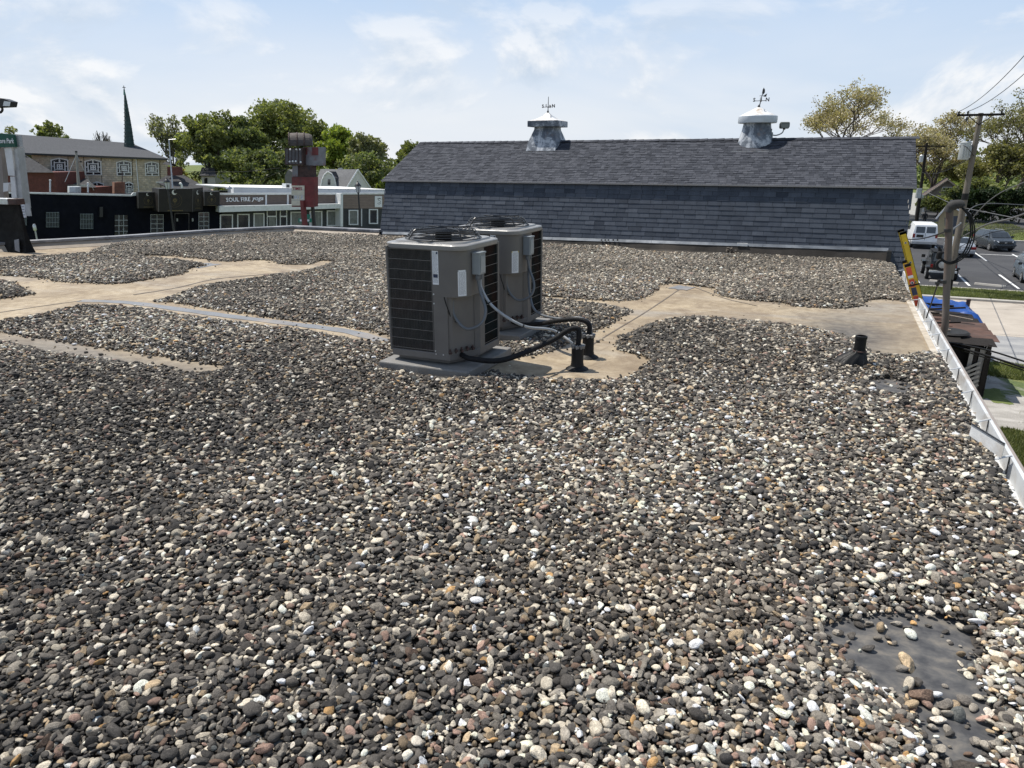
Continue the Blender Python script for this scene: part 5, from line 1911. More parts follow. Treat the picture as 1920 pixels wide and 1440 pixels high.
# lower section lies on the outside, with its coloured label
pf = 0.070
a0 = La + ld * 0.50
for k, dy in enumerate((0, 0.45)):
    mb = MB()
    a, b = a0 + Vector((0, dy - 0.035, 0)), foot + Vector((0, dy - 0.035, 0)) - ld * 0.1
    o1, o2 = -0.085, -0.008
    mb.prism([a + pn * o1, b + pn * o1, b + pn * o2, a + pn * o2], (0, 0.03, 0))
    mb.build('lower_rail', M['ladder_orange'], lad)
    if k == 0:
        for (s0_, s1_, mm) in ((0.02, 0.15, 'ladder_red'), (0.21, 0.33, 'ladder_red'), (0.15, 0.19, 'sticker'), (0.34, 0.46, 'print_dark'), (0.47, 0.62, 'ladder_red')):
            mb = MB()
            mb.prism([a + pn * (o1 + 0.004) + ld * s0_, a + pn * (o1 + 0.004) + ld * s1_, a + pn * (o2 - 0.004) + ld * s1_, a + pn * (o2 - 0.004) + ld * s0_], (0, -0.002, 0))
            mb.build('label_sticker', M[mm], lad)
        mb = MB()
        c = a + pn * (o1 + o2) * 0.5 + ld * 0.265 + Vector((0, -0.005, 0))
        mb.lathe(c, [(0.021, 0), (0.021, 0.0025)], 14, 'Y')
        mb.build('label_sticker', M['sticker'], lad)
        mb = MB()
        mb.lathe(c - Vector((0, 0.002, 0)), [(0.014, 0), (0.014, 0.0015)], 14, 'Y')
        mb.build('label_sticker', M['dark_letter'], lad)
    mb = MB()
    mb.prism([a + pn * (o1 - 0.003) - ld * 0.03, a + pn * (o1 - 0.003) + ld * 0.012, a + pn * (o2 + 0.003) + ld * 0.012, a + pn * (o2 + 0.003) - ld * 0.03], (0, 0.036, 0))
    mb.build('end_cap', M['black_rubber'], lad)
mb = MB()
c = La + ld * 0.80 + pn * -0.03
mb.box(c + Vector((0, -0.05, 0)), (0.15, 0.02, 0.02), 0, 0, R(-18))
mb.build('strap', M['black_rubber'], lad)

# ------------------------------------------------------------------ service mast with weatherhead and cable loops
My = 10.3
mt, mbm = atY(1781, 392, My), atY(1763, 608, My)
md = (mt - mbm).normalized()
mast = thing('service_mast', 'rusty brown service mast with a weatherhead rising just outside the gutter', 'mast', (mbm.x + 0.04, My, 0))
lo = mbm - md * (mbm.z - 0.0) / md.z
mb = MB()
mb.tube([Vector((mbm.x + 0.07, My, 0.0)), mbm + Vector((0.06, 0, -0.5)), mbm + Vector((0.055, 0, 0)), mt], 0.041, 14)
t = NT('rusty_mast_steel')
c = t.ramp(t.noise(1.2, 6, 0.6, 0.3, stretch=(2, 2, 0.5)), [(0.3, (0.075, 0.045, 0.033)), (0.55, (0.12, 0.095, 0.08)), (0.75, (0.165, 0.15, 0.135))])
M['mast'] = t.set(c, 0.7)
mb.build('pipe', M['mast'], mast, smooth='auto')
wh = [mt + Vector((-0.02, 0, -0.04)), mt + Vector((0.0, 0, 0.015)), mt + Vector((0.03, -0.01, 0.045)), mt + Vector((0.07, -0.02, 0.06)), mt + Vector((0.11, -0.02, 0.05)), mt + Vector((0.13, -0.02, 0.03))]
mb = MB()
mb.tube(spline(wh, 4), [0.052] * 5 + [0.058] * 6 + [0.054] * 6 + [0.032] * 4, 12)
mb.build('weatherhead', M['head_grey'], mast, smooth='auto')
mb = MB()
for fz in (0.18, 0.62):
    p = mt.lerp(mbm, fz)
    mb.tube([p - md * 0.02, p + md * 0.02], 0.047, 14)
mb.box(mt.lerp(mbm, 0.62) + Vector((-0.07, -0.02, -0.02)), (0.05, 0.03, 0.03))
mb.build('clamp', M['black_metal'], mast)
wp = wh[-1]
for k in range(3):
    mb = MB()
    e = 0.016 * k
    P = spline([wp + Vector((-0.01 + e * 0.3, -0.02, -0.01)), wp + Vector((0.08 + e, -0.02, -0.12)), wp + Vector((0.13 + e * 1.5, -0.02 + e, -0.34)), wp + Vector((0.08 + e * 1.6, -0.03, -0.56)), wp + Vector((-0.04 + e, -0.04, -0.66 - e * 0.6)), wp + Vector((-0.15 + e * 0.5, -0.05 - e, -0.60 - e)), wp + Vector((-0.185 + e, -0.06, -0.47 - e))], 8)
    mb.tube(P, 0.0078 if k else 0.010, 7)
    mb.build('cable_loop', M['black_rubber'], mast, smooth=True)
mb = MB()
mb.box(wp + Vector((-0.165, -0.06, -0.58)), (0.06, 0.06, 0.10), 0.3, 0.2)
mb.build('splice_bundle', M['black_foam'], mast, bevel=0.02)
gp = at(1737, 596, ZR + 0.03)
ge = mt.lerp(mbm, 0.60) + Vector((-0.05, 0, 0))
mb = MB()
mb.tube([gp, ge], 0.0085, 6)
mb.tube([ge.lerp(gp, 0.02), ge.lerp(gp, 0.16)], 0.018, 8)
gw = tag(mb.build('guy_wire', M['black_metal']), 'thin black stay wire from the gutter up to the rusty mast', 'wire')


def wire(label, pts, r_, mat='black_rubber', n=14, sag=0.0, group='overhead wires at the right'):
    a, b = Vector(pts[0]), Vector(pts[-1])
    if len(pts) == 2:
        P = []
        for k in range(n + 1):
            f = k / n
            p = a.lerp(b, f)
            P.append(p - Vector((0, 0, sag * 4 * f * (1 - f))))
    else:
        P = spline(pts, 8)
    mb = MB()
    mb.tube(P, r_, 6, caps=False)
    return tag(mb.build('overhead_wire', M[mat], smooth=True), label, 'wire', group)


# ------------------------------------------------------------------ derelict shed below the roof edge
SX0, SX1, SY0, SY1 = 2.5, 5.15, 26.4, 32.6
shed = thing('derelict_shed', 'collapsing dark board shed with a rusty sheet roof below the gutter', 'shed', ((SX0 + SX1) / 2, (SY0 + SY1) / 2, 0))
rs = random.Random(31)
x = SX0
while x < SX1 - 0.05:
    w = rs.uniform(0.10, 0.17)
    if rs.random() < 0.78:
        mb = MB()
        hh = 1.62 + rs.uniform(-0.18, 0.04)
        mb.box((x + w / 2, SY0 + rs.uniform(-0.02, 0.02), hh / 2), (w - 0.012, 0.025, hh), rs.uniform(-0.05, 0.05), 0, rs.uniform(-0.03, 0.03))
        mb.build('board', M['dark_wood'] if rs.random() < 0.55 else M['grey_wood'], shed)
    x += w + rs.choice((0.0, 0.02, 0.06))
y = SY0 + 0.1
while y < SY1:
    w = rs.uniform(0.12, 0.18)
    if rs.random() < 0.85:
        mb = MB()
        hh = 1.58 + rs.uniform(-0.2, 0.05)
        mb.box((SX1, y + w / 2, hh / 2), (0.025, w - 0.01, hh), rs.uniform(-0.04, 0.04), rs.uniform(-0.03, 0.03))
        mb.build('board', M['dark_wood'], shed)
    y += w + 0.01
for (px, py) in ((SX1 - 0.02, SY0 - 0.03), (SX0, SY0 - 0.03), (SX1, SY1), (SX0, SY1)):
    mb = MB()
    mb.box((px, py, 0.88), (0.11, 0.11, 1.76), 0, 0, 0.02)
    mb.build('post', M['dark_wood'], shed)
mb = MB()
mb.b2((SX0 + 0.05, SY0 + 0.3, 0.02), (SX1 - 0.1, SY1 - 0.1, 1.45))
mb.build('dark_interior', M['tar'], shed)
for k in range(6):      # slipped slats leaning in the lower corner
    mb = MB()
    mb.box((SX1 - 0.50 + 0.03 * k, SY0 - 0.09 - 0.02 * k, 0.95 - 0.13 * k), (0.78 - 0.05 * k, 0.02, 0.07), 0, 0, R(-33))
    mb.build('slat', M['grey_wood'], shed)
for k in range(3):
    mb = MB()
    mb.box((SX0 + 0.75 + 0.03 * k, SY0 - 0.07, 1.15 - 0.13 * k), (0.75, 0.02, 0.07), 0, 0, R(-30))
    mb.build('slat', M['grey_wood'], shed)
ny_ = 8
for j in range(ny_):
    for i in range(3):
        xa = SX0 - 0.12 + (SX1 - SX0 + 0.25) * i / 3
        xb = SX0 - 0.12 + (SX1 - SX0 + 0.25) * (i + 1) / 3 + 0.05
        ya = SY0 - 0.18 + (SY1 - SY0 + 0.2) * j / ny_
        yb2 = ya + (SY1 - SY0 + 0.2) / ny_ + 0.07
        if i == 2:
            xb += rs.uniform(-0.12, 0.25)
        z = 1.72 + 0.02 * j + 0.012 * ((i + j) % 2) + rs.uniform(-0.03, 0.04)
        mb = MB()
        tz = rs.uniform(-0.05, 0.07)
        mb.prism([(xa, ya, z), (xb, ya, z - 0.02 + tz * 0.6), (xb, yb2, z + 0.05 + tz), (xa, yb2, z + 0.05)], (0, 0, 0.012))
        mb.build('roof_sheet', M['rust_sheet'] if (j in (1, 2, 3) and i >= 1) or (i + j) % 5 == 0 else M['dark_wood'], shed)
for k in range(16):
    mb = MB()
    mb.box((SX0 + rs.uniform(0.2, 1.9), SY0 + rs.uniform(0.8, 5.4), 1.94 + rs.uniform(0, 0.14)), (rs.uniform(0.9, 1.9), 0.10, 0.05), R(rs.uniform(-35, 20)), 0, R(rs.uniform(-6, 6)))
    mb.build('loose_board', M['old_wood'] if k % 2 else M['dark_wood'], shed)
rim = thing('old_tyre', 'flattened black tyre lying on the rusty shed roof', 'tyre', (4.15, 27.3, 1.86))
mb = MB()
prof = [(0.33, 0.0), (0.50, 0.01), (0.57, 0.06), (0.50, 0.11), (0.33, 0.10)]
mb.lathe((4.15, 27.3, 1.82), prof, 24)
mb.build('casing', M['tyre'], rim, smooth='auto')
tp = thing('blue_tarp', 'crumpled blue tarp thrown over the far end of the derelict shed', 'tarp', (4.2, 33.2, 1.9))
mb = MB()
nu, nv = 26, 12
for i in range(nu + 1):
    for j in range(nv + 1):
        px, py = i / nu, j / nv
        X = 2.6 + 3.05 * px + 0.12 * math.sin(py * 5)
        Y = 31.1 + 2.2 * py - 0.35 * px
        d = min(px, 1 - px, py, 1 - py)
        Z = 2.14 + 0.16 * math.sin(px * 7 + 2 * py) * math.sin(py * 5 + px * 3) + 0.10 * mnoise.noise((px * 9, py * 7, 3.1)) - 0.35 * max(0, 0.09 - d) / 0.09 - 0.22 * px
        mb.v.append((X, Y, Z))
for i in range(nu):
    for j in range(nv):
        a = i * (nv + 1) + j
        mb.f.append((a, a + nv + 1, a + nv + 2, a + 1))
mb.build('sheet', M['tarp'], tp, smooth=True)
mb = MB()
mb.lathe((5.35, 32.6, 1.75), [(0.07, 0), (0.075, 0.35), (0.085, 0.37), (0.085, 0.42), (0.03, 0.44)], 10)
tag(mb.build('stove_pipe', M['rust'], smooth='auto'), 'short rusty flue pipe standing beside the blue tarp', 'pipe')
# cables crossing low from the right to the mast side
wr = at(1500, 600, ZR)
for k, (dy0, dy1, r_, lab) in enumerate(((0, 0, 0.022, 'upper of the black service cables running past the shed to the right'), (9, 12, 0.028, 'thick black service cable running past the shed to the right'), (14, 17, 0.016, 'thin black cable hugging the underside of the thick service cable'))):
    a = atD(1768, 640 + dy0 * 0.4, 15.5)
    b = atD(1925, 679 + dy1, 12.0)
    m = atD(1846, 655 + (dy0 + dy1) / 2, 13.6)
    e = b + (b - m) * 1.2
    wire(lab, [a, m, b, e], r_ * 0.8, group='service cables past the shed')

# ------------------------------------------------------------------ shops across the street
p0 = atD(412, 380, 64.0)
VPd = math.atan((2700 - 960) / 1396.0) - YAW
FD = Vector((math.sin(VPd), math.cos(VPd), 0))
FW = Wall((p0.x, p0.y, 0), FD)


def fbox(mb, W, x0, y0, x1, y1, off0, off1):
    """A box on a wall: its front covers picture bearings x0..x1, y0..y1, from off0 to off1 before the wall."""
    q = [W.at(x0, y1, off1), W.at(x1, y1, off1), W.at(x1, y0, off1), W.at(x0, y0, off1)]
    return mb.prism(q, W.n * (off0 - off1))


def fquad(mb, W, pts, off0, off1):
    return mb.prism([W.at(x, y, off1) for x, y in pts], W.n * (off0 - off1))


def ground_under(W, x, y, off=0.0):
    p = W.at(x, y, off)
    return Vector((p.x, p.y, 0))


def part(parent, name, mat, W, x0, y0, x1, y1, o0, o1, bevel=0.0):
    mb = MB()
    fbox(mb, W, x0, y0, x1, y1, o0, o1)
    return mb.build(name, mat, parent, bevel=bevel)


def framed_window(parent, W, x0, y0, x1, y1, fr, mat_f, mat_g, nx=0, ny=0, o=0.06, bar=0.5):
    """Frame with glass and glazing bars."""
    mb = MB()
    fbox(mb, W, x0, y0, x1, y0 + fr, 0.002, o)
    fbox(mb, W, x0, y1 - fr, x1, y1, 0.002, o)
    fbox(mb, W, x0, y0 + fr, x0 + fr, y1 - fr, 0.002, o)
    fbox(mb, W, x1 - fr, y0 + fr, x1, y1 - fr, 0.002, o)
    w = mb.build('window', mat_f, parent)
    mb = MB()
    fbox(mb, W, x0 + fr, y0 + fr, x1 - fr, y1 - fr, 0.003, 0.02)
    mb.build('pane', mat_g, w)
    if nx or ny:
        mb = MB()
        for i in range(1, nx + 1):
            x = x0 + fr + (x1 - x0 - 2 * fr) * i / (nx + 1)
            fbox(mb, W, x - bar / 2, y0 + fr, x + bar / 2, y1 - fr, 0.022, o - 0.006)
        for i in range(1, ny + 1):
            y = y0 + fr + (y1 - y0 - 2 * fr) * i / (ny + 1)
            fbox(mb, W, x0 + fr, y - bar / 2, x1 - fr, y + bar / 2, 0.024, o - 0.010)
        mb.build('glazing_bar', mat_f, w)
    return w


store = thing('black_store', 'long black painted brick shop with dark awnings printed with crescent moons', 'shop', tuple(ground_under(FW, 230, 400)))


def wall_block(name, mat, parent, W, x0, ytop0, x1, ytop1, off, depth):
    a, b = W.at(x0, ytop0, off), W.at(x1, ytop1, off)
    mb = MB()
    mb.prism([(a.x, a.y, 0), (b.x, b.y, 0), (b.x, b.y, b.z), (a.x, a.y, a.z)], -W.n * depth)
    return mb.build(name, mat, parent)


wall_block('wall', M['store_black'], store, FW, -60, 360, 411.5, 368, 0, 3)
mb = MB()
fquad(mb, FW, [(-60, 363.5), (38, 363.0), (246, 368.2), (246, 365.2), (38, 360.2), (-60, 360.5)], -0.25, 0.08)
mb.build('coping', M['galv'], store)
mb = MB()
fquad(mb, FW, [(244, 368), (262, 366), (262, 361), (250, 361)], -0.1, 0.12)
mb.build('downpipe_elbow', M['white_paint'], store)
for (x0, y0, x1, y1, bars) in ((40.5, 409, 50.5, 422.5, 1), (86, 397, 111, 426.5, 1), (150, 400, 175, 429.5, 1)):
    w = framed_window(store, FW, x0, y0, x1, y1, 1.0, M['store_black'], M['glass'])
    mb = MB()
    nb_ = max(4, int((x1 - x0) / 3.0))
    for i in range(nb_ + 1):
        x = x0 + 0.8 + (x1 - x0 - 1.6) * i / nb_
        fbox(mb, FW, x - 0.3, y0 + 0.5, x + 0.3, y1, 0.10, 0.13)
    for f in (0.02, 0.36, 0.68, 0.98):
        y = y0 + 0.8 + (y1 - y0 - 1.2) * f
        fbox(mb, FW, x0 + 0.5, y - 0.3, x1 - 0.2, y + 0.3, 0.132, 0.15)
    mb.build('window_bars', M['bars'], w)
for (x0, y0, x1, y1, nx, ny) in ((214.5, 402.5, 240.5, 444, 2, 3), (282.5, 402, 306.5, 437, 1, 3), (372.5, 398, 392, 432, 1, 3)):
    framed_window(store, FW, x0, y0, x1, y1, 0.7, M['store_black'] if nx == 2 else M['pale_muntin'], M['glass'], 0, 0)
    mb = MB()
    for i in range(1, nx + 1):
        x = x0 + (x1 - x0) * i / (nx + 1)
        fbox(mb, FW, x - 0.45, y0 + 0.8, x + 0.45, y1, 0.03, 0.07)
    for i in range(1, ny + 1):
        y = y0 + (y1 - y0) * i / (ny + 1)
        fbox(mb, FW, x0 + 0.8, y - 0.45, x1 - 0.8, y + 0.45, 0.072, 0.09)
    mb.build('glazing_bar', M['pale_muntin'], store)
    # things on show inside
    mb = MB()
    rr = random.Random(int(x0))
    for i in range(7):
        xx_, yy_ = rr.uniform(x0 + 2, x1 - 4), rr.uniform(y0 + 4, y1 - 5)
        fbox(mb, FW, xx_, yy_, xx_ + rr.uniform(1.2, 3), yy_ + rr.uniform(1.5, 4), 0.021, 0.028)
    mb.build('window_display', worn('window_display', (0.10, 0.095, 0.10), 0.6, 1.5, 0.6), store)
part(store, 'doorway', M['glass'], FW, 327, 399, 355, 436, 0.002, 0.02)
part(store, 'door', M['store_black'], FW, 329, 401, 353.5, 436, 0.021, 0.05)
for x in (332.5, 361.5):
    part(store, 'wall_lamp', M['pale_muntin'], FW, x - 1.2, 409.5, x + 1.2, 415, 0.002, 0.16)
part(store, 'wall_bracket', M['black_metal'], FW, 187, 388, 193, 407, 0.002, 0.3)


def moon(parent, W, cx_, cy_, r_, off, squash=1.0):
    mb = MB()
    A, B = [], []
    for k in range(15):
        w = R(70) + R(250) * k / 14
        A.append((cx_ + r_ * squash * math.cos(w), cy_ - r_ * math.sin(w)))
    for k in range(15):
        w = R(70) + R(250) * k / 14
        ex, ey = cx_ + 0.42 * r_ * squash, cy_ - 0.25 * r_
        B.append((ex + 0.80 * r_ * squash * math.cos(w), ey - 0.80 * r_ * math.sin(w)))
    for k in range(14):
        q = [A[k], A[k + 1], B[k + 1], B[k]]
        mb.quad(*[W.at(x, y, off) for x, y in q])
    return mb.build('moon_emblem', M['moon'], parent)


def emblem(parent, W, cx_, cy_, r_, off, squash=1.0):
    mb = MB()
    for rad, th in ((r_, 0.28), (r_ * 0.72, 0.18)):
        for k in range(32):
            w0, w1 = 6.2832 * k / 32, 6.2832 * (k + 1) / 32
            q = [(cx_ + (rad + d) * squash * math.cos(w), cy_ - (rad + d) * math.sin(w)) for w, d in ((w0, 0), (w1, 0), (w1, th), (w0, th))]
            mb.quad(*[W.at(x, y, off) for x, y in q])
    for k in range(12):
        w = 6.2832 * k / 12 + 0.2
        q = [(cx_ + rad * squash * math.cos(w + d), cy_ - rad * math.sin(w + d)) for rad, d in ((r_ * 0.12, -0.5), (r_ * 0.12, 0.5), (r_ * 0.40, 0.0))]
        mb.add([W.at(x, y, off) for x, y in q], [(0, 1, 2)])
    q = [(cx_ - 0.3 * squash, cy_), (cx_ + 0.3 * squash, cy_), (cx_ + 0.3 * squash, cy_ + r_ * 0.6), (cx_ - 0.3 * squash, cy_ + r_ * 0.6)]
    mb.quad(*[W.at(x, y, off) for x, y in q])
    rr = random.Random(int(cx_))
    x = cx_ - r_ * 1.05 * squash
    while x < cx_ + r_ * 1.05 * squash:
        wd_ = rr.uniform(0.7, 1.5) * squash
        q = [(x, cy_ + r_ * 1.42), (x + wd_, cy_ + r_ * 1.42), (x + wd_, cy_ + r_ * 1.55), (x, cy_ + r_ * 1.55)]
        mb.quad(*[W.at(a, b, off) for a, b in q])
        x += wd_ + 0.5
    return mb.build('gold_emblem', M['gold'], parent)


def awning(x0, y0, x1, y1, depth, mx, my, mr, ex, ey, er, label):
    a = thing('awning', label, 'awning', tuple(FW.at((x0 + x1) / 2, (y0 + y1) / 2, depth)), 'dark box awnings on the black shop')
    part(a, 'box', M['awning'], FW, x0, y0, x1, y1, 0.004, depth)
    mb = MB()
    fbox(mb, FW, x0 - 0.4, y0, x0 + 0.5, y1, depth + 0.001, depth + 0.03)
    fbox(mb, FW, x0 + 0.51, y0, x1, y0 + 0.5, depth + 0.001, depth + 0.03)
    fbox(mb, FW, x1 - 0.2, y0 + 0.51, x1 + 0.3, y1, depth + 0.001, depth + 0.03)
    mb.build('frame', M['awning_frame'], a)
    moon(a, FW, mx, my, mr, depth + 0.012)
    emblem(a, FW, ex, ey, er, depth + 0.010)
    return a


awning(259, 360, 297, 390.5, 0.8, 277, 364.5, 2.8, 278, 376, 8.2, 'small black awning with a moon at the left of the big awning')
awning(383, 359, 412, 386, 0.8, 396.5, 363, 2.6, 397, 374, 7.5, 'small black awning with a moon between the big awning and the brown shop')
big = awning(297.5, 353.5, 361, 397, 2.2, 327, 360.5, 4.8, 328, 375.5, 13, 'big black awning over the door with a large crescent moon')
# slanting side of the big awning
sideW = Wall(FW.at(362, 375, 2.2), (FW.d * 0.80 - FW.n * 0.62))
mb = MB()
pa, pb = FW.at(361.4, 353.6, 2.2), FW.at(361.4, 396.9, 2.2)
pc, pd = FW.at(380.5, 394.5, 0.7), FW.at(380.5, 351.0, 0.7)
mb.prism([pa, pb, pc, pd], -FW.n * 0.08)
so = mb.build('side_panel', M['awning'], big)
SW = Wall(pa, (pd - pa))
moon(big, SW, 370.8, 361, 4.0, 0.02, 0.55)
emblem(big, SW, 371.5, 375.5, 10, 0.02, 0.5)
# roof clutter of the shop
RW = Wall(FW.at(150, 360) - FW.n * 4, FD)


def roofitem(name, label, cat, mat, x0, y0, x1, y1, dep, extra=None):
    o_ = thing(name, label, cat, tuple(RW.at((x0 + x1) / 2, y1, 0)))
    mb = MB()
    fbox(mb, RW, x0, y0, x1, y1, -dep, 0.0)
    mb.build('casing', mat, o_, bevel=0.02)
    return o_


ru = roofitem('rooftop_unit', 'pale boxy rooftop unit on the black shop', 'air conditioner', M['galv'], 130, 350, 152, 363, 1.0)
mb = MB()
for k in range(5):
    fbox(mb, RW, 142, 351.5 + k * 2.2, 151, 352.6 + k * 2.2, 0.002, 0.03)
mb.build('louvre', M['grey_metal'], ru)
for (x0, y0, x1, y1, lab) in ((92.5, 338, 95.5, 356, 'thin white vent pipe with a bent foot on the black shop roof'), (163.5, 343.5, 166.5, 357, 'short white vent pipe on the black shop roof beside the guyed pole')):
    mb = MB()
    a, b = RW.at((x0 + x1) / 2, y0), RW.at((x0 + x1) / 2, y1 + 4)
    mb.tube([b, a], 0.06, 8)
    mb.lathe(a, [(0.08, -0.05), (0.08, 0.04), (0.03, 0.06)], 8)
    tag(mb.build('vent_pipe', M['white_paint'], smooth='auto'), lab, 'vent pipe')
ch = thing('brick_chimney', 'square orange brick chimney in front of the stone church', 'chimney', tuple(RW.at(222, 365)))
mb = MB()
fbox(mb, RW, 214.5, 341.5, 234.5, 366, -0.9, 0)
mb.build('stack', brickmat('orange_brick', (0.27, 0.10, 0.045), (0.17, 0.065, 0.04), (0.22, 0.15, 0.11), 4), ch)
mb = MB()
a, b = RW.at(229, 342), RW.at(229, 320)
mb.tube([a, b], 0.04, 6)
mb.build('flue_pipe', M['rust'], ch)
# guyed pole behind the shop
GW = Wall(FW.at(146, 350) - FW.n * 8, FD)
gp_ = thing('guyed_pole', 'thin timber pole held by stays behind the black shop', 'utility pole', tuple(ground_under(GW, 147, 340)))
mb = MB()
top, bot = GW.at(142.8, 284), GW.at(149, 368)
mb.tube([bot, top], [0.14, 0.09], 8)
mb.build('pole', M['grey_wood'], gp_)
mb = MB()
for (x, y) in ((122, 341), (176, 357)):
    mb.tube([GW.at(143.5, 290), GW.at(x, y)], 0.025, 5)
mb.build('stay', M['grey_metal'], gp_)
mb = MB()
fbox(mb, GW, 140.5, 283, 145, 286, -0.1, 0.1)
fbox(mb, GW, 149, 302, 153.5, 304.5, -0.1, 0.1)
mb.build('bracket', M['black_metal'], gp_)
mb = MB()
a, b = FW.at(70, 452, 3.0), FW.at(67, 418.5, 3.0)
a.z = 0
pm = thing('parking_meter', 'grey parking meter on a post before the black shop', 'parking meter', tuple(a))
mb.tube([a, Vector((a.x, a.y, b.z - 0.5))], 0.06, 8)
mb.build('post', M['grey_metal'], pm)
mb = MB()
mb.lathe((a.x, a.y, b.z - 0.55), [(0.07, 0), (0.12, 0.08), (0.12, 0.38), (0.06, 0.5)], 10)
mb.build('head', M['galv'], pm, smooth='auto')

# brown shop row
soul = thing('brown_shop', 'low shop row with brown lap siding and white letters reading SOUL FIRE', 'shop', tuple(ground_under(FW, 560, 400)))
wall_block('wall', M['charcoal'], soul, FW, 411.8, 366, 730, 366, -0.01, 14)
mb = MB()
nb_ = 9
for (xa, xb, ya, yb) in ((412, 497.5, 365, 385.5), (500.8, 538.5, 364.5, 383.5), (541.5, 637, 364, 382.0)):
    for i in range(nb_):
        q0, q1 = i / nb_, (i + 0.93) / nb_
        A_, B_, C_, D_ = FW.at(xa, ya + (yb - ya) * q0, 0.03), FW.at(xb, ya + (yb - ya) * q0, 0.03), FW.at(xb, ya + (yb - ya) * q1, 0.075), FW.at(xa, ya + (yb - ya) * q1, 0.075)
        mb.prism([A_, B_, C_, D_], -FW.n * 0.03)
o = mb.build('lap_siding', M['brown_siding'], soul)
mb = MB()
for i in range(9):
    ya, yb = 364.5, 391.0
    q0, q1 = i / 9, (i + 0.93) / 9
    A_, B_, C_, D_ = FW.at(643.5, ya + (yb - ya) * q0, 0.03), FW.at(730, ya + (yb - ya) * q0, 0.03), FW.at(730, ya + (yb - ya) * q1, 0.075), FW.at(643.5, ya + (yb - ya) * q1, 0.075)
    mb.prism([A_, B_, C_, D_], -FW.n * 0.03)
mb.build('lap_siding', worn('tan_lap_siding', (0.27, 0.20, 0.155), 0.12, 2, 0.7, stretch=(1, 1, 5)), soul)
mb = MB()
fquad(mb, FW, [(411.5, 365.5), (731, 364.5), (731, 361.8), (411.5, 362.0)], -0.2, 0.14)
mb.build('fascia_cap', M['white_paint'], soul)
mb = MB()
fquad(mb, FW, [(438, 361.9), (731, 361.7), (731, 355.5), (438, 350.8)], -3.0, -2.0)
mb.build('roof_edge', M['white_roofing'], soul)
a, b = FW.at(438, 351, -2.0), FW.at(731, 355.5, -2.0)
mb = MB()
mb.prism([a, b, b - FW.n * 12, a - FW.n * 12], (0, 0, -0.1))
mb.build('flat_roof', M['white_roofing'], soul)
mb = MB()
fquad(mb, FW, [(411.5, 398), (643, 390.5), (643, 382.0), (411.5, 386.6)], 0.08, 1.1)
mb.build('canopy', M['white_paint'], soul)
for (xa, xb, ya, yb) in ((497.7, 500.6, 363, 386), (538.7, 541.3, 363, 384), (638.5, 643.2, 363, 425)):
    part(soul, 'pilaster', M['white_trim'], FW, xa, ya, xb, yb, 0.0, 0.16 if ya == 363 and yb < 400 else 1.2)
for (x0, y0, x1, y1, g) in ((412.5, 402, 437, 431, 'glass'), (445, 401, 468, 430, 'glass'), (475.5, 399.5, 496, 428, 'glass_grey'), (545, 397, 569, 427, 'glass_grey'), (580.5, 395.5, 604.5, 426, 'glass_grey'), (613, 394.5, 636.5, 424, 'glass_grey'), (654, 393.5, 672, 422, 'glass_grey'), (692, 392, 709, 420, 'glass')):
    framed_window(soul, FW, x0, y0, x1, y1, 2.0, M['white_trim'], M[g], o=0.12)
for (x0, x1) in ((500.5, 519), (525, 538.5)):
    framed_window(soul, FW, x0, 392.5, x1, 427, 1.5, M['white_trim'], M['glass'], 0, 0, 0.1)
    part(soul, 'door_rail', M['white_trim'], FW, x0 + 1.6, 404.5, x1 - 1.6, 407, 0.03, 0.09)
part(soul, 'door_panel', M['glass_grey'], FW, 504, 407.5, 516, 424, 0.03, 0.06)
part(soul, 'pipe', M['white_trim'], FW, 677.5, 391.5, 679, 424, 0.0, 0.1)
u_f = FW.d * (1 if FW.d.dot(_r) > 0 else -1)


def fit_text(o, W, xa, xb, y):
    """set the width of lettering to the stretch of wall it covers."""
    bpy.context.view_layer.update()
    L = (W.at(xb, y) - W.at(xa, y)).length
    o.scale = (L / max(o.dimensions.x, 1e-3), 1, 1)
    return o


dt = text('sign_letters', 'SOUL FIRE', M['letter_white'], FW.at(446.5, 374.4, 0.16), u_f, (0, 0, 1), 0.52, 0.05, soul, bold=0.008, spacing=1.05)
fit_text(dt, FW, 425.5, 470.5, 374)
dy = text('sign_letters', 'yoga', M['letter_white'], FW.at(482.5, 371.9, 0.16), u_f, (0, 0, 1), 0.55, 0.05, soul, shear=0.4, bold=0.006)
fit_text(dy, FW, 471.5, 494, 372)
part(soul, 'sign_board', M['letter_white'], FW, 703, 367.5, 716.5, 388.5, 0.08, 0.14)
mb = MB()
for (cx_, cy_, rr_, a0, a1) in ((711.5, 374.2, 2.0, 40, 270), (711.5, 378.2, 2.0, -140, 90), (711, 376, 4.4, 30, 150), (711, 379.5, 3.2, 200, 340)):
    for k in range(10):
        w0, w1 = R(a0 + (a1 - a0) * k / 10), R(a0 + (a1 - a0) * (k + 1) / 10)
        q = [(cx_ + (rr_ + d) * math.cos(w), cy_ - (rr_ + d) * math.sin(w)) for w, d in ((w0, -0.35), (w1, -0.35), (w1, 0.35), (w0, 0.35))]
        mb.quad(*[FW.at(x, y, 0.146) for x, y in q])
mb.build('sign_emblem', M['dark_letter'], soul)
for k, (x, y, lab) in enumerate(((430, 352, 'white mushroom ventilator on the roof of the brown shop'),)):
    a = FW.at(x, y + 7, -1.2)
    v = thing('roof_vent', lab, 'ventilator', tuple(a))
    mb = MB()
    mb.lathe(a, [(0.14, -0.1), (0.14, 0.2), (0.3, 0.22), (0.28, 0.32), (0.12, 0.46), (0.06, 0.52)], 14)
    mb.build('cowl', M['grey_metal'], v, smooth='auto')
a = FW.at(541, 352, -3.5)
v = thing('rooftop_unit', 'grey louvred rooftop unit behind the old sign on the brown shop', 'air conditioner', tuple(a))
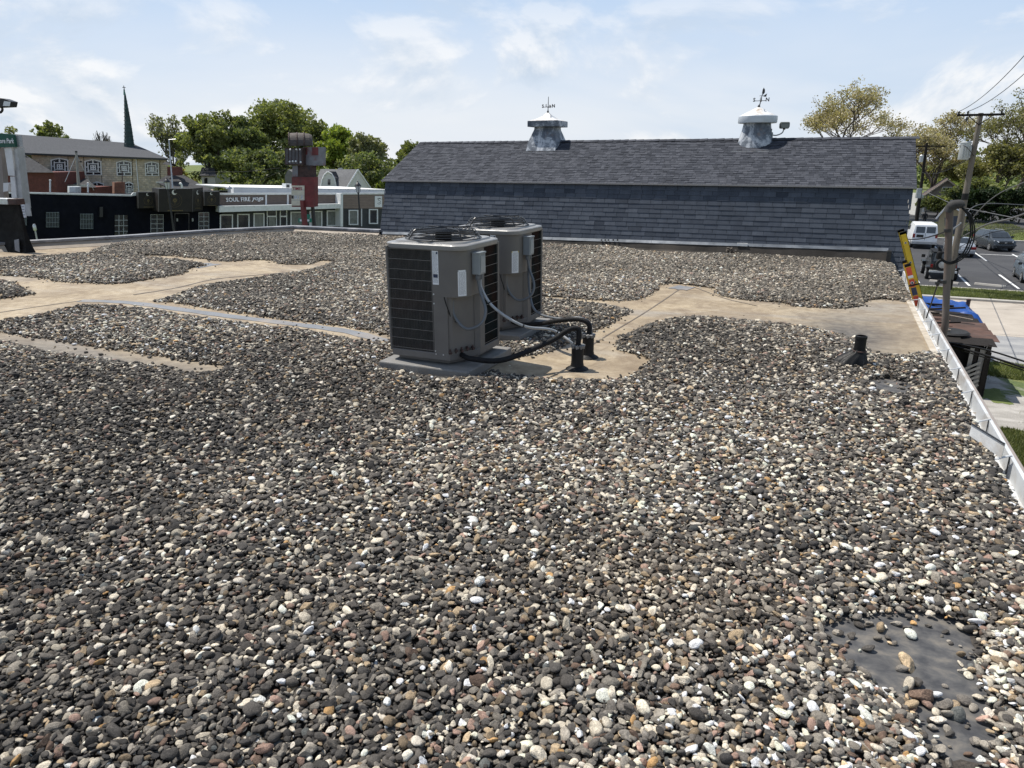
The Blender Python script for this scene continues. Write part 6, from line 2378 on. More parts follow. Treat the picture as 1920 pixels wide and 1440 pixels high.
WW = Wall(a, FD)
mb = MB()
fbox(mb, WW, 535.5, 344.5, 546.5, 353.5, -0.8, 0)
mb.build('casing', M['galv'], v, bevel=0.02)
mb = MB()
fbox(mb, WW, 537, 346, 543, 352, 0.003, 0.02)
mb.build('louvre', M['charcoal'], v)
mb = MB()
a, b = WW.at(530, 353), WW.at(530, 344)
mb.tube([a, b], 0.05, 8)
tag(mb.build('vent_pipe', M['white_paint']), 'white vent pipe on the roof of the brown shop', 'vent pipe')

# ------------------------------------------------------------------ old pole sign
SD = 44.0
sgp = atD(566, 420, SD)
SD1 = Vector((math.cos(YAW - 0.25), math.sin(YAW - 0.25), 0))
PSW = Wall((sgp.x, sgp.y, 0), SD1)
sgn = thing('pole_sign', 'rusty derelict pole sign with a barrel top, bulbs and a cream letter board', 'sign', (sgp.x, sgp.y, 0))


def sbox(name, mat, x0, y0, x1, y1, o0, o1, bevel=0.0):
    return part(sgn, name, mat, PSW, x0, y0, x1, y1, o0, o1, bevel)


a, b = PSW.at(568.5, 385, 0), PSW.at(568.5, 420, 0)
mb = MB()
mb.b2((a.x - 0.12, a.y - 0.12, 0), (a.x + 0.12, a.y + 0.12, a.z + 0.3))
mb.build('post', M['red_paint'], sgn)
a = PSW.at(586, 385, -0.6)
mb = MB()
mb.b2((a.x - 0.08, a.y - 0.08, 0), (a.x + 0.08, a.y + 0.08, a.z + 0.3))
mb.build('post', M['black_metal'], sgn)
sbox('lower_box', M['red_paint'], 547, 332, 588.5, 388, -0.62, -0.1)
PSL = Wall(PSW.at(546.5, 360, 0.0), SD1)
sbox('letter_board', M['sign_cream'], 546.5, 348.0, 570.5, 385.5, -0.099, 0.02)
mb = MB()
for y in (356.5, 366.0, 375.5):
    fbox(mb, PSW, 546.5, y - 0.3, 570.5, y + 0.3, 0.021, 0.032)
mb.build('letter_rail', M['grey_metal'], sgn)
us = SD1 * (1 if SD1.dot(_r) > 0 else -1)
text('sign_letters', 'TIMES', M['red_letter'], PSW.at(557.5, 354.0, 0.03), us, (0, 0, 1), 0.24, 0.004, sgn, bold=0.004, spacing=1.05)
mb = MB()
for (x0, x1) in ((546.8, 550.2),):
    fbox(mb, PSW, x0, 366.8, x1, 372.5, 0.022, 0.036)
mb.build('letter_tile', M['dark_letter'], sgn)
mb = MB()
for (x0, x1) in ((551.4, 553.8), (554.1, 557.0), (558.4, 560.5), (564.5, 567.5)):
    fbox(mb, PSW, x0, 366.8, x1, 373.5, 0.022, 0.036)
mb.build('letter_tile', M['white_trim'], sgn)
mb = MB()
rr = random.Random(4)
for (x0, x1) in ((551.9, 553.2), (554.8, 556.2), (558.9, 560.0), (565.2, 566.8)):
    fbox(mb, PSW, x0, 368.2, x0 + 0.45, 372.3, 0.037, 0.042)
    fbox(mb, PSW, x0 + 0.46, 368.2, x1, 369.2, 0.037, 0.042)
    fbox(mb, PSW, x0 + 0.46, 370.3, x1, 371.0, 0.037, 0.042)
mb.build('worn_print', M['print_grey'], sgn)
sbox('side_board', M['red_paint'], 571.2, 348, 588.5, 388.5, -0.095, -0.02)
sbox('neck_box', M['rust'], 549, 310, 584, 332.5, -0.75, -0.15)
sbox('torn_panel', M['rusty_grey'], 548, 310.5, 558, 331, -0.148, -0.10)
sbox('panel_box', M['rust'], 534, 277.5, 568, 309.5, -0.25, 0.10)
mb = MB()
for k in range(5):
    x = 535.5 + 6.2 * k
    fbox(mb, PSW, x, 279.5, x + 4.8, 307.5, 0.102, 0.12)
mb.build('box_panel', worn('grey_sign_panel', (0.085, 0.08, 0.085), 0.25, 3, 0.6, dirt=(0.09, 0.04, 0.035)), sgn)
pr = thing_r = None
sbox('side_box', M['rusty_grey'], 568.2, 275.5, 597, 310.5, -1.15, -0.25)
sbox('side_stripe', M['red_paint'], 569, 276.2, 576, 290, -0.249, -0.23)
sbox('side_stripe', M['red_paint'], 585, 276.2, 596.5, 291, -0.249, -0.23)
for (x, y) in ((544.5, 281), (556, 280.5), (562.5, 280.5), (543.5, 303.5), (549, 303), (555, 303), (564, 304.5)):
    mb = MB()
    mb.lathe(PSW.at(x, y, 0.11), [(0.02, -0.04), (0.06, -0.02), (0.066, 0.02), (0.03, 0.07)], 8)
    mb.build('bulb', M['bulb'], sgn, smooth=True)
# barrel on top: lying half drum, its open end to the left
cA, cB = PSW.at(543.5, 270, -0.1), PSW.at(586, 270, -0.7)
ax = (cB - cA).normalized()
upv = Vector((0, 0, 1))
sd = ax.cross(upv).normalized()
rad = 0.66
mb = MB()
prof = []
for sgn_, rr_ in ((1, rad), (0, rad - 0.04)):
    pass
nseg = 14
for (fr, rk) in ((0.0, 1.0), (0.08, 1.05), (0.3, 1.07), (0.62, 1.06), (0.9, 0.98), (1.0, 0.88)):
    for k in range(nseg + 1):
        w = math.pi * k / nseg
        mb.v.append(cA.lerp(cB, fr) + sd * (rad * rk * math.cos(w)) + upv * (rad * rk * math.sin(w) * 1.05 - 0.10))
for i in range(5):
    for k in range(nseg):
        a = i * (nseg + 1) + k
        mb.f.append((a, a + nseg + 1, a + nseg + 2, a + 1))
mb.f.append(tuple(5 * (nseg + 1) + k for k in range(nseg + 1)))
brl = mb.build('barrel_top', worn('weathered_barrel', (0.085, 0.070, 0.062), 0.35, 2, 0.8, bump=0.3, stretch=(1, 1, 4)), sgn)
mb = MB()
for fr in (0.0, 0.36, 0.66):
    pts = []
    for k in range(nseg + 1):
        w = math.pi * k / nseg
        pts.append(cA.lerp(cB, fr) + sd * (rad * 1.085 * math.cos(w)) + upv * (rad * 1.085 * math.sin(w) * 1.05 - 0.10))
    mb.tube(pts, 0.035, 5)
mb.build('barrel_hoop', M['rust'], sgn)
mb = MB()
for k in range(4):
    mb.box(cA + ax * 0.25 + sd * random.uniform(-0.35, 0.35) + upv * (0.1 + 0.12 * k), (0.28, 0.22, 0.2), random.uniform(0, 3), 0.3)
mb.build('exposed_wiring', M['rusty_grey'], sgn)

# street name sign and lamps
gs = atD(583, 415, 50)
st = thing('street_sign', 'green street name blades on a thin post by the old sign', 'street sign', (gs.x, gs.y, 0))
mb = MB()
mb.tube([(gs.x, gs.y, 0), (gs.x, gs.y, gs.z + 0.6)], 0.045, 8)
mb.build('post', M['grey_metal'], st)
SWL = Wall((gs.x, gs.y, 0), _r)
mb = MB()
fbox(mb, SWL, 559.5, 409.5, 584.5, 417, 0.05, 0.07)
b1s = mb.build('name_blade', M['street_green'], st)
mb = MB()
fbox(mb, SWL, 573, 402, 581, 409, 0.075, 0.095)
mb.build('name_blade', M['street_green'], st)
mb = MB()
for (x0, x1) in ((562, 566), (571, 574), (575, 580)):
    fbox(mb, SWL, x0, 411.5, x1, 415.2, 0.071, 0.074)
mb.build('worn_print', M['letter_white'], b1s)


def lamp_post(px, ptop, D, label):
    p = atD(px, 420, D)
    top = atD(px - (420 - ptop) * 0.04 * (1 if px < 960 else -1), ptop, D).z
    l_ = thing('street_lamp', label, 'street lamp', (p.x, p.y, 0), 'black lantern lamps along the street')
    s_ = D / 40.0
    mb = MB()
    mb.lathe((p.x, p.y, 0), [(0.20, 0), (0.20, 0.5), (0.10, 0.65), (0.075, 1.0), (0.06, top - 0.95), (0.09, top - 0.93), (0.09, top - 0.88)], 12)
    mb.build('post', M['black_metal'], l_, smooth='auto')
    mb = MB()
    z = top - 0.88
    mb.lathe((p.x, p.y, z), [(0.12, 0.0), (0.21, 0.48)], 8)
    mb.build('lantern_glass', worn('frosted_lantern_glass', (0.55, 0.56, 0.56), 0.05, 6, 0.3), l_)
    mb = MB()
    for k in range(4):
        w = R(45 + 90 * k)
        mb.tube([(p.x + 0.125 * math.cos(w), p.y + 0.125 * math.sin(w), z), (p.x + 0.215 * math.cos(w), p.y + 0.215 * math.sin(w), z + 0.48)], 0.016, 5)
    mb.lathe((p.x, p.y, z + 0.485), [(0.27, 0.0), (0.25, 0.06), (0.13, 0.20), (0.05, 0.27), (0.04, 0.33), (0.06, 0.36), (0.0, 0.41)], 12)
    mb.build('lantern_cap', M['black_metal'], l_, smooth='auto')
    return l_


lamp_post(324, 331, 55, 'black lantern street lamp in front of the big moon awning')
lamp_post(675.5, 338, 56, 'black lantern street lamp beside the barn in front of the brown shop')
fp = atD(322, 380, 70)
mb = MB()
mb.tube([(fp.x, fp.y, 0), tuple(atD(316.5, 262, 70))], [0.09, 0.05], 7)
q = atD(316.5, 262, 70)
mb.tube([q, q + _r * 0.7 + Vector((0, 0, 0.05))], 0.04, 6)
tag(mb.build('light_mast', M['grey_metal']), 'thin grey mast rising between the church and the trees', 'mast')

# ------------------------------------------------------------------ sign frame and camera-like lamp at the far left
LD = 19.0
lw = atD(20, 330, LD)
LW = Wall((lw.x, lw.y, 0), _r)
lfs = thing('sign_frame', 'pale steel sign frame with a green board at the left edge', 'sign', tuple(ground_under(LW, 20, 330)))
mb = MB()
a, b = LW.at(22, 262), LW.at(40, 392)
mb.prism([LW.at(20.5, 276), LW.at(36, 391), LW.at(45, 391), LW.at(31.5, 276)], -LW.n * 0.3)
mb.build('leaning_post', M['grey_metal'], lfs)
mb = MB()
mb.prism([LW.at(-3, 276), LW.at(-3, 372), LW.at(7.5, 372), LW.at(2, 276)], -LW.n * 0.2)
mb.build('leaning_post', M['taupe_metal'], lfs)
mb = MB()
mb.prism([LW.at(8, 278, 0.06), LW.at(15.5, 329, 0.06), LW.at(27, 330, 0.06), LW.at(21.5, 277, 0.06)], -LW.n * 0.04)
mb.build('white_panel', M['white_paint'], lfs)
mb = MB()
mb.prism([LW.at(19, 331, 0.05), LW.at(22, 371, 0.05), LW.at(31, 371, 0.05), LW.at(27, 331, 0.05)], -LW.n * 0.04)
mb.build('torn_panel', M['white_paint'], lfs)
mb = MB()
mb.prism([LW.at(-40, 246, 0.12), LW.at(-40, 277, 0.12), LW.at(28.5, 275.5, 0.12), LW.at(24.5, 252, 0.12)], -LW.n * 0.10)
gb = mb.build('green_board', M['sign_green'], lfs)
fit_text(text('sign_letters', 'ore Park', M['letter_white'], LW.at(12, 264.5, 0.13), _r, (0, 0, 1), 0.17, 0.004, gb, shear=0.3, bold=0.003), LW, -1, 25.5, 264)
mb = MB()
mb.prism([LW.at(26, 254.5, 0.02), LW.at(29.5, 275, 0.02), LW.at(42, 275, 0.02), LW.at(40, 254, 0.02)], -LW.n * 0.03)
mb.build('grey_panel', M['grey_metal'], lfs)
mb = MB()
mb.prism([LW.at(36.5, 383, 0.1), LW.at(39, 408, 0.1), LW.at(48.5, 408, 0.1), LW.at(46, 382.5, 0.1)], -LW.n * 0.03)
p_ = mb.build('notice_board', M['sticker'], lfs)
mb = MB()
for k in range(4):
    mb.prism([LW.at(38.5 + 0.5 * k, 387 + 5 * k, 0.105), LW.at(38.6 + 0.5 * k, 388.4 + 5 * k, 0.105), LW.at(45 + 0.5 * k, 388.2 + 5 * k, 0.105), LW.at(45 + 0.5 * k, 386.8 + 5 * k, 0.105)], -LW.n * 0.003)
mb.build('print', M['print_grey'], p_)
mb = MB()
mb.prism([LW.at(46.5, 381.5, 0.1), LW.at(49.5, 405, 0.1), LW.at(58.5, 405, 0.1), LW.at(55, 382, 0.1)], -LW.n * 0.03)
mb.build('notice_board', M['grey_metal'], lfs)
mb = MB()
mb.prism([LW.at(6, 343, 0.1), LW.at(6, 360, 0.1), LW.at(15, 358, 0.1), LW.at(16, 343, 0.1)], -LW.n * 0.2)
mb.build('lamp_box', M['white_paint'], lfs)
q = atD(-3, 195, 19)
CW = Wall((q.x, q.y, 0), _r)
cmr = thing('floodlight', 'dark floodlight jutting in at the upper left edge above the church roof', 'floodlight', tuple(q))
mb = MB()
mb.prism([CW.at(-30, 190), CW.at(-30, 202), CW.at(19, 200), CW.at(21, 190), CW.at(6, 184.5), CW.at(-30, 180)], -CW.n * 0.28)
mb.build('housing', M['black_metal'], cmr, bevel=0.012)
mb = MB()
mb.prism([CW.at(8, 189.5, 0.004), CW.at(6, 198.5, 0.004), CW.at(18.5, 199.2, 0.004), CW.at(20, 191, 0.004)], CW.n * 0.012)
mb.build('lens', M['galv'], cmr)
mb = MB()
mb.tube(spline([CW.at(3, 199, -0.1), CW.at(4.5, 206, -0.1), CW.at(1, 211, -0.1), CW.at(-8, 216, -0.1), CW.at(-8, 300, -0.1)], 5), 0.03, 7)
mb.build('arm', M['black_metal'], cmr)

# ------------------------------------------------------------------ stone church
c0 = atD(190, 330, 100)
cdir = Vector((math.cos(YAW + 0.02), math.sin(YAW + 0.02), 0))
CHW = Wall((c0.x, c0.y, 0), cdir)
chu = thing('church', 'pale stone church with a grey roof and latticed windows', 'church', tuple(ground_under(CHW, 190, 330)))
mb = MB()
a, b = CHW.at(58, 288), CHW.at(313, 297)
b3 = CHW.at(306, 300, -9)
a3 = CHW.at(70, 300, -9)
mb.add([(a.x, a.y, 0), (b.x, b.y, 0), b, a, (a3.x, a3.y, 0), (b3.x, b3.y, 0), (b3.x, b3.y, b.z - 0.1), (a3.x, a3.y, b.z - 0.1)], [(0, 1, 2, 3), (1, 5, 6, 2), (5, 4, 7, 6), (4, 0, 3, 7), (3, 2, 6, 7)])
mb.build('wall', M['church_stone'], chu)
mb = MB()
e0, e1 = CHW.at(45, 286.5, 0.7), CHW.at(314, 297.0, 0.7)
r0, r1 = CHW.at(20, 251, -8.0), CHW.at(247, 268.5, -8.0)
mb.prism([e0, e1, r1, r0], (0, 0, -0.25))
q0, q1 = CHW.at(24, 296, -17), CHW.at(290, 301, -17)
mb.add([r0, r1, q1, q0], [(0, 1, 2, 3)])
mb.add([r1, e1, q1], [(0, 1, 2)])
mb.add([r0, e0, q0], [(0, 2, 1)])
mb.build('roof', M['church_roof'], chu)
mb = MB()
mb.prism([CHW.at(60, 290.2, 0.75), CHW.at(313, 298.6, 0.75), CHW.at(313, 297, 0.75), CHW.at(60, 287.4, 0.75)], -CHW.n * 0.2)
mb.build('eaves_gutter', M['black_metal'], chu)
for (xa, xb) in ((96, 127), (158.5, 189), (217.5, 247), (271, 298)):
    part(chu, 'wall_panel', M['church_panel'], CHW, xa, 292 + (xa - 96) * 0.034, xb, 298 + (xa - 96) * 0.034, 0.02, 0.04)
mb = MB()
for x in (127.5, 156.5, 189.5, 247.5, 299.5):
    fquad(mb, CHW, [(x - 0.4, 292 + (x - 96) * 0.032), (x + 0.4, 292 + (x - 96) * 0.032), (x + 2.6, 362), (x + 1.8, 362)], 0.01, 0.03)
mb.build('expansion_joint', M['dark_wood'], chu)
mb = MB()
fquad(mb, CHW, [(254, 297), (255.3, 297), (261, 362), (259.5, 362)], 0.02, 0.14)
mb.build('downpipe', M['white_trim'], chu)


def church_window(x0, y0, x1, y1, crop=None):
    w = x1 - x0
    h = y1 - y0
    sk = 0.04 * h           # the verticals lean a little in the picture, as everywhere at the left

    def P(u_, v_):
        return (x0 + u_ * w + (v_ - 0.5) * sk, y0 + v_ * h)
    mb = MB()
    fquad(mb, CHW, [P(0, 1), P(1, 1), P(1, 0.16), P(0.5, 0.0), P(0, 0.16)], 0.04, 0.06)
    gl = mb.build('window', M['glass'], chu)
    mb = MB()

    def bar(u0, v0, u1, v1, o=0.0):
        e_ = 0.008
        fquad(mb, CHW, [P(u0 - e_, v0), P(u0 - e_, v1), P(u1 + e_, v1), P(u1 + e_, v0)], 0.061, 0.12 + o)
    t_ = 0.05
    bar(0, 0.16, t_, 1), bar(1 - t_, 0.16, 1, 1), bar(0, 0.96, 1, 1, 0.002)
    fquad(mb, CHW, [P(-0.02, 0.17), P(0.5, 0.04), P(0.5, -0.03), P(-0.02, 0.10)], 0.061, 0.125)
    fquad(mb, CHW, [P(1.02, 0.17), P(1.02, 0.10), P(0.5, -0.03), P(0.5, 0.04)], 0.061, 0.125)
    bar(0.0, 0.77, 1.0, 0.82, 0.004)
    bar(0.47, 0.82, 0.53, 0.96)
    bar(0.47, 0.03, 0.53, 0.28)
    bar(0.17, 0.20, 0.22, 0.77), bar(0.78, 0.20, 0.83, 0.77)
    bar(0.17, 0.25, 0.83, 0.30, 0.006)
    bar(0.34, 0.36, 0.39, 0.66), bar(0.61, 0.36, 0.66, 0.66)
    bar(0.34, 0.36, 0.66, 0.40, 0.006), bar(0.34, 0.62, 0.66, 0.67, 0.006)
    bar(0.22, 0.66, 0.78, 0.70, 0.008)
    bar(0.47, 0.40, 0.53, 0.62), bar(0.39, 0.48, 0.61, 0.53, 0.006)
    bar(0.05, 0.46, 0.17, 0.51), bar(0.83, 0.46, 0.95, 0.51)
    mb.build('lattice', M['pale_muntin_l'], gl)


M['pale_muntin_l'] = worn('pale_window_lattice', (0.70, 0.69, 0.66), 0.06, 3, 0.6)
for (x0, y0, x1, y1) in ((95.5, 296.5, 128, 327.5), (159, 299, 190, 328.5), (218.5, 301, 246.5, 329.5), (272, 303, 297.5, 330), (170, 341, 194.5, 372), (234, 341, 250, 372)):
    church_window(x0, y0, x1, y1)
# steeple
sb = CHW.at(241, 268, -6.0)
SPW = Wall((sb.x, sb.y, 0), cdir)
ste = thing('steeple', 'slender dark green copper spire with a cross above the church roof', 'steeple', tuple(sb))
mb = MB()
levels = [(243.0, 284, 10.2), (241.8, 262, 8.2), (240.4, 240, 6.6), (238.7, 222, 5.2), (237.0, 205, 3.9), (235.3, 188, 2.5), (234.3, 178, 1.7), (233.6, 172, 0.9), (233.2, 166, 0.35)]
ppm = (SPW.at(260, 250) - SPW.at(250, 250)).length / 10
vs, fs = [], []
for (x, y, hw) in levels:
    c = SPW.at(x, y)
    for k in range(8):
        w = 6.2832 * k / 8 + 0.3927
        vs.append(c + Vector((math.cos(w), math.sin(w), 0)) * hw * ppm)
for i in range(len(levels) - 1):
    for k in range(8):
        fs.append((i * 8 + k, i * 8 + (k + 1) % 8, (i + 1) * 8 + (k + 1) % 8, (i + 1) * 8 + k))
mb.add(vs, fs)
mb.build('spire', M['copper'], ste)
mb = MB()
for i in range(12):
    f = i / 12.0
    y = 270 - 88 * f
    x = 242.3 - 7.4 * f
    hw = 8.9 - 6.9 * f
    mb.ring(SPW.at(x, y), hw * ppm * 1.0, 0.055, 8, 5)
mb.build('band', M['verdigris'] if False else M['copper'], ste)
mb = MB()
vs = []
mb.lathe(SPW.at(233.8, 178), [(0.17, 0), (0.06, 0.75)], 8)
mb.build('tip', M['verdigris'], ste)
mb = MB()
a, b = SPW.at(233, 168), SPW.at(232.2, 160.5)
mb.b2((a.x - 0.035, a.y - 0.035, a.z - 0.4), (a.x + 0.035, a.y + 0.035, b.z))
c = SPW.at(232.3, 164)
mb.prism([c - _r * 0.22 - Vector((0, 0, 0.04)), c + _r * 0.22 - Vector((0, 0, 0.04)), c + _r * 0.22 + Vector((0, 0, 0.04)), c - _r * 0.22 + Vector((0, 0, 0.04))], _f0 * 0.07)
mb.build('cross', M['black_metal'], ste)
# brick wing at the left, with a grey hipped roof
LWG = Wall(CHW.at(70, 340) + CHW.n * 9, cdir)
wing = thing('brick_wing', 'red brick wing with grey hipped roofs in front of the church', 'building', tuple(ground_under(LWG, 70, 340)))
mb = MB()
a, b = LWG.at(-60, 322), LWG.at(101, 323)
mb.prism([(a.x, a.y, 0), (b.x, b.y, 0), b, a], -LWG.n * 7)
mb.build('wall', M['red_brick'], wing)
mb = MB()
ra, rb = LWG.at(-40, 275, -5), LWG.at(22, 275, -5)
ea, eb = LWG.at(-62, 322.5, 0.5), LWG.at(101.5, 323.5, 0.5)
ec = LWG.at(101.5, 323.5, -10)
mb.add([ea, eb, rb, ra, ec], [(0, 1, 2, 3), (1, 4, 2)])
mb.build('roof', M['dark_roof'], wing)
mb = MB()
s_a = LWG.at(26, 290, -4.4)
for k in range(9):
    f = k / 8.0
    x, y = 36 + 33 * f, 287 + 19 * f
    c = LWG.at(x, y, -3.4 + 1.2 * f)
    mb.box(c, (0.36, 0.36, 0.24), YAW)
mb.build('stepped_flashing', M['dark_roof'], wing)
low = thing('low_annex', 'low grey roofed annex with a brick wall below the church windows', 'building', tuple(ground_under(LWG, 140, 350)))
ANW = Wall(CHW.at(140, 350) + CHW.n * 6, cdir)
mb = MB()
a, b = ANW.at(101, 349), ANW.at(178, 351)
mb.prism([(a.x, a.y, 0), (b.x, b.y, 0), b, a], -ANW.n * 5)
mb.build('wall', M['red_brick'], low)
mb = MB()
mb.add([ANW.at(100, 350, 0.5), ANW.at(180, 351.5, 0.5), ANW.at(160, 332, -4.5), ANW.at(103, 330, -4.5)], [(0, 1, 2, 3)])
mb.add([ANW.at(180, 351.5, 0.5), ANW.at(182, 351, -5), ANW.at(160, 332, -4.5)], [(0, 1, 2)])
mb.build('roof', M['dark_roof'], low)
mb = MB()
fbox(mb, ANW, 101, 346.5, 170, 349.5, 0.55, 0.62)
mb.build('fascia', M['grey_metal'], low)
# porch block between church and brown shop
PW_ = Wall(CHW.at(340, 340) + CHW.n * 5, cdir)
por = thing('porch_building', 'grey roofed church hall with a red brick stub behind the moon awnings', 'building', tuple(ground_under(PW_, 350, 350)))
mb = MB()
fbox(mb, PW_, 313.5, 313, 336.5, 329, -2, -1)
mb.build('brick_stub', M['red_brick'], por)
mb = MB()
mb.add([PW_.at(304, 307, -3), PW_.at(337, 314, -3), PW_.at(337, 313, -1.0), PW_.at(313, 302, -4.5)], [(0, 1, 2, 3)])
mb.add([PW_.at(292, 342, 0.5), PW_.at(322, 358, 1.2), PW_.at(404, 360, 1.2), PW_.at(342, 327, -4), PW_.at(316, 327, -4)], [(0, 1, 2, 3, 4)])
mb.build('roof', M['dark_roof'], por)
mb = MB()
a, b = PW_.at(313, 352, 0.4), PW_.at(404, 360, 0.4)
mb.prism([(a.x, a.y, 0), (b.x, b.y, 0), b, a], -PW_.n * 4)
mb.build('wall', M['church_stone'], por)
mb = MB()
fquad(mb, PW_, [(292, 343), (292, 340.8), (315, 341), (315, 343)], 0.4, 0.6)
mb.build('ridge_board', M['grey_metal'], por)
q = PW_.at(342, 358, 1.5)
mb = MB()
mb.tube(spline([q, q + Vector((0, 0, 0.75)), q + Vector((-0.15, 0, 0.98)), q + Vector((-0.32, 0, 0.86))], 4), 0.13, 8)
tag(mb.build('vent_pipe', M['white_paint'], smooth=True), 'white gooseneck vent above the big moon awning', 'vent pipe')

# ------------------------------------------------------------------ white house behind the brown shop
h0 = atD(640, 340, 92)
HW = Wall((h0.x, h0.y, 0), Vector((math.cos(YAW + 0.1), math.sin(YAW + 0.1), 0)))
hou = thing('white_house', 'pale house with a grey roof and a small gambrel dormer', 'house', tuple(ground_under(HW, 640, 340)))
mb = MB()
a, b = HW.at(592, 352), HW.at(650, 352)
mb.prism([(a.x, a.y, 0), (b.x, b.y, 0), b, a], -HW.n * 7)
mb.build('wall', M['house_white'], hou)
mb = MB()
gA, gB, gC = HW.at(649, 354, 0.3), HW.at(696, 355, -2.2), HW.at(671, 318.5, -1.2)
mb.add([Vector((gA.x, gA.y, 0)), Vector((gB.x, gB.y, 0)), gB, gC, gA], [(0, 1, 2, 3, 4)])
mb.build('gable_wall', M['house_white'], hou)
mb = MB()
mb.prism([HW.at(587, 353.5, 0.6), HW.at(648, 354, 0.6), HW.at(670.5, 317.5, -3.0), HW.at(601, 317, -3.4)], (0, 0, -0.15))
mb.prism([HW.at(670.5, 317.5, -3.0), HW.at(601, 317, -3.4), HW.at(620, 340, -7), HW.at(697, 354.5, -3.2)], (0, 0, -0.15))
mb.build('roof', worn('slate_house_roof', (0.12, 0.122, 0.125), 0.2, 3, 0.85), hou)
mb = MB()
mb.tube([HW.at(649, 354, 0.45), HW.at(671, 318, -1.1)], 0.10, 5)
mb.tube([HW.at(671, 318, -1.1), HW.at(696, 354, -2.1)], 0.10, 5)
mb.build('barge_board', M['white_trim'], hou)
DW = Wall(HW.at(614, 345, 0.2), HW.d)
mb = MB()
dor = [(601.5, 349.5), (630, 349.5), (627, 335), (622, 326), (614.5, 322), (608, 328), (604, 337)]
fquad(mb, DW, dor, -1.6, 0.0)
dm = mb.build('dormer', M['house_white'], hou)
mb = MB()
for k in range(2, 6):
    a, b = dor[k], dor[(k + 1)]
    mb.tube([DW.at(*a, 0.05), DW.at(*b, 0.05)], 0.09, 5)
mb.tube([DW.at(630, 349.5, 0.05), DW.at(627, 335, 0.05)], 0.09, 5)
mb.tube([DW.at(604, 337, 0.05), DW.at(601.5, 349.5, 0.05)], 0.09, 5)
mb.build('dormer_trim', M['white_trim'], dm)
part(dm, 'dormer_window', M['glass'], DW, 614.5, 336, 619.5, 346.5, 0.01, 0.04)
mb = MB()
mb.add([DW.at(614.5, 321.5, 0.1), DW.at(627, 334, 0.1), DW.at(636, 334, -1.8), DW.at(630, 321.5, -1.8)], [(0, 1, 2, 3)])
mb.add([DW.at(627, 334, 0.1), DW.at(630, 349, 0.1), DW.at(637, 349, -1.8), DW.at(636, 334, -1.8)], [(0, 1, 2, 3)])
mb.build('dormer_roof', M['dark_roof'], dm)
part(hou, 'chimney', M['grey_metal'], HW, 634, 315.2, 641, 320, -4, -3.2)
hb = thing('pale_house', 'small pale house glimpsed between tree trunks behind the awnings', 'house', tuple(atD(385, 340, 108)))
HBW = Wall(atD(385, 340, 108), _r)
mb = MB()
a, b = HBW.at(377, 328), HBW.at(402, 328)
mb.prism([(a.x, a.y, 0), (b.x, b.y, 0), b, a], -HBW.n * 6)
mb.build('wall', M['house_white'], hb)
mb = MB()
mb.prism([HBW.at(374, 329, 0.4), HBW.at(405, 329, 0.4), HBW.at(402, 314, -3), HBW.at(378, 314, -3)], (0, 0, -0.1))
mb.build('roof', M['dark_roof'], hb)
part(hb, 'window', M['glass'], HBW, 383, 334, 389, 344, 0.01, 0.04)
hc = thing('grey_house', 'dark grey house corner showing behind the old pole sign', 'house', tuple(atD(540, 330, 98)))
HCW = Wall(atD(540, 330, 98), _r)
mb = MB()
a, b = HCW.at(534, 330), HCW.at(562, 330)
mb.prism([(a.x, a.y, 0), (b.x, b.y, 0), b, HCW.at(540, 318), a], -HCW.n * 6)
mb.build('wall', worn('grey_house_siding', (0.15, 0.145, 0.14), 0.1, 2, 0.8), hc)

# ------------------------------------------------------------------ trees
def leaf_cloud(centers, radii, n, size, seed, flat=0.7):
    """n leaf-sized rhombs gathered in clumps."""
    g_ = np.random.default_rng(seed)
    C_ = np.array(centers, float)
    Rr = np.array(radii, float)
    wts = Rr ** 2
    idx = g_.choice(len(C_), n, p=wts / wts.sum())
    d = g_.normal(0, 1, (n, 3))
    d /= np.linalg.norm(d, axis=1)[:, None]
    rad = Rr[idx] * g_.uniform(0.15, 1.0, n) ** 0.45
    c = C_[idx] + d * rad[:, None] * np.array((1, 1, flat))
    a = g_.normal(0, 1, (n, 3))
    a /= np.linalg.norm(a, axis=1)[:, None]
    b = np.cross(a, g_.normal(0, 1, (n, 3)))
    b /= np.linalg.norm(b, axis=1)[:, None]
    s = size * g_.uniform(0.6, 1.35, n)[:, None]
    V = np.stack([c - a * s, c + b * s * 0.6, c + a * s, c - b * s * 0.6], 1)
    return V.reshape(-1, 3)


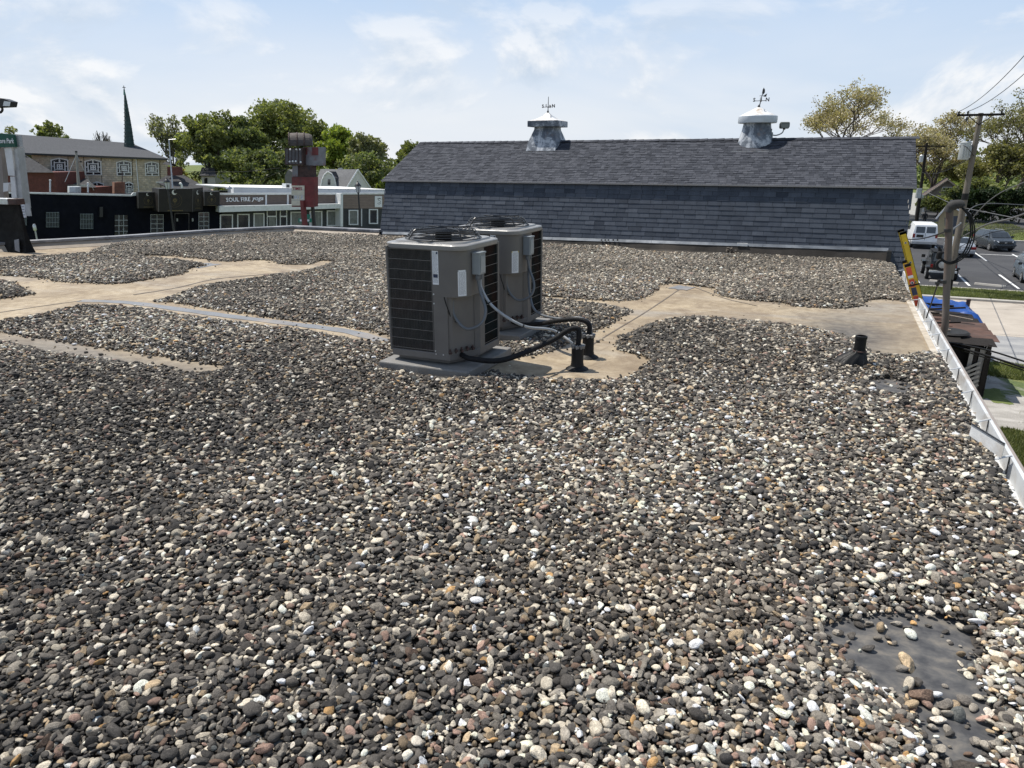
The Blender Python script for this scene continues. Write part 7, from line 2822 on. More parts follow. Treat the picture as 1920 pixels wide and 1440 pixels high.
def grow(base, height, spread, seed, bare_frac=0.25, levels=4, r0=0.28, up=0.5, kids=(4, 5), lean=(0, 0)):
    """Branch skeleton: list of (p, q, rp, rq) and the tips."""
    rg = random.Random(seed)
    segs, tips = [], []

    def branch(p, d, L, r_, lev):
        n = 3
        pts = [p]
        for k in range(n):
            d = (d + Vector((rg.gauss(0, 0.16), rg.gauss(0, 0.16), rg.gauss(0.03, 0.10)))).normalized()
            pts.append(pts[-1] + d * L / n)
        rs_ = [r_ * (1 - 0.5 * k / n) for k in range(n + 1)]
        segs.append((pts, rs_, lev))
        if lev >= levels:
            tips.append((pts[-1], lev))
            tips.append((pts[-2], lev))
            return
        nk = rg.randint(*kids)
        for k in range(nk):
            f = rg.uniform(0.45, 1.0) if k else 1.0
            i = min(n - 1, int(f * n))
            q = pts[i].lerp(pts[i + 1], f * n - i) if i < n else pts[-1]
            w = rg.uniform(0, 6.283)
            out = Vector((math.cos(w), math.sin(w), 0))
            nd = (d * (0.75 if k else 1.2) + out * spread * rg.uniform(0.6, 1.2) + Vector((0, 0, up * rg.uniform(0.0, 0.8)))).normalized()
            branch(q, nd, L * rg.uniform(0.58, 0.82), r_ * (0.55 if k else 0.62), lev + 1)
    L0 = height * bare_frac
    branch(Vector(base), Vector((lean[0], lean[1], 1)).normalized(), L0, r0, 0)
    return segs, tips


def scale_crown(segs, tips, base, height, width):
    zs = max(t_[0].z for t_ in tips) - base[2]
    ws = sorted(math.hypot(t_[0].x - base[0], t_[0].y - base[1]) for t_ in tips)[int(len(tips) * 0.86)]
    kz, kw = height / zs, width / ws
    f = lambda p: Vector((base[0] + (p.x - base[0]) * kw, base[1] + (p.y - base[1]) * kw, base[2] + (p.z - base[2]) * kz))
    return [([f(p) for p in pts], rs_, lev) for pts, rs_, lev in segs], [(f(p), l_) for p, l_ in tips]


def tree(label, px, ptop, D, width_px, leaf, bark, nleaf, lsize, seed, clump=1.0, levels=3, spread=0.8, bare_frac=0.3, r0=0.3, up=0.5, flat=0.75, group='trees beyond the street', fill=None, kids=(4, 5), name='tree', low=None, min_r=0.02):
    b = atD(px, 320, D)
    top = atD(px, ptop, D).z
    base = (b.x, b.y, 0.0)
    ppm_ = F / D
    half = width_px / 2 / ppm_
    t_ = thing(name, label, 'tree', base, group)
    cl = clump * half / 4.0
    segs, tips = grow(base, top, spread, seed, bare_frac, levels, r0, up, kids)
    segs, tips = scale_crown(segs, tips, base, top - cl * 0.6, max(0.5, half - cl * 0.7))
    mb = MB()
    for pts, rs_, lev in segs:
        mb.tube(pts, [max(min_r, q) for q in rs_], 6 if lev < 2 else 4, caps=False)
    mb.build('trunk', bark, t_, smooth=True)
    cs = [tuple(p) for p, _ in tips]
    g_ = random.Random(seed + 1)
    rr_ = [cl * g_.uniform(0.65, 1.25) for _ in cs]
    if fill:
        for k in range(fill):
            w, v_ = g_.uniform(0, 6.283), g_.uniform(-0.85, 0.8)
            rad = math.sqrt(max(0, 1 - v_ * v_)) * g_.uniform(0.25, 0.92)
            zc_ = (top + (low or top * 0.25)) / 2
            zh = (top - (low or top * 0.25)) / 2
            cs.append((base[0] + half * rad * math.cos(w), base[1] + half * rad * math.sin(w), zc_ + zh * v_))
            rr_.append(cl * g_.uniform(0.7, 1.25))
    V = leaf_cloud(cs, rr_, nleaf, lsize, seed + 2, flat)
    V -= np.array(base)
    np_mesh('crown', V, 4, leaf, t_)
    return t_


tree('wispy half bare tree with grey twigs beyond the church end', 332, 212, 118, 80, M['leaf_grey'], M['bark_grey'], 2600, 0.22, 11, 0.6, 4, 0.85, 0.28, 0.22, 0.6, min_r=0.03)
tree('tall feathery green tree right of the church', 392, 206, 112, 112, M['leaf_mid'], M['bark'], 15000, 0.26, 12, 0.8, 3, 0.75, 0.25, 0.28, 0.9, fill=46, low=3.0)
tree('narrow dark green tree left of the great round tree', 452, 218, 116, 92, M['leaf_deep'], M['bark'], 13000, 0.26, 13, 0.9, 3, 0.7, 0.28, 0.28, 0.8, fill=44, low=3.0)
tree('great round green tree behind the old pole sign', 540, 189, 124, 150, M['leaf_mid'], M['bark'], 24000, 0.29, 14, 0.9, 3, 1.0, 0.3, 0.36, 0.6, fill=80, low=4.5)
tree('bushy green tree filling below the great round tree', 478, 272, 106, 128, M['leaf_deep'], M['bark'], 12000, 0.25, 25, 0.8, 3, 1.0, 0.3, 0.25, 0.5, fill=40, low=1.0)
tree('lime green tree between the old sign and the barn', 640, 234, 120, 98, M['leaf_lime'], M['bark'], 13000, 0.27, 15, 0.9, 3, 0.9, 0.3, 0.28, 0.6, fill=40, low=4.0)
tree('pale grey green tree behind the white house', 697, 248, 112, 92, M['leaf_grey'], M['bark_grey'], 11000, 0.25, 16, 0.8, 3, 0.8, 0.3, 0.25, 0.7, fill=34, low=2.0)
tree('darker tree showing under the lime tree behind the house', 668, 285, 105, 110, M['leaf_deep'], M['bark'], 8000, 0.25, 26, 0.8, 3, 1.0, 0.3, 0.22, 0.5, fill=30, low=1.0)
tree('small green tree at the left end of the barn roof', 770, 262, 116, 56, M['leaf_mid'], M['bark'], 4200, 0.24, 17, 0.85, 3, 0.8, 0.35, 0.2, 0.7, fill=12, low=3.0)
tree('dark bush crown below the small tree at the barn end', 752, 292, 108, 50, M['leaf_deep'], M['bark'], 4200, 0.23, 18, 0.9, 3, 0.8, 0.35, 0.2, 0.7, fill=14, low=2.0)
tree('bright young shrub between the house and the barn', 716, 332, 84, 30, M['leaf_lime'], M['bark'], 2200, 0.17, 19, 0.9, 3, 0.8, 0.35, 0.1, 0.7, fill=8, low=2.0, name='shrub')
tree('yellow flowering shrub beside the church end wall', 331, 312, 104, 36, M['leaf_yellow'], M['bark'], 2400, 0.19, 20, 0.7, 3, 0.8, 0.35, 0.1, 0.7, fill=10, low=3.5, name='shrub')
tree('olive green shrub below the yellow one', 345, 328, 101, 48, M['leaf_olive'], M['bark'], 3500, 0.2, 27, 0.8, 3, 0.8, 0.35, 0.1, 0.7, fill=14, low=1.5, name='shrub')
tree('small round tree above the middle of the church roof', 95, 229, 135, 52, M['leaf_mid'], M['bark'], 3600, 0.27, 21, 0.8, 3, 0.8, 0.4, 0.2, 0.7, fill=10, low=8.0)
tree('leafy tree top above the church roof by the green sign', 22, 238, 130, 66, M['leaf_grey'], M['bark'], 4200, 0.27, 22, 0.85, 3, 0.8, 0.4, 0.2, 0.7, fill=12, low=7.0)
tree('low dark tree top peeping over the church roof', 142, 252, 132, 44, M['leaf_deep'], M['bark'], 2400, 0.26, 23, 0.9, 3, 0.8, 0.4, 0.2, 0.7, fill=8, low=7.0)
tree('bare leafless tree above the church ridge', 200, 244, 130, 44, M['leaf_bud'], M['bark_grey'], 60, 0.1, 24, 0.5, 4, 0.8, 0.45, 0.16, 0.7, min_r=0.03)
tree('dark green bush behind the low shop roof edge', 424, 338, 96, 64, M['leaf_deep'], M['bark'], 4200, 0.2, 28, 0.8, 3, 0.9, 0.3, 0.12, 0.5, fill=16, low=1.0, name='shrub')
# right-hand side
tree('big half leafed oak rising behind the right end of the barn', 1588, 152, 96, 250, M['leaf_bud'], M['bark'], 13000, 0.135, 41, 0.36, 5, 0.75, 0.20, 0.42, 0.55, 0.8, 'oaks beyond the parking lot', kids=(3, 4), min_r=0.022)
tree('thin leafed olive oak right of the barn', 1752, 205, 112, 165, M['leaf_bud'], M['bark'], 10500, 0.145, 42, 0.36, 5, 0.8, 0.22, 0.40, 0.6, 0.8, 'oaks beyond the parking lot', kids=(3, 4), min_r=0.024)
tree('wide bare topped oak above the dark hedge at the right edge', 1893, 170, 104, 230, M['leaf_olive'], M['bark'], 12500, 0.145, 43, 0.42, 5, 0.85, 0.22, 0.42, 0.5, 0.8, 'oaks beyond the parking lot', kids=(3, 4), min_r=0.024)
tree('leafy olive tree below the wide oak at the right edge', 1888, 262, 98, 150, M['leaf_olive'], M['bark'], 12000, 0.21, 44, 0.7, 4, 0.85, 0.25, 0.3, 0.5, 0.8, 'oaks beyond the parking lot', fill=40, low=3.0, kids=(3, 4))
tree('olive thicket tree behind the grey house', 1800, 290, 118, 130, M['leaf_olive'], M['bark'], 7000, 0.22, 45, 0.6, 4, 0.85, 0.25, 0.26, 0.5, 0.8, 'oaks beyond the parking lot', fill=20, low=3.0, kids=(3, 4))
tree('green bush before the grey house at the lot corner', 1770, 366, 96, 80, M['leaf_mid'], M['bark'], 5000, 0.17, 46, 0.8, 3, 0.9, 0.3, 0.1, 0.5, group='shrubs round the parking lot', fill=18, low=0.8, name='shrub')
tree('dense green shrub left of the dark hedge', 1832, 330, 90, 84, M['leaf_mid'], M['bark'], 7000, 0.17, 47, 0.8, 3, 0.9, 0.3, 0.12, 0.5, group='shrubs round the parking lot', fill=24, low=0.5, name='shrub')
for k, (x, y, D, w, lab) in enumerate(((1838, 356, 87, 80, 'dark hedge clump behind the grey car'), (1880, 348, 86, 84, 'dark hedge clump in the middle of the far lot edge'), (1930, 345, 85, 84, 'dark hedge clump at the right edge of the photo'))):
    tree(lab, x, y, D, w, M['leaf_dark'], M['bark'], 8000, 0.16, 60 + k, 0.8, 3, 0.9, 0.2, 0.1, 0.5, group='dark hedge along the parking lot', fill=30, low=0.2, name='hedge_shrub')
# a far wood that reads as one mass, all along the horizon
g_ = np.random.default_rng(3)
cs, rr_ = [], []
for k in range(420):
    w = g_.uniform(-75, 75)
    d_ = g_.uniform(190, 300)
    aa = YAW - R(w)
    h = g_.uniform(3.0, 8.5)
    cs.append((-math.sin(aa) * d_, math.cos(aa) * d_, h * 0.6))
    rr_.append(h * 0.85)
V = leaf_cloud(cs, rr_, 42000, 0.75, 9, 0.8)
V[:, 2] = np.abs(V[:, 2])
tag(np_mesh('distant_wood', V, 4, M['leaf_deep']), 'far green wood along the horizon', kind='stuff')

# ------------------------------------------------------------------ houses, pole, wires and lot at the right
gh0 = atD(1770, 360, 104)
GHW = Wall((gh0.x, gh0.y, 0), Vector((math.cos(YAW - 0.5), math.sin(YAW - 0.5), 0)))
gh = thing('gable_house', 'tan grey gabled house with a brown roof beyond the parking lot', 'house', tuple(ground_under(GHW, 1770, 360)))
mb = MB()
a, b, c = GHW.at(1734, 366), GHW.at(1812, 364), GHW.at(1777, 337)
mb.prism([(a.x, a.y, 0), (b.x, b.y, 0), b, c, a], -GHW.n * 9)
mb.build('wall', M['house_grey'], gh)
mb = MB()
n9 = -GHW.n * 10
for (p, q) in ((a, c), (c, b)):
    dv_ = (q - p).normalized()
    p2, q2 = (p - dv_ * 0.8, q) if p is a else (p, q + dv_ * 0.8)
    mb.prism([p2 + GHW.n * 0.6, q2 + GHW.n * 0.6, q2 + n9, p2 + n9], (0, 0, 0.16))
mb.build('roof', worn('brown_house_roof', (0.085, 0.062, 0.055), 0.25, 3, 0.85), gh)
mb = MB()
mb.tube([a + GHW.n * 0.62 - (c - a).normalized() * 0.8, c + GHW.n * 0.62], 0.11, 4)
mb.tube([c + GHW.n * 0.62, b + GHW.n * 0.62 + (b - c).normalized() * 0.8], 0.11, 4)
mb.build('barge_board', worn('tan_barge_board', (0.34, 0.29, 0.24), 0.1, 3, 0.7), gh)
framed_window(gh, GHW, 1767, 350.5, 1785.5, 357.5, 1.2, M['white_trim'], M['glass'], 0, 0, 0.08)
part(gh, 'pale_wall', M['house_white'], GHW, 1722, 366, 1733, 402, -2, 0.01)
wh_ = thing('white_house', 'white house wall glimpsed past the second utility pole', 'house', tuple(atD(1729, 390, 100)))
WHW = Wall(atD(1729, 390, 100), _r)
mb = MB()
a, b = WHW.at(1722, 362), WHW.at(1733, 366)
mb.prism([(a.x, a.y, 0), (b.x, b.y, 0), b, a], -WHW.n * 4)
mb.build('wall', M['house_white'], wh_)
ga0 = at(1772, 441, 0)
ga_d = Vector((math.cos(YAW - 0.56), math.sin(YAW - 0.56), 0))
GAW = Wall((ga0.x, ga0.y, 0), ga_d)
ga = thing('garage', 'small tan garage with a dark blue door at the lot corner', 'garage', (ga0.x, ga0.y, 0))
mb = MB()
a, b, c = GAW.at(1762, 402), GAW.at(1812, 404), GAW.at(1780, 381)
mb.prism([(a.x, a.y, 0), (b.x, b.y, 0), b, c, a], -GAW.n * 6)
mb.build('wall', M['garage_tan'], ga)
mb = MB()
for (p, q) in ((a, c), (c, b)):
    dv_ = (q - p).normalized()
    p2, q2 = (p - dv_ * 0.5, q) if p is a else (p, q + dv_ * 0.5)
    mb.prism([p2 + GAW.n * 0.4, q2 + GAW.n * 0.4, q2 - GAW.n * 6.5, p2 - GAW.n * 6.5], (0, 0, 0.12))
mb.build('roof', M['dark_roof'], ga)
mb = MB()
mb.tube([a + GAW.n * 0.42 - (c - a).normalized() * 0.5, c + GAW.n * 0.42], 0.09, 4)
mb.tube([c + GAW.n * 0.42, b + GAW.n * 0.42], 0.09, 4)
mb.build('barge_board', M['white_trim'], ga)
part(ga, 'door', M['garage_door'], GAW, 1787, 405, 1801, 439, 0.01, 0.05)
part(ga, 'window', M['glass_grey'], GAW, 1771, 408, 1778, 423, 0.01, 0.05)

def xy(p):
    return (p.x, p.y)


up1 = at(1777, 546, 0)
up1 = Vector((6.78, 48.3, 0))
pole = thing('utility_pole', 'weathered utility pole with a crossarm and a grey transformer', 'utility pole', tuple(up1))
zt_ = 9.85
mb = MB()
mb.tube([up1, up1 + Vector((0.0, 0, 5)), up1 + Vector((0.02, 0, zt_))], [0.195, 0.165, 0.125], 14)
t = NT('weathered_pole_wood')
c = t.ramp(t.noise(1.6, 7, 0.65, 0.2, stretch=(4, 4, 0.35)), [(0.3, (0.085, 0.070, 0.056)), (0.55, (0.145, 0.125, 0.102)), (0.75, (0.215, 0.19, 0.16))])
t.bump(t.noise(6, 5, stretch=(8, 8, 0.4)), 0.4, 0.02)
M['pole_wood'] = t.set(c, 0.85)
mb.build('pole', M['pole_wood'], pole, smooth='auto')
mb = MB()
for (z0_, z1_) in ((5.25, 5.60),):
    mb.tube([up1 + Vector((0, 0, z0_)), up1 + Vector((0, 0, z1_))], 0.172, 14)
mb.build('black_band', M['black_rubber'], pole)
mb = MB()
mb.tube([up1 + Vector((0, 0, 0)), up1 + Vector((0, 0, 0.75))], 0.20, 14)
mb.build('dark_butt', M['dark_wood'], pole)
mb = MB()
mb.b2((up1.x - 1.12, up1.y - 0.20, zt_ - 0.16), (up1.x + 1.12, up1.y - 0.11, zt_ - 0.04))
mb.build('crossarm', M['dark_wood'], pole)
mb = MB()
for s_ in (-1, 1):
    mb.tube([(up1.x + s_ * 0.55, up1.y - 0.19, zt_ - 0.16), (up1.x, up1.y - 0.16, zt_ - 0.62)], 0.025, 5)
mb.build('brace', M['dark_wood'], pole)
mb = MB()
for dx in (-1.05, -0.62, 0.95):
    mb.lathe((up1.x + dx, up1.y - 0.155, zt_ - 0.04), [(0.03, 0), (0.055, 0.05), (0.05, 0.12), (0.02, 0.15)], 8)
mb.lathe((up1.x - 0.62, up1.y - 0.155, zt_ - 0.40), [(0.05, 0), (0.06, 0.08), (0.05, 0.2)], 8)
mb.build('insulator', M['black_metal'], pole, smooth='auto')
tx = up1 + Vector((-0.44, -0.06, 0))
mb = MB()
mb.lathe((tx.x, tx.y, 7.42), [(0.27, 0.0), (0.275, 0.02), (0.275, 0.86), (0.29, 0.87), (0.29, 0.91), (0.20, 0.97)], 20)
tr_ = mb.build('transformer', worn('grey_transformer_paint', (0.40, 0.42, 0.42), 0.08, 3, 0.4, 0.2), pole, smooth='auto')
mb = MB()
for k in range(7):
    w = R(-90 + 22 * (k - 1))
    mb.box((tx.x + 0.30 * math.cos(w), tx.y + 0.30 * math.sin(w), 7.83), (0.05, 0.015, 0.62), w)
mb.build('cooling_fin', M['galv'], tr_)
mb = MB()
mb.lathe((tx.x - 0.1, tx.y, 8.36), [(0.05, 0), (0.065, 0.06), (0.05, 0.12), (0.06, 0.18), (0.03, 0.28)], 8)
mb.lathe((tx.x - 0.27, tx.y - 0.1, 8.14), [(0.04, 0), (0.05, 0.06), (0.03, 0.12)], 8)
mb.build('bushing', M['galv'], tr_)
mb = MB()
mb.b2((tx.x, tx.y - 0.03, 7.6), (up1.x, tx.y + 0.05, 7.68))
mb.b2((tx.x, tx.y - 0.03, 8.1), (up1.x, tx.y + 0.05, 8.18))
mb.build('hanger', M['black_metal'], pole)
mb = MB()
mb.tube(spline([(up1.x - 0.62, up1.y - 0.16, zt_ - 0.4), (up1.x - 0.30, up1.y - 0.35, zt_ - 0.9), (tx.x - 0.1, tx.y, 8.62)], 6), 0.014, 5)
mb.tube(spline([(tx.x - 0.27, tx.y - 0.1, 8.24), (tx.x + 0.05, tx.y - 0.35, 8.05), (up1.x + 0.05, up1.y - 0.2, 7.6)], 6), 0.014, 5)
mb.build('jumper', M['black_rubber'], pole)

p2b = at(1717, 425, 0)
pole2 = thing('utility_pole', 'dark leaning utility pole by the barn corner, farther off', 'utility pole', (p2b.x, p2b.y, 0))
p2t = atY(1738, 268, p2b.y)
mb = MB()
mb.tube([(p2b.x, p2b.y, 0), tuple(p2t)], [0.22, 0.13], 10)
mb.build('pole', M['dark_wood'], pole2)
mb = MB()
c = p2t + Vector((0.15, 0, -0.35))
mb.b2((c.x - 1.5, c.y - 0.06, c.z - 0.07), (c.x + 1.7, c.y + 0.06, c.z + 0.07))
mb.build('crossarm', M['dark_wood'], pole2)
mb = MB()
q = atY(1727, 297, p2b.y)
mb.lathe((q.x, q.y - 0.3, q.z - 0.4), [(0.22, 0), (0.22, 0.7), (0.12, 0.8)], 10)
mb.build('transformer', M['grey_metal'], pole2)
mb = MB()
q = atY(1722, 362, p2b.y)
mb.box((q.x, q.y - 0.25, q.z), (0.5, 0.3, 1.1), 0.3)
mb.build('equipment_box', M['grey_metal'], pole2)

ca = up1 + Vector((-1.05, -0.155, zt_ + 0.1))
cb_ = up1 + Vector((-0.62, -0.155, zt_ + 0.1))
wire('overhead wire rising from the crossarm to the upper right edge, upper one', [ca, atD(1960, 58, 26)], 0.016, sag=0.4)
wire('overhead wire rising from the crossarm to the upper right edge, lower one', [cb_, atD(1960, 101, 26)], 0.016, sag=0.3)
wire('wire from the crossarm back to the farther pole', [ca, p2t + Vector((-1.0, 0, -0.2))], 0.02, sag=0.3)
wire('thin wire from the farther pole to the transformer', [atY(1727, 322, p2b.y), up1 + Vector((-0.1, 0, 7.5))], 0.02, sag=0.5)
wire('pale cable from the farther pole running across the hedge', [atY(1729, 356, p2b.y), atY(1790, 384, 70), atY(1850, 398, 60), atY(1935, 415, 50)], 0.03, 'wire_dark')
wire('cable from the utility pole sagging up to the right edge', [up1 + Vector((0.1, 0, 3.1)), atY(1850, 421, 47), atY(1890, 411, 46), atY(1935, 396, 45)], 0.045, 'wire_dark')
wire('straight cable across the hedge from the utility pole', [up1 + Vector((0, 0, 4.2)), atY(1840, 383, 54), atY(1935, 385, 60)], 0.028, 'wire_dark')
wire('cable rising steeply over the hedge to the right', [up1 + Vector((0, 0, 3.3)), atY(1860, 372, 47), atY(1935, 335, 46)], 0.026, 'wire_dark')
wire('service drop from the mast across to the utility pole', [mt.lerp(mbm, 0.20), atY(1802, 418, 28), up1 + Vector((-0.05, -0.1, 4.0))], 0.018, 'wire_dark')
wire('thin wire from the barn corner to the service mast', [atY(1690, 450, 17.3) + Vector((0.1, 0.3, 0)), mt.lerp(mbm, 0.18)], 0.009, sag=0.05)
wire('lower thin wire across the dark hedge', [up1 + Vector((0, 0, 2.5)), atY(1860, 436, 52), atY(1935, 428, 50)], 0.02)
wire('wire strung over the tree fronts left of the old sign', [atD(330, 322, 100), atD(450, 322, 96), atD(525, 315, 92)], 0.03, group='overhead wires at the left')
wire('wire slanting behind the brown shop', [atD(470, 345, 92), atD(540, 316, 88)], 0.03, group='overhead wires at the left')

# person on the grass
pb = at(1731, 424, 0)
per = thing('person', 'person in dark clothes walking on the grass beyond the white van', 'person', (pb.x, pb.y, 0))


def skin(name, verts, edges, radii, mat, parent, root=0):
    me = bpy.data.meshes.new(name)
    off = wloc(parent)
    me.from_pydata([(v[0], v[1], v[2]) for v in verts], edges, [])
    me.materials.append(mat)
    o = bpy.data.objects.new(name, me)
    COL.objects.link(o)
    o.parent = parent
    md_ = o.modifiers.new('skin', 'SKIN')
    sv = me.skin_vertices[0].data
    for i, r_ in enumerate(radii):
        sv[i].radius = (r_, r_) if isinstance(r_, (int, float)) else r_
        sv[i].use_root = i == root
    sb_ = o.modifiers.new('sub', 'SUBSURF')
    sb_.levels = sb_.render_levels = 1
    return o


V_ = [(0, 0, .96), (0, 0, 1.15), (0, 0, 1.36), (0, 0, 1.47), (0, .01, 1.54), (0, .02, 1.63), (0, .02, 1.71),
      (.10, 0, .90), (.11, .06, .50), (.11, -.03, .09), (.12, .10, .04), (-.10, 0, .90), (-.11, -.08, .50), (-.11, -.22, .12), (-.12, -.10, .05),
      (.20, 0, 1.40), (.26, -.02, 1.13), (.25, .12, .90), (.25, .16, .82), (-.20, 0, 1.40), (-.26, .02, 1.13), (-.25, .14, .92), (-.25, .18, .84)]
E_ = [(0, 1), (1, 2), (2, 3), (3, 4), (4, 5), (5, 6), (0, 7), (7, 8), (8, 9), (9, 10), (0, 11), (11, 12), (12, 13), (13, 14), (2, 15), (15, 16), (16, 17), (17, 18), (2, 19), (19, 20), (20, 21), (21, 22)]
Rd = [(.17, .12), (.16, .11), (.18, .12), .08, .055, .085, .07, .095, .065, .045, .04, .095, .065, .045, .04, .065, .05, .038, .035, .065, .05, .038, .035]
skin('body', V_, E_, Rd, M['cloth_black'], per)
mb = MB()
mb.lathe(pb + Vector((0, 0.02, 1.57)), [(0.06, 0), (0.088, 0.06), (0.09, 0.12), (0.06, 0.18), (0.01, 0.20)], 10)
mb.build('hair', M['black_rubber'], per, smooth=True)


# ------------------------------------------------------------------ vehicles
def vehicle(name, label, cat, loc, rot, W, stations, paint, glass, wheels, wheel_r=0.34, extras=None, group='cars in the parking lot'):
    """stations from the front (negative y): (y, z_bottom, z_belt, z_roof, half_belt, half_roof)."""
    v = thing(name, label, cat, (0, 0, 0), group)
    mb = MB()
    rows = []
    for (y, zb, zm, zr_, hb, hr) in stations:
        zm2 = (zb + zm) / 2
        half = [(hb * 0.94, zb), (hb, zm2), (hb * 0.975, zm), (hr * 1.0, zr_ - 0.04 * (zr_ - zm > 0.1)), (hr * 0.80, zr_)]
        rows.append([(x, y, z) for x, z in half] + [(-x, y, z) for x, z in reversed(half)])
    n = len(rows[0])
    vs = [p for r_ in rows for p in r_]
    fs = [(i * n + j, i * n + (j + 1) % n, (i + 1) * n + (j + 1) % n, (i + 1) * n + j) for i in range(len(rows) - 1) for j in range(n)]
    fs += [tuple(range(n - 1, -1, -1)), tuple((len(rows) - 1) * n + j for j in range(n))]
    mb.add(vs, fs)
    b = mb.build('body', paint, v, smooth='auto')
    for (wx, wy_) in wheels:
        for s_ in (-1, 1):
            mb = MB()
            mb.lathe((s_ * wx, wy_, wheel_r), [(wheel_r * 0.62, -0.11), (wheel_r * 0.95, -0.10), (wheel_r, -0.07), (wheel_r, 0.07), (wheel_r * 0.95, 0.10), (wheel_r * 0.62, 0.11)], 18, 'X')
            w_ = mb.build('wheel', M['tyre'], v, smooth='auto')
            mb = MB()
            mb.lathe((s_ * (wx + 0.055), wy_, wheel_r), [(wheel_r * 0.66, -0.06), (wheel_r * 0.66, 0.06), (wheel_r * 0.25, 0.068)], 14, 'X')
            mb.build('rim', M['alloy'], w_)
            mb = MB()
            for k in range(5):
                w = 6.2832 * k / 5
                mb.box((s_ * (wx + 0.118), wy_ + 0.42 * wheel_r * math.cos(w), wheel_r + 0.42 * wheel_r * math.sin(w)), (0.01, wheel_r * 0.16, wheel_r * 0.22), 0, w)
            mb.build('rim_gap', M['tyre'], w_)
    if extras:
        extras(v)
    v.location = loc
    v.rotation_euler = (0, 0, rot)
    return v


def q4(parent, name, mat, pts, th=0.012):
    """a thin plate through four points, thickened outward along its normal."""
    P = [Vector(p) for p in pts]
    n = (P[1] - P[0]).cross(P[2] - P[0]).normalized()
    mb = MB()
    mb.prism(P, n * th)
    return mb.build(name, mat, parent)


def bx(parent, name, mat, a, b, bevel=0.02):
    mb = MB()
    mb.b2(a, b)
    return mb.build(name, mat, parent, bevel=bevel)


def van_bits(v):
    # rear is at +y here and turned towards the viewer below
    yb = 2.78
    for s_ in (-1, 1):
        a, b = (0.06, 0.74) if s_ > 0 else (-0.74, -0.06)
        q4(v, 'rear_window', M['glass_car'], [(b, yb + 0.005, 1.36), (a, yb + 0.005, 1.36), (a, yb - 0.115, 1.88), (b, yb - 0.115, 1.88)])
        bx(v, 'tail_light', M['tail_red'], (s_ * 0.86 - 0.09, yb - 0.03, 0.95), (s_ * 0.86 + 0.09, yb + 0.03, 1.28))
        bx(v, 'side_window', M['glass_car'], (s_ * 0.965 - 0.012, -1.2, 1.38), (s_ * 0.965 + 0.012, -0.4, 1.84))
        bx(v, 'side_mirror', M['car_black'], (s_ * 1.08 - 0.10, -1.35, 1.30), (s_ * 1.08 + 0.10, -1.22, 1.62))
    bx(v, 'door_seam', M['car_black'], (-0.012, yb - 0.02, 0.75), (0.012, yb + 0.012, 1.36), 0)
    bx(v, 'licence_plate', M['car_black'], (0.12, yb, 0.98), (0.66, yb + 0.03, 1.22))
    bx(v, 'rear_bumper', M['grey_metal'], (-0.98, yb - 0.1, 0.42), (0.98, yb + 0.16, 0.66))
    bx(v, 'windscreen', M['glass_car'], (-0.8, -2.02, 1.36), (0.8, -1.98, 1.8))


van = vehicle('white_van', 'white cargo van seen from behind with two dark rear windows', 'van', (7.62, 74.4, 0.012), 0.0, 2.0,
              [(-2.8, 0.5, 0.85, 0.95, 0.86, 0.80), (-2.6, 0.40, 1.10, 1.20, 0.97, 0.85), (-1.95, 0.38, 1.28, 1.34, 0.99, 0.84), (-1.35, 0.38, 1.30, 1.98, 0.99, 0.80), (-0.8, 0.38, 1.32, 2.08, 0.99, 0.84), (2.0, 0.38, 1.32, 2.10, 0.99, 0.84), (2.62, 0.42, 1.32, 2.02, 0.98, 0.82), (2.78, 0.46, 1.30, 1.34, 0.96, 0.93)],
              M['car_white'], M['glass_car'], ((0.86, -1.85), (0.86, 1.75)), 0.37, van_bits)
van.rotation_euler = (0, 0, math.pi)
# rear toward the viewer: the model's rear is at +y, so it is turned half round


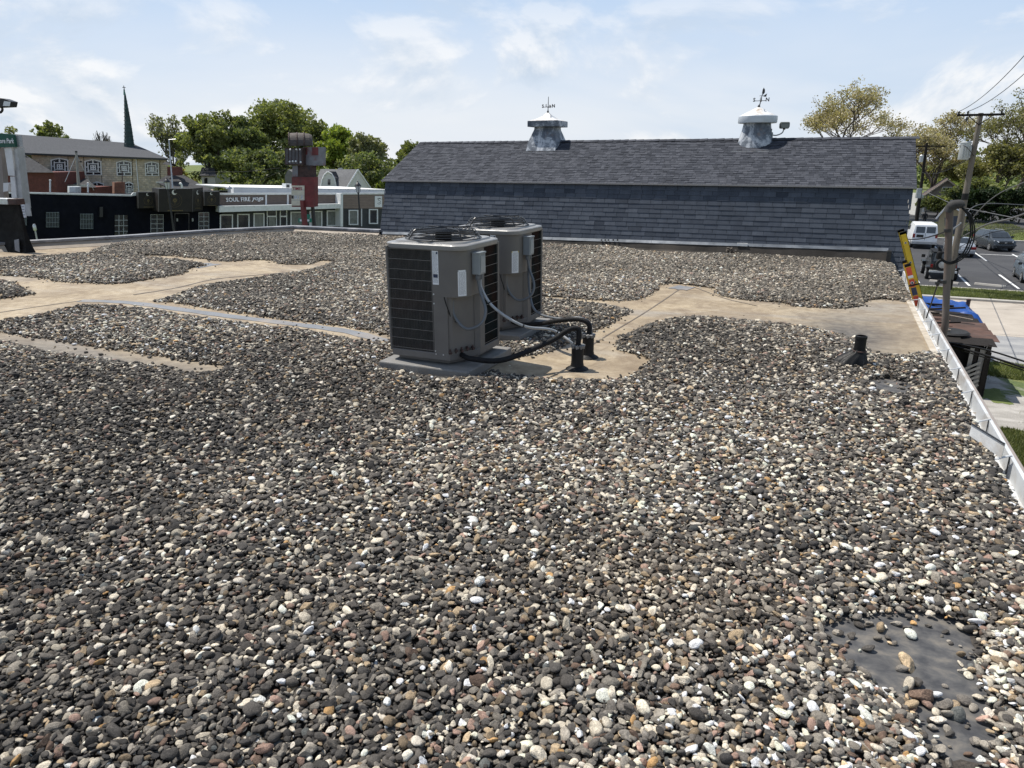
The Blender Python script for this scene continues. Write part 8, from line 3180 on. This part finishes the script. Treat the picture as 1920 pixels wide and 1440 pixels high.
def jeep_bits(v):
    yb = 1.86
    q4(v, 'rear_window', M['glass_grey_j'], [(0.62, yb + 0.012, 1.20), (-0.62, yb + 0.012, 1.20), (-0.56, yb - 0.072, 1.68), (0.56, yb - 0.072, 1.68)])
    for s_ in (-1, 1):
        bx(v, 'side_window', M['glass_car'], (s_ * 0.735 - 0.012, -0.2, 1.22), (s_ * 0.735 + 0.012, 1.6, 1.66))
        bx(v, 'wheel_flare', M['car_black'], (s_ * 0.83 - 0.12, 0.85, 0.72), (s_ * 0.83 + 0.12, 1.85, 0.84), 0.04)
        bx(v, 'wheel_flare', M['car_black'], (s_ * 0.83 - 0.12, -1.75, 0.78), (s_ * 0.83 + 0.12, -0.75, 0.90), 0.04)
        bx(v, 'tail_light', M['tail_red'], (s_ * 0.66 - 0.07, yb, 0.80), (s_ * 0.66 + 0.07, yb + 0.05, 1.0))
        bx(v, 'side_mirror', M['car_black'], (s_ * 0.98 - 0.12, -0.62, 1.15), (s_ * 0.98 + 0.10, -0.50, 1.36))
    mb = MB()
    mb.lathe((0.12, yb + 0.18, 1.02), [(0.22, -0.12), (0.36, -0.11), (0.385, -0.06), (0.385, 0.06), (0.36, 0.11), (0.22, 0.10)], 22, 'Y')
    sp_ = mb.build('spare_wheel', M['tyre'], v, smooth='auto')
    mb = MB()
    mb.lathe((0.12, yb + 0.25, 1.02), [(0.215, -0.05), (0.215, 0.045), (0.08, 0.055)], 14, 'Y')
    mb.build('rim', M['alloy'], sp_)
    bx(v, 'rear_bumper', M['galv'], (-0.78, yb, 0.50), (0.78, yb + 0.16, 0.64))
    bx(v, 'licence_plate', M['sticker'], (-0.72, yb + 0.005, 0.72), (-0.40, yb + 0.03, 0.90))
    bx(v, 'soft_top', M['black_foam'], (-0.67, -0.35, 1.742), (0.67, yb - 0.10, 1.80), 0.03)
    bx(v, 'windscreen', M['glass_car'], (-0.62, -0.60, 1.2), (0.62, -0.56, 1.62))


M['glass_grey_j'] = worn('dusty_plastic_window', (0.085, 0.09, 0.095), 0.15, 3, 0.3)
jp = vehicle('black_jeep', 'black soft-top jeep with a spare wheel on its tail behind the service mast', 'jeep', (6.95, 54.7, 0.012), math.pi, 1.7,
             [(-1.95, 0.55, 0.95, 1.02, 0.62, 0.55), (-1.9, 0.50, 1.00, 1.08, 0.66, 0.58), (-0.75, 0.50, 1.10, 1.14, 0.74, 0.62), (-0.62, 0.48, 1.12, 1.18, 0.76, 0.68), (-0.38, 0.48, 1.14, 1.72, 0.76, 0.68), (1.70, 0.48, 1.14, 1.74, 0.76, 0.68), (1.84, 0.50, 1.14, 1.18, 0.76, 0.74), (1.86, 0.52, 1.1, 1.12, 0.75, 0.72)],
             M['car_black'], None, ((0.80, -1.25), (0.80, 1.35)), 0.40, jeep_bits)


def sedan_bits(v):
    yb = 2.3
    q4(v, 'rear_window', M['glass_car'], [(0.62, 1.50, 1.045), (-0.62, 1.50, 1.045), (-0.52, 0.93, 1.405), (0.52, 0.93, 1.405)])
    q4(v, 'windscreen', M['glass_car'], [(-0.62, -1.12, 1.03), (0.62, -1.12, 1.03), (0.52, -0.37, 1.40), (-0.52, -0.37, 1.40)])
    for s_ in (-1, 1):
        bx(v, 'tail_light', M['tail_red'], (s_ * 0.70 - 0.17, yb - 0.12, 0.66), (s_ * 0.70 + 0.17, yb + 0.02, 0.86))
        bx(v, 'side_window', M['glass_car'], (s_ * 0.72 - 0.012, -0.5, 1.04), (s_ * 0.72 + 0.012, 1.1, 1.32), 0.01)
        bx(v, 'side_mirror', M['car_silver'], (s_ * 0.97 - 0.08, -0.75, 0.98), (s_ * 0.97 + 0.08, -0.63, 1.12))
    bx(v, 'rear_bumper', M['car_silver'], (-0.84, yb - 0.05, 0.34), (0.84, yb + 0.09, 0.60), 0.04)
    bx(v, 'licence_plate', M['sticker'], (-0.17, yb, 0.64), (0.17, yb + 0.02, 0.78))


sd_ = vehicle('silver_sedan', 'silver sedan seen from behind, half hidden by the utility pole', 'car', (9.85, 68.6, 0.012), math.pi, 1.8,
              [(-2.3, 0.32, 0.60, 0.66, 0.72, 0.66), (-2.15, 0.24, 0.72, 0.76, 0.86, 0.74), (-1.15, 0.22, 0.92, 0.99, 0.89, 0.72), (-0.4, 0.22, 0.98, 1.40, 0.89, 0.62), (0.3, 0.22, 0.99, 1.44, 0.89, 0.63), (0.95, 0.22, 0.99, 1.40, 0.89, 0.61), (1.52, 0.24, 0.96, 1.04, 0.88, 0.74), (2.2, 0.28, 0.92, 0.97, 0.84, 0.74), (2.3, 0.36, 0.82, 0.86, 0.80, 0.74)],
              M['car_silver'], None, ((0.78, -1.40), (0.78, 1.35)), 0.32, sedan_bits)


def suv_bits(paint):
    def f(v):
        yf = -2.1
        q4(v, 'windscreen', M['glass_car'], [(-0.70, -1.165, 1.10), (0.70, -1.165, 1.10), (0.58, -0.565, 1.53), (-0.58, -0.565, 1.53)])
        q4(v, 'rear_window', M['glass_car'], [(0.62, 1.99, 1.12), (-0.62, 1.99, 1.12), (-0.55, 1.72, 1.52), (0.55, 1.72, 1.52)])
        bx(v, 'grille', M['car_black'], (-0.52, yf - 0.03, 0.66), (0.52, yf + 0.12, 0.84), 0.04)
        bx(v, 'grille_badge', M['alloy'], (-0.09, yf - 0.045, 0.72), (0.09, yf - 0.028, 0.79), 0.01)
        bx(v, 'lower_grille', M['tyre'], (-0.62, yf - 0.045, 0.36), (0.62, yf + 0.10, 0.54), 0.03)
        bx(v, 'front_bumper', paint, (-0.86, yf - 0.06, 0.46), (0.86, yf + 0.12, 0.62), 0.04)
        for s_ in (-1, 1):
            q4(v, 'headlight', M['lamp_clear'], [(s_ * 0.50, yf - 0.012, 0.76), (s_ * 0.82, yf + 0.20, 0.80), (s_ * 0.83, yf + 0.24, 0.92), (s_ * 0.52, yf + 0.02, 0.87)][::s_], 0.03)
            bx(v, 'fog_light', M['lamp_clear'], (s_ * 0.70 - 0.08, yf - 0.055, 0.50), (s_ * 0.70 + 0.08, yf + 0.1, 0.58), 0.01)
            q4(v, 'side_window', M['glass_car'], [(s_ * 0.852, -0.95, 1.12), (s_ * 0.852, 0.20, 1.12), (s_ * 0.695, 0.20, 1.50), (s_ * 0.70, -0.50, 1.49)][::s_])
            q4(v, 'side_window', M['glass_car'], [(s_ * 0.852, 0.28, 1.12), (s_ * 0.852, 1.72, 1.14), (s_ * 0.70, 1.48, 1.49), (s_ * 0.695, 0.28, 1.50)][::s_])
            bx(v, 'side_mirror', M['car_black'], (s_ * 1.0 - 0.11, -0.92, 1.06), (s_ * 1.0 + 0.11, -0.78, 1.22), 0.04)
            bx(v, 'roof_rail', M['alloy'], (s_ * 0.60 - 0.02, -0.3, 1.615), (s_ * 0.60 + 0.02, 1.5, 1.65), 0.01)
            bx(v, 'tail_light', M['tail_red'], (s_ * 0.76 - 0.09, 2.0, 0.84), (s_ * 0.76 + 0.09, 2.1, 1.08))
            bx(v, 'door_handle', M['alloy'], (s_ * 0.895 - 0.02, 0.02, 0.93), (s_ * 0.895 + 0.02, 0.2, 0.96), 0.005)
            bx(v, 'sill', M['tyre'], (s_ * 0.86 - 0.05, -1.0, 0.22), (s_ * 0.86 + 0.05, 1.0, 0.34), 0.02)
    return f


suv_st = [(-2.1, 0.34, 0.70, 0.78, 0.74, 0.66), (-1.98, 0.26, 0.84, 0.92, 0.87, 0.74), (-1.2, 0.24, 1.00, 1.06, 0.90, 0.78), (-0.58, 0.24, 1.06, 1.54, 0.90, 0.66), (0.1, 0.24, 1.07, 1.61, 0.90, 0.67), (1.3, 0.24, 1.08, 1.59, 0.90, 0.66), (1.70, 0.26, 1.08, 1.53, 0.89, 0.63), (1.98, 0.30, 1.04, 1.12, 0.87, 0.74), (2.1, 0.40, 0.92, 0.98, 0.82, 0.74)]
sv = vehicle('grey_crossover', 'dark grey crossover facing the viewer before the dark hedge', 'car', (13.15, 74.0, 0.012), R(14), 1.8, suv_st, M['car_grey'], None, ((0.80, -1.32), (0.80, 1.30)), 0.34, suv_bits(M['car_grey']))
sb2 = vehicle('blue_grey_crossover', 'blue grey crossover cut off by the right edge of the photo', 'car', (12.35, 55.2, 0.012), R(-2), 1.8, suv_st, M['car_blue'], None, ((0.80, -1.32), (0.80, 1.30)), 0.35, suv_bits(M['car_blue']))

# ------------------------------------------------------------------ grass blades where they can be made out
g_ = np.random.default_rng(12)


def blades(n, fn, hmin, hmax):
    x, y, z = fn(n)
    h = g_.uniform(hmin, hmax, len(x))
    w = h * 0.16
    a = g_.uniform(0, 6.283, len(x))
    dx, dy = np.cos(a) * w, np.sin(a) * w
    lx_, ly_ = g_.normal(0, 0.35, len(x)) * h, g_.normal(0, 0.35, len(x)) * h
    V = np.stack([np.stack([x - dx, y - dy, z], 1), np.stack([x + dx, y + dy, z], 1), np.stack([x + lx_, y + ly_, z + h], 1)], 1)
    return V.reshape(-1, 3)


V = blades(26000, lambda n: (g_.uniform(3.5, 14, n), g_.uniform(46.05, 49.25, n), np.full(n, 0.10)), 0.05, 0.13)


def yardf(n):
    x, y = g_.uniform(2.5, 11, n * 4), g_.uniform(12, 31, n * 4)
    m = (np.sin(x * 0.9 + 1.3 * np.sin(y * 0.31)) * np.sin(y * 0.62 + 0.8 * np.sin(x * 0.7)) + g_.normal(0, 0.12, n * 4)) > 0.42
    return x[m], y[m], np.full(int(m.sum()), 0.004)


def patchf(n):
    xs_, ys_ = [], []
    for px, py, sx_, sy_ in ((1897, 697, 1.2, 1.1), (1912, 842, 0.9, 1.5)):
        c_ = at(px, py, 0)
        r_ = np.sqrt(g_.uniform(0, 1.15, n))
        w = g_.uniform(0, 6.283, n)
        xs_.append(c_.x + sx_ * r_ * np.cos(w))
        ys_.append(c_.y + sy_ * r_ * np.sin(w))
    x = np.concatenate(xs_)
    return x, np.concatenate(ys_), np.full(len(x), 0.006)


V2 = np.concatenate([blades(5000, yardf, 0.03, 0.09), blades(9000, patchf, 0.04, 0.13)])
tag(np_mesh('grass', np.concatenate([V, V2]), 3, M['blade']), 'green grass on the verge and in patches on the gravel yard', kind='stuff')
V3 = blades(16000, lambda n: (g_.uniform(6, 20, n), g_.uniform(82, 104, n), np.zeros(n)), 0.08, 0.2)
tag(np_mesh('lawn_grass', V3, 3, M['blade']), 'rough lawn beyond the parking lot', kind='stuff')
